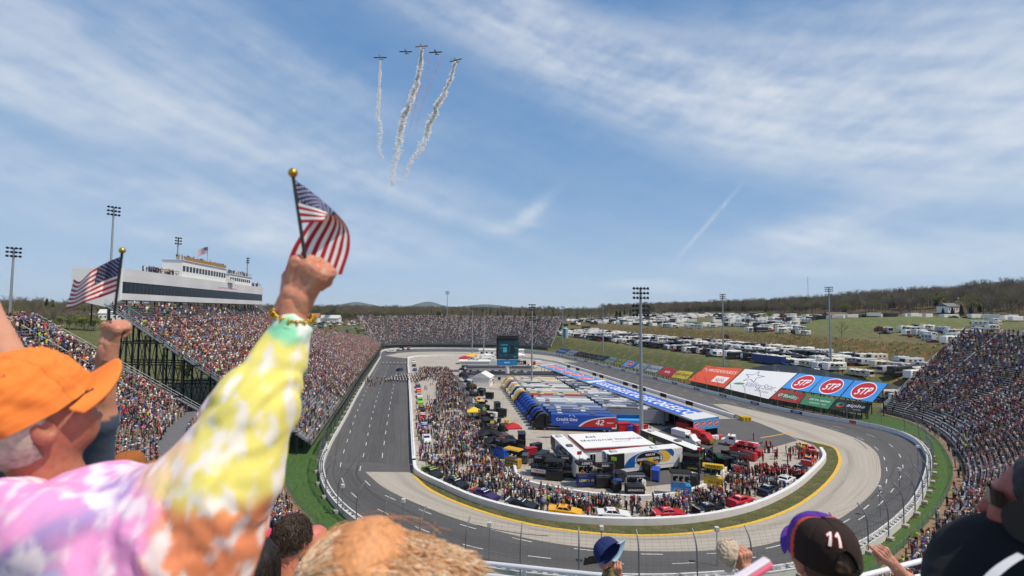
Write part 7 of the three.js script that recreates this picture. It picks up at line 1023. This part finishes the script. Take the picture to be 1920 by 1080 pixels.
// ---- man in the orange cap and tie-dyed hooded top, right arm raised
{
  const t = person('person in an orange cap and tie-dyed hooded top with raised right arm');
  const HM = frame([-1.054,29.757,-1.03], [-0.24, 0.86, 0.42], [0.50, 0.34, -0.78]);
  headMesh(t, HM, '#b5765c', 0.9);
  shortHair(t, HM, '#b8ad98', { lowBack: -0.1, front: 0.02, len: 0.014 });
  const orange = lin('#f7893a'); capMesh(t, HM, (u, v) => { const k = 0.97 + 0.05 * fbm(u * 40, v * 60, 1, 3), sm = Math.abs(Math.cos(u * 3)), e = sm > 0.997 ? 0.72 : sm > 0.975 && sm < 0.985 ? 0.88 : v > 0.93 && v < 0.945 ? 0.85 : 1; return [orange[0] * k * e, orange[1] * k * e, orange[2] * k * e]; }, '#f7893a', { rx: 0.106, ry: 0.13, rz: 0.12, wrinkle: 0.022, brimLen: 0.068, strap: '#6a4a30', y0: 0.022 });
  const ey = mesh('eyelet', merge([0.52, 1.57, 2.62, 3.66, 4.71, 5.76].map(u => { const v = 0.42, a = v * Math.PI / 2, r = Math.pow(Math.sin(a), 0.72); return new THREE.TorusGeometry(0.003, 0.0012, 6, 12).lookAt(new THREE.Vector3(Math.sin(u), 0.9, Math.cos(u))).translate(Math.sin(u) * 0.109 * r * 1.01, 0.022 + 0.124 * Math.pow(Math.cos(a), 0.8) * 1.01, Math.cos(u) * 0.124 * r * 1.01 - 0.006); })), mat('#e08a4a', 0.8), t); ey.applyMatrix4(HM);
  const gl = mesh('glasses', merge([bar([-0.084, 0.018, -0.01], [-0.07, 0.014, 0.095], 0.0028), bar([-0.07, 0.014, 0.095], [0.07, 0.014, 0.1], 0.0022)]), blackM, t); gl.applyMatrix4(HM);
  // hooded top: torso, shoulders, raised sleeve, hood bunched at the neck
  const B = [bone([-0.791,29.338,-0.88], [-0.807,29.509,-0.92], 0.25, 0.18), bone([-0.941,29.487,-0.93], [-0.692,29.55,-0.93], 0.11, 0.12), bone([-0.661,29.571,-0.93], [-0.59,29.647,-0.95], 0.135, 0.105), bone([-0.59,29.647,-0.95], [-0.546,29.789,-0.99], 0.108, 0.083), bone([-0.546,29.789,-0.99], [-0.499,29.954,-1.04], 0.08, 0.042), bone([-0.597,29.626,-0.95], [-0.672,29.352,-0.93], 0.105, 0.13)];
  B.push(bone([-0.901,29.644,-0.82], [-0.795,29.62,-0.8], 0.052, 0.062), bone([-0.795,29.62,-0.8], [-0.792,29.625,-0.88], 0.055, 0.037), bone([-0.979,29.629,-0.9], [-1.021,29.597,-1], 0.047, 0.037), bone([-0.855,29.563,-0.8], [-0.8,29.525,-0.82], 0.06, 0.05), bone([-0.809,29.604,-0.9], [-0.878,29.582,-1], 0.035, 0.035));
  const pink = lin('#ee9fd2'), white = lin('#f5eef0'), org = lin('#f59668'), yel = lin('#f0e47a'), blue = lin('#7e8cc4'), green = lin('#8edcb0'), cyan = lin('#62c3dc');
  const S0 = [-0.59,29.647,-0.95], S2 = [-0.499,29.954,-1.04], sl2 = (S2[0] - S0[0]) ** 2 + (S2[1] - S0[1]) ** 2;
  // garment coordinates: gx, gy in hundredths of a metre from the left hip
  const dye = p => {
    const w1 = fbm(p[0] * 12, p[1] * 12, p[2] * 12, 4), w2 = fbm(p[0] * 34 + 3, p[1] * 13, p[2] * 34, 4), w3 = fbm(p[0] * 22 + 9, p[1] * 22, p[2] * 22, 3);
    const gx = (p[0] + 1.04) * 100 + 7 * w1, gy = (p[1] - 29.46) * 100 + 7 * w3;   // 0..60 across, 0..25 up to the shoulder
    const al = ((p[0] - S0[0]) * (S2[0] - S0[0]) + (p[1] - S0[1]) * (S2[1] - S0[1])) / sl2 + 0.1 * w1;
    const W = [];
    W.push([pink, 1.0 - sst(38, 47, gx)]);
    W.push([blue, 1.5 * Math.exp(-Math.pow((gx - 15 - gy * 0.85) / 4.2, 2)) * sst(38, 32, gx)]); W.push([cyan, 1.2 * Math.exp(-Math.pow((gx - 27) / 4, 2) - Math.pow((gy - 9) / 4, 2))]);
    W.push([org, sst(38, 46, gx) * sst(0.12, -0.06, al)]); W.push([yel, sst(-0.08, 0.1, al) * sst(1.0, 0.9, al) + 0.9 * sst(56, 62, gx) * sst(14, 4, gy)]); W.push([green, sst(0.9, 0.97, al)]);
    let s = 1e-6; const c = [0, 0, 0]; for (const [q, w] of W) { const k = w * w; s += k; for (let i = 0; i < 3; i++) c[i] += q[i] * k; } for (let i = 0; i < 3; i++) c[i] /= s;
    const bl = sst(-0.08, 0.3, w2 + 0.55 * w3); return mixc(c, white, bl * 0.8); };
  const folds = p => { const w = fbm(p[0] * 9, p[1] * 7, p[2] * 9, 3); const q = (p[0] * 0.95 + p[1] * 0.28) * 75 + 5 * w; return (0.0042 * Math.sin(q) + 0.0022 * Math.sin(q * 2.3 + 1)) * sst(-0.78, -0.68, p[0]) * sst(29.76, 29.6, p[1]) + 0.011 * w + 0.003 * Math.sin((p[0] - p[1] * 0.9) * 95 + 9 * w) * sst(29.62, 29.8, p[1]); };
  bodyMesh(t, B, 0.0065, 0.028, [dye], folds, clothM, 'body');
  const cuff = mesh('cuff', new THREE.TorusGeometry(0.036, 0.008, 8, 28), mat('#a9ddb4', 0.95), t); cuff.applyMatrix4(frame([-0.497,29.963,-1.045], [0.3, -0.2, 1], [0.4, 0.92, 0.1]));
  const HN = frame([-0.501,30.005,-1.05], [0.42, 0.90, 0.05], [-0.12, -0.05, 1]).scale(new THREE.Vector3(1.12, 1.18, 1.12));
  bodyMesh(t, [bone([-0.504,29.937,-1.045], [-0.5,30.006,-1.05], 0.036, 0.031, 0)], 0.004, 0.01, [skinCol('#c58a6e', 0.9)], null, vcM(0.55), 'forearm');
  handMesh(t, HN, 0.92, '#c98f74', {}, 1.0);
  const br = mesh('bracelet', merge(Array.from({ length: 30 }, (_, i) => new THREE.TorusGeometry(0.0058, 0.0024, 6, 10).rotateY(i % 2 ? 0.5 : -0.9).translate(Math.cos(i / 30 * 6.283) * 0.0415, 0, Math.sin(i / 30 * 6.283) * 0.0415))), mat('#d9a93c', 0.25, 0.95), t); br.applyMatrix4(frame([-0.499,29.985,-1.047], [0.32, 0.9, 0.25], [0, 0, 1]));
  const rg = mesh('ring', new THREE.TorusGeometry(0.0125, 0.0026, 8, 20), mat('#e0b64a', 0.2, 0.95), t); rg.applyMatrix4(HN.clone().multiply(frame([0.0108, 0.083, -0.012], [0, 0.25, 1], [0, 1, -0.2])));
}
function stickFlag(label, base, top, net) { const t = thing('hand_flag', label, 'flag', [0, 0, 0], 0, 'small flags held up by spectators'); mesh('stick', bar(base, top, 0.0042, 0.0042, 8), mat('#1d1d20', 0.5), t); mesh('finial', ball(0.0105, top[0], top[1] + 0.004, top[2], 16, 12), mat('#c79a35', 0.3, 0.85), t); mesh('cloth', grid(net, 40, 26), flagM, t); }
stickFlag('small striped flag on a black stick held by the raised hand in the centre left', [-0.465,30.09,-1.035], [-0.501,30.306,-1.03], [[[-0.501,30.297,-1.03], [-0.456,30.264,-1.05], [-0.408,30.205,-1.12], [-0.399,30.155,-1.12], [-0.413,30.085,-1.11]], [[-0.489,30.246,-1.03], [-0.439,30.229,-1.04], [-0.435,30.218,-1.12], [-0.457,30.155,-1.12], [-0.476,30.083,-1.11]], [[-0.477,30.195,-1.03], [-0.431,30.201,-1.035], [-0.478,30.234,-1.11], [-0.532,30.153,-1.11], [-0.553,30.089,-1.11]]]);
stickFlag('small striped flag held up at the left, streaming to the left', [-1.402,29.976,-1.62], [-1.385,30.199,-1.62], [[[-1.388,30.182,-1.62], [-1.473,30.164,-1.66], [-1.489,30.13,-1.62], [-1.566,30.094,-1.66], [-1.628,30.104,-1.7]], [[-1.394,30.119,-1.62], [-1.488,30.103,-1.67], [-1.49,30.069,-1.61], [-1.579,30.045,-1.66], [-1.639,30.048,-1.7]], [[-1.4,30.057,-1.62], [-1.482,30.04,-1.66], [-1.493,30.02,-1.61], [-1.594,30.001,-1.67], [-1.653,29.993,-1.7]]]);
// generic spectator: joints in world space, cut off below the frame by the next row
function spectator(label, head, o) {
  const t = person(label); const M = frame(head, o.up || [0, 1, 0], o.face || [0, -0.15, -1]); headMesh(t, M, o.skin || '#b97d63', o.blot ?? 0.5);
  const dn = (x, y, z) => [head[0] + x, head[1] + y, head[2] + z], B = [bone(dn(0, -0.18, 0.03), dn(0, -0.24, 0.03), 0.062, 0.08, 0), bone(dn(-0.14, -0.30, 0.04), dn(0.14, -0.30, 0.04), 0.075, 0.075, 0), bone(dn(0, -0.34, 0.04), dn(0, -0.85, 0.05), 0.15, 0.17, 0)];
  const cols = [o.shirtFn || flat(o.shirt || '#dddddd'), skinCol(o.skin || '#b97d63')];
  for (const a of o.arms || []) { B.push(bone(a[0] || dn(-0.17, -0.31, 0.04), a[1], 0.062, 0.05, 0), bone(a[1], a[2], a[4] ? 0.05 : 0.042, a[4] ? 0.042 : 0.03, a[4] ? 0 : 1)); }
  bodyMesh(t, B, 0.012, 0.04, cols, p => 0.006 * fbm(p[0] * 14, p[1] * 14, p[2] * 14, 2));
  for (const a of o.arms || []) { if (a[3]) handMesh(t, a[3], a[5] ?? 0.9, o.skin || '#c08a6e', a[6] || {}, 0.6); }
  if (o.hair) shortHair(t, M, o.hair, o.hairO); return [t, M];
}
{ // arm and flag behind the orange cap
  const w = [-1.435,29.852,-1.64]; spectator('person hidden behind the orange cap with a bare forearm raised holding a flag', [-1.99,29.588,-1.95], { hair: '#6b5a48', shirt: '#4a5566', skin: '#c58d72', arms: [[[-1.612,29.277,-1.8], [-1.505,29.585,-1.7], w, frame(w, [0.22, 0.95, 0.05], [-0.3, 0, 1]), false, 0.92]] });
  const w2 = [-1.562,30.113,-1.3]; spectator('person at the left edge of the picture with one bare arm raised', [-1.734,29.702,-1.4], { hair: '#4a3a2c', shirt: '#2c3550', skin: '#cf9a80', arms: [[[-1.442,29.501,-1.35], [-1.366,29.762,-1.3], w2, frame(w2, [-0.3, 0.9, 0], [0, 0, 1]), false, 0.4]] });
}
{ // brown cap lower left
  const [t, M] = spectator('person in a brown cap below the orange cap', [-3.029,28.723,-3.7], { hair: '#5a4636', shirt: '#3d4654', face: [0.55, -0.1, -0.8] }); const c = lin('#a2602a'); capMesh(t, M, (u, v) => { const k = 0.9 + 0.15 * fbm(u * 6, v * 12, 2, 2); return [c[0] * k, c[1] * k, c[2] * k]; }, '#a2602a', { rx: 0.1, ry: 0.125, rz: 0.118 });
}
{ // dark-haired and long-haired women, man with short hair, bald man
  const [a, Ma] = spectator('person with smooth dark hair at the bottom centre left', [-0.963,29.016,-1.75], { shirt: '#9a2633', face: [0.35, -0.1, -0.9] }); shortHair(a, Ma, '#1d1613', { lowBack: -0.12, front: 0.06, len: 0.02 }); strandHair(a, Ma, ['#241b17', '#15100d', '#3a2d26'], 900, 0.24, 0.25, 0.0012);
  const [b, Mb] = spectator('person with long light brown hair half hidden by the raised sleeve', [-1.457,28.761,-2.6], { shirt: '#6d6a62', face: [0.2, -0.1, -1] }); shortHair(b, Mb, '#8a6a45', { lowBack: -0.12, front: 0.06, len: 0.016 }); strandHair(b, Mb, ['#a3804f', '#8a6a40', '#b8945f'], 700, 0.34, 0.3, 0.0014);
  spectator('person with short dark brown hair and a white shirt at the bottom', [-1.179,28.758,-2.55], { hair: '#33241a', hairO: { lowBack: -0.105, front: 0.05, len: 0.006 }, shirt: '#ecebea', skin: '#c47a60', face: [0.25, -0.12, -1] }).forEach((q, i, A) => { if (i) strandHair(A[0], q, ['#3a2a1f', '#2a1d15', '#4d3a2c'], 1500, 0.06, 0.8, 0.0014, [0.09, 0.112, 0.108]); });
  const w = [-1.48,28.633,-2.85]; spectator('person in a pink long-sleeved top with an arm raised, left of the white shirt', [-1.525,28.274,-3], { hair: '#5b4634', shirt: '#d23f74', skin: '#cf9a82', arms: [[[-1.345,28.38,-2.9], [-1.381,28.486,-2.88], w, frame(w, [-0.55, 0.8, 0], [0.2, 0, 1]), true, 0.35]] });
  const w1 = [-1.206,28.39,-3.1]; spectator('bald person with a sunburnt head clapping', [-1.32,28.415,-3.2], { skin: '#c97a6a', shirt: '#7d7a74', blot: 0.9, face: [0.6, 0, -0.8], arms: [[[-1.103,28.187,-3.1], [-1.149,28.299,-3.05], w1, frame(w1, [0.35, 0.85, 0], [-0.4, 0, 1]), false, 0.12]] });
}
{ // windblown strawberry blond hair, close and out of focus
  const [t, M] = spectator('person with windblown strawberry blond hair at the bottom, out of focus', [-0.239,29.522,-0.8], { shirt: '#7a5a4a', face: [0.1, -0.1, -1] }); shortHair(t, M, '#c88a58', { lowBack: -0.14, front: 0.08, len: 0.004 });
  const MH = frame([-0.239,29.522,-0.8], [-0.7, 0.5, 0.5], [0.3, -0.1, -0.9]); strandHair(t, MH, ['#dfb689', '#cf9a6a', '#efd2ae', '#c08655', '#f6e2c6', '#e2b98e'], 4200, 0.22, 0.8, 0.0009, [0.1, 0.116, 0.108]); strandHair(t, MH, ['#d9a06a', '#c88a58'], 70, 0.18, 2.4, 0.0006, [0.106, 0.126, 0.112]);
}
{ // caps by the railing
  const [a, Ma] = spectator('person in a blue and white cap at the bottom by the railing', [-0.463,27.634,-4.2], { hair: '#4d3a2a', shirt: '#44506a', face: [0.7, -0.1, -0.7] }); const bl = lin('#2f5fb4'), wh = lin('#e8e8ea'); capMesh(a, Ma, (u, v) => Math.abs(u) < 1.6 ? bl : wh, '#e8e8ea', {});
  const [b, Mb] = spectator('person in a camouflage cap beside the blue and white cap', [-0.298,27.787,-3.9], { hair: '#4d3a2a', shirt: '#5a5a44', face: [0.2, -0.1, -1] }); capMesh(b, Mb, (u, v) => { const n = fbm(u * 4, v * 7, 3, 3); return n > 0.12 ? lin('#c9b993') : n > -0.08 ? lin('#6f6748') : lin('#3f3a2a'); }, '#8a7d5c', {});
}
{ // two hands with a telephone, a navy cap held up
  const w = [0.757,28.028,-3.6], w2 = [0.83,27.97,-3.6]; const sp = spectator('person in camouflage sleeves holding a navy cap and a dark phone up', [0.799,27.563,-3.65], { hair: '#3a2a20', shirtFn: p => { const n = fbm(p[0] * 24, p[1] * 24, p[2] * 24, 3); return n > 0.1 ? lin('#8b8058') : n > -0.1 ? lin('#5c5638') : lin('#33301f'); }, arms: [[[0.627,27.517,-3.6], [0.7,27.831,-3.6], w, frame(w, [-0.25, 0.95, 0.1], [0.1, 0, 1]), true, 0.5, { curls: [0.05, 0.7, 0.8, 0.85] }], [[0.95,27.559,-3.6], [0.919,27.793,-3.6], w2, frame(w2, [-0.2, 0.9, 0], [-0.3, 0, 1]), true, 0.6]] });
  const ph = thing('phone', 'dark phone held up at the bottom centre', 'phone', [0, 0, 0]); const pm = mesh('case', rbox(0.15, 0.075, 0.009, 0.004), mat('#15161a', 0.3), ph); pm.applyMatrix4(frame([0.627,28.133,-3.55], [0.1, 1, 0.35], [0.3, -0.3, 1])); mesh('lens', cyl(0.006, 0.006, 0.003, 0.06, 0.0, 0.006).rotateX(0), blackM, pm);
  const cp = thing('held_cap', 'navy cap with a pale underside held up beside the phone', 'cap', [0, 0, 0]); const nv = lin('#1d2c5e'); capMesh(cp, frame([0.756,28.198,-3.5], [-0.55, 0.35, -0.7], [0.75, 0.1, -0.5]), () => nv, '#9fc4d6', { open: false, button: '#1d2c5e' });
}
{ // fist holding up a beige cap
  const w = [1.249,28.642,-2.5]; spectator('person with a bare forearm raised holding a beige cap', [1.386,28.242,-2.6], { hair: '#6b5240', shirt: '#8a3a44', skin: '#c98f74', arms: [[[1.192,28.282,-2.5], [1.257,28.472,-2.5], w, frame(w, [-0.08, 1, 0], [0.2, 0, 1]), false, 0.9]] });
  const cp = thing('held_cap', 'crumpled beige cap held up in a fist', 'cap', [0, 0, 0]); const c = lin('#cbb9a0'); capMesh(cp, frame([1.188,28.718,-2.5], [-0.9, 0.35, 0.2], [-0.3, -0.9, 0.2]), (u, v) => { const k = 0.9 + 0.2 * fbm(u * 5, v * 9, 4, 2); return [c[0] * k, c[1] * k, c[2] * k]; }, '#cbb9a0', { rx: 0.044, rz: 0.062, ry: 0.085, wrinkle: 0.03, brimLen: 0.04 });
}
{ // pink peak, out of focus
  const t = thing('sun_visor', 'pink and white sun visor peak sticking up at the bottom, out of focus', 'visor'); const M = frame([0.515,29.448,-1], [-0.28, 0.95, 0.1], [0.3, 0.1, 1]); const a = mesh('peak', rbox(0.1, 0.016, 0.022, 0.007), mat('#ee6f8e', 0.8), t); a.applyMatrix4(M); const b = mesh('peak_edge', rbox(0.096, 0.006, 0.018, 0.0029, -0.002, 0.0108, 0), mat('#e9dfe4', 0.8), t); b.applyMatrix4(M);
}
{ // man in the black cap with an 11
  const [t, M] = spectator('person in a black, orange and purple cap with a white 11 on the back', [1.072,29.161,-1.62], { hair: '#4a372b', hairO: { lowBack: -0.1, front: 0.03, len: 0.006 }, shirt: '#3a3440', skin: '#b9806a', face: [0.02, -0.2, -1], up: [-0.02, 0.99, 0.1] });
  const bk = lin('#2c1d18'), pu = lin('#5a2f96'), og = lin('#d9562a'); const cap = capMesh(t, M, (u, v) => { const a = Math.abs(u); const e = 1.15 + 0.35 * v; return a < e ? pu : a < e + 0.16 ? og : bk; }, '#5a2f96', { rx: 0.105, ry: 0.128, rz: 0.118, wrinkle: 0.003, brimLen: 0.05, strap: '#1a1412', button: '#1a1412' });
  const tt = canvasTex(256, 256, (c, w, h) => { c.clearRect(0, 0, w, h); c.font = 'italic bold 230px sans-serif'; c.textAlign = 'center'; c.lineWidth = 16; c.lineJoin = 'round'; c.strokeStyle = '#c22a3a'; c.strokeText('11', 122, 210); c.fillStyle = '#f6f3ee'; c.fillText('11', 122, 210); });
  const N = 10, P = [], U = [], I = []; for (let j = 0; j <= N; j++) for (let i = 0; i <= N; i++) { const u = Math.PI + 0.02 - 0.66 * i / N, v = 0.66 - 0.44 * j / N, a = v * Math.PI / 2, r = Math.pow(Math.sin(a), 0.72) * 1.022; P.push(Math.sin(u) * 0.105 * r, 0.016 + 0.128 * Math.pow(Math.cos(a), 0.8) * 1.01, Math.cos(u) * 0.118 * r - 0.006); U.push(1 - i / N, j / N); if (i && j) { const q = j * (N + 1) + i; I.push(q - N - 2, q - N - 1, q, q - N - 2, q, q - 1); } }
  const g = new THREE.BufferGeometry(); g.setAttribute('position', new THREE.Float32BufferAttribute(P, 3)); g.setAttribute('uv', new THREE.Float32BufferAttribute(U, 2)); g.setIndex(I); g.computeVertexNormals(); mesh('embroidered_number', g, new THREE.MeshStandardMaterial({ map: tt, alphaTest: 0.5, transparent: false, roughness: 0.8, side: THREE.DoubleSide }), cap);
}
{ // man at the right edge in a black jacket with a headset
  const H = [1.154,29.576,-1], t = person('person at the right edge in a black jacket with a white stripe and a headset'); const M = frame(H, [0.12, 0.97, -0.05], [-0.34, 0.12, -0.94]); headMesh(t, M, '#a8604f', 1.0); shortHair(t, M, '#2a2220', { lowBack: -0.09, front: 0.03, len: 0.006 });
  const blk = lin('#0e0e12'), wht = lin('#dcdce2'), pur = lin('#2c2466');
  bodyMesh(t, [bone([1.13,29.483,-1.03], [1.217,29.473,-1.05], 0.065, 0.085, 0), bone([1.115,29.42,-1.04], [1.298,29.427,-1.05], 0.078, 0.11, 0), bone([1.081,29.42,-1.02], [0.966,29.349,-1], 0.082, 0.09, 0), bone([1.153,29.359,-1.02], [1.125,29.264,-1], 0.2, 0.2, 0)], 0.007, 0.05, [() => blk], p => 0.008 * fbm(p[0] * 12, p[1] * 12, p[2] * 12, 3));
  mesh('sleeve_stripe', grid([[[0.997,29.534,-0.925], [0.964,29.522,-0.92], [0.933,29.507,-0.915], [0.9,29.483,-0.91]], [[1.011,29.527,-0.923], [0.976,29.514,-0.916], [0.944,29.497,-0.91], [0.913,29.474,-0.905]]], 16, 3), mat('#dcdce2', 0.8, 0, { side: THREE.DoubleSide }), t);
  mesh('collar', new THREE.TorusGeometry(0.07, 0.012, 8, 30), mat('#3c3c58', 0.9), t).applyMatrix4(frame([H[0] - 0.005, H[1] - 0.1, H[2] + 0.02], [0, 0.25, 1], [0.1, 1, -0.2]));
  const hs = mesh('headset', merge([new THREE.TorusGeometry(0.112, 0.011, 8, 30, Math.PI).translate(0, 0.01, -0.01), cyl(0.04, 0.043, 0.04, 0, 0, 0, 18).rotateZ(Math.PI / 2).translate(0.095, -0.012, -0.01), cyl(0.04, 0.043, 0.04, 0, 0, 0, 18).rotateZ(Math.PI / 2).translate(-0.095, -0.012, -0.01)]), mat('#141417', 0.45), t); hs.applyMatrix4(M); const gl = mesh('sunglasses', merge([new THREE.CylinderGeometry(0.088, 0.084, 0.036, 24, 1, true, -1.25, 2.5).translate(0, 0.012, 0.012)]), mat('#0c0c0f', 0.15, 0, { side: THREE.DoubleSide }), t); gl.applyMatrix4(M);
}
{ // fan in a bright cap and clapping hands at the lower right
  const [t, M] = spectator('person in a blue, red and yellow cap at the lower right railing', [3.415,28.08,-3.6], { hair: '#5a4433', shirt: '#35508c', face: [-0.3, -0.1, -1] }); capMesh(t, M, (u, v) => v < 0.4 ? lin(Math.sin(u * 3) > 0 ? '#e0532f' : '#e8c23c') : lin('#3f5f9c'), '#3f5f9c', {});
  const w = [2.825,28.346,-3.1], w2 = [2.874,28.353,-3.1]; spectator('person clapping below the white railing at lower right', [3.136,27.923,-3.3], { hair: '#4a382b', shirt: '#9a2f38', skin: '#c58a70', arms: [[[2.862,28.019,-3.2], [2.759,28.183,-3.1], w, frame(w, [0.1, 1, 0], [-0.9, 0, 0.3]), false, 0.1], [[3.042,28.021,-3.2], [2.924,28.201,-3.1], w2, frame(w2, [-0.1, 1, 0], [0.9, 0, 0.3]), false, 0.12]] });
  const w3 = [2.429,28.423,-3]; spectator('person pointing with a bare arm at the lower right', [2.825,27.984,-3.2], { hair: '#6b5240', shirt: '#7a7d82', skin: '#c98f74', arms: [[[2.704,28.115,-3.1], [2.579,28.271,-3.05], w3, frame(w3, [-0.65, 0.75, 0], [0.2, 0, 1]), false, 0.6, { curls: [0.02, 0.75, 0.85, 0.9] }]] });
}
// white railings in front of the rows below
{
  const R = (label, pts) => { const t = thing('white_railing', label, 'railing'); pts.forEach(([a, b]) => mesh('rail', bar(a, b, 0.022, 0.022, 8), mat('#e9e9ea', 0.4, 0.1), t)); const [a, b] = pts[0]; for (const f of [0.05, 0.5, 0.95]) { const p = [0, 1, 2].map(i => lerp(a[i], b[i], f)); mesh('upright', bar([p[0], p[1] - 1.0, p[2]], p, 0.02, 0.02, 8), mat('#e0e0e1', 0.4, 0.1), t); } };
  R('white tubular railing at the bottom centre', [[[-0.829,27.274,-5.2], [1.111,27.628,-4.2]], [[-0.915,27.159,-5.2], [0.604,27.511,-4.3]]]);
  R('white tubular railing at the lower right', [[[2.659,27.771,-3.9], [5.445,27.518,-5.2]], [[3.697,27.534,-4.4], [5.435,27.3,-5.2]]]);
}

// ---------- put the people in: the nearest ones as figures of their own, the rest as crowds ----------
{
  const shirtM = SHIRTS.map(s => mat(s[1], 0.85)), trM = TROUS.map(s => mat(s[1], 0.9)), skM = SKINS.map(s => mat(s, 0.6)), haM = HAIRS.map(s => mat(s[1], 0.8));
  const bodyGeo = POSES.map(p => [0, 1].map(cap => { const parts = [p.skin, p.shirt, p.legs, cap ? p.cap : p.hair]; const g = mergeGeometries(parts, true); return g; }));
  people.forEach(p => { p.d = Math.hypot(p.x, p.y - 30, p.z); p.vis = p.z < -3 && Math.abs(p.x / p.z) < 1.11 && (30 - p.y) / -p.z < 0.57; p.pri = (p.place === 'pit road' ? p.d * 0.7 : p.d) + (p.place === 'left turn stand' && p.x / -p.z < -0.55 && (30 - p.y) / -p.z > 0.3 ? 500 : 0); });
  const order = people.filter(p => p.vis).sort((a, b) => a.pri - b.pri).slice(0, 300);
  const solo = new Set(order);
  const poseW = ['with arms down', 'with one arm raised', 'with folded arms', 'holding both hands up to the face'];
  for (const p of order) {
    const o = mesh('person', bodyGeo[p.pose][HAIRS[p.ha][2]], [skM[p.sk], shirtM[p.sh], trM[p.tr], haM[p.ha]]);
    o.position.set(p.x, p.y, p.z); o.rotation.y = p.yaw; o.scale.setScalar(p.sc);
    let where = { 'pit road': 'on pit road', 'left turn stand': 'in left turn stand', 'right turn stand': 'in right turn stand', 'main grandstand': 'in main grandstand', path: 'on the dirt path' }[p.place] || 'by the track';
    if (p.hint) where = p.hint;
    where = where.split(' ').slice(0, 5).join(' ').replace(/ (the|a|in|on|of|and|with|by)$/, '');
    let lb = `person in ${SHIRTS[p.sh][0]} top, ${TROUS[p.tr][0]}, ${HAIRS[p.ha][0]}, ${where}`; if (lb.split(' ').length > 13) lb = `person in ${SHIRTS[p.sh][0]} top, ${TROUS[p.tr][0]}, ${where}`; tag(o, lb, 'person', 'people ' + where);
  }
  const byPlace = new Map(); people.forEach(p => { if (!solo.has(p)) { if (!byPlace.has(p.place)) byPlace.set(p.place, []); byPlace.get(p.place).push(p); } });
  const labels = { 'pit road': 'dense crowd of guests and crew walking among the cars on pit road', 'left turn stand': 'spectators standing in the left near-turn stand', 'right turn stand': 'spectators filling the right near-turn stand', 'main grandstand': 'packed spectators in the main grandstand along the front straight', 'far grandstand': 'distant spectators scattered over the far grandstand', 'hill': 'campers standing along the fence behind the advertising boards' };
  const white = new THREE.MeshStandardMaterial({ color: 0xffffff, roughness: 0.85 });
  const c = new THREE.Color(), M = new THREE.Matrix4(), Q = new THREE.Quaternion();
  for (const [place, list] of byPlace) {
    const g = new THREE.Group(); g.name = numbered('spectator_crowd'); scene.add(g); tag(g, labels[place] || 'people standing in the ' + place, 'crowd', null, 'stuff');
    for (let pose = 0; pose < 4; pose++) {
      const sub = list.filter(p => p.pose === pose); if (!sub.length) continue;
      const put = (name, geo, L, col) => { if (!L.length) return; const im = new THREE.InstancedMesh(geo, white, L.length); im.name = name; im.castShadow = im.receiveShadow = true; im.userData.kind = 'stuff'; L.forEach((p, i) => { M.compose(new THREE.Vector3(p.x, p.y, p.z), Q.setFromAxisAngle(UPV, p.yaw), new THREE.Vector3(p.sc, p.sc, p.sc)); im.setMatrixAt(i, M); im.setColorAt(i, c.set(col(p))); }); g.add(im); };
      put('shirts', POSES[pose].shirt, sub, p => SHIRTS[p.sh][1]); put('legs', POSES[pose].legs, sub, p => TROUS[p.tr][1]); put('skin', POSES[pose].skin, sub, p => SKINS[p.sk]);
      put('hair', POSES[pose].hair, sub.filter(p => !HAIRS[p.ha][2]), p => HAIRS[p.ha][1]); put('caps', POSES[pose].cap, sub.filter(p => HAIRS[p.ha][2]), p => HAIRS[p.ha][1]);
    }
  }
  console.log('people', people.length);
}
// labels of look-alikes: tell them apart by their order from the left
{
  const ordn = n => n + (n % 100 > 10 && n % 100 < 14 ? 'th' : ['th', 'st', 'nd', 'rd'][n % 10] || 'th');
  const by = new Map(); scene.children.forEach(o => { if (o.userData.label && !o.userData.kind) { const k = o.userData.label; if (!by.has(k)) by.set(k, []); by.get(k).push(o); } });
  for (const [k, L] of by) { if (L.length < 2) continue; L.sort((a, b) => a.position.x / -a.position.z - b.position.x / -b.position.z); L.forEach((o, i) => { o.userData.label = `${k}, ${ordn(i + 1)} from left`; }); }
}
renderer.render(scene, camera);
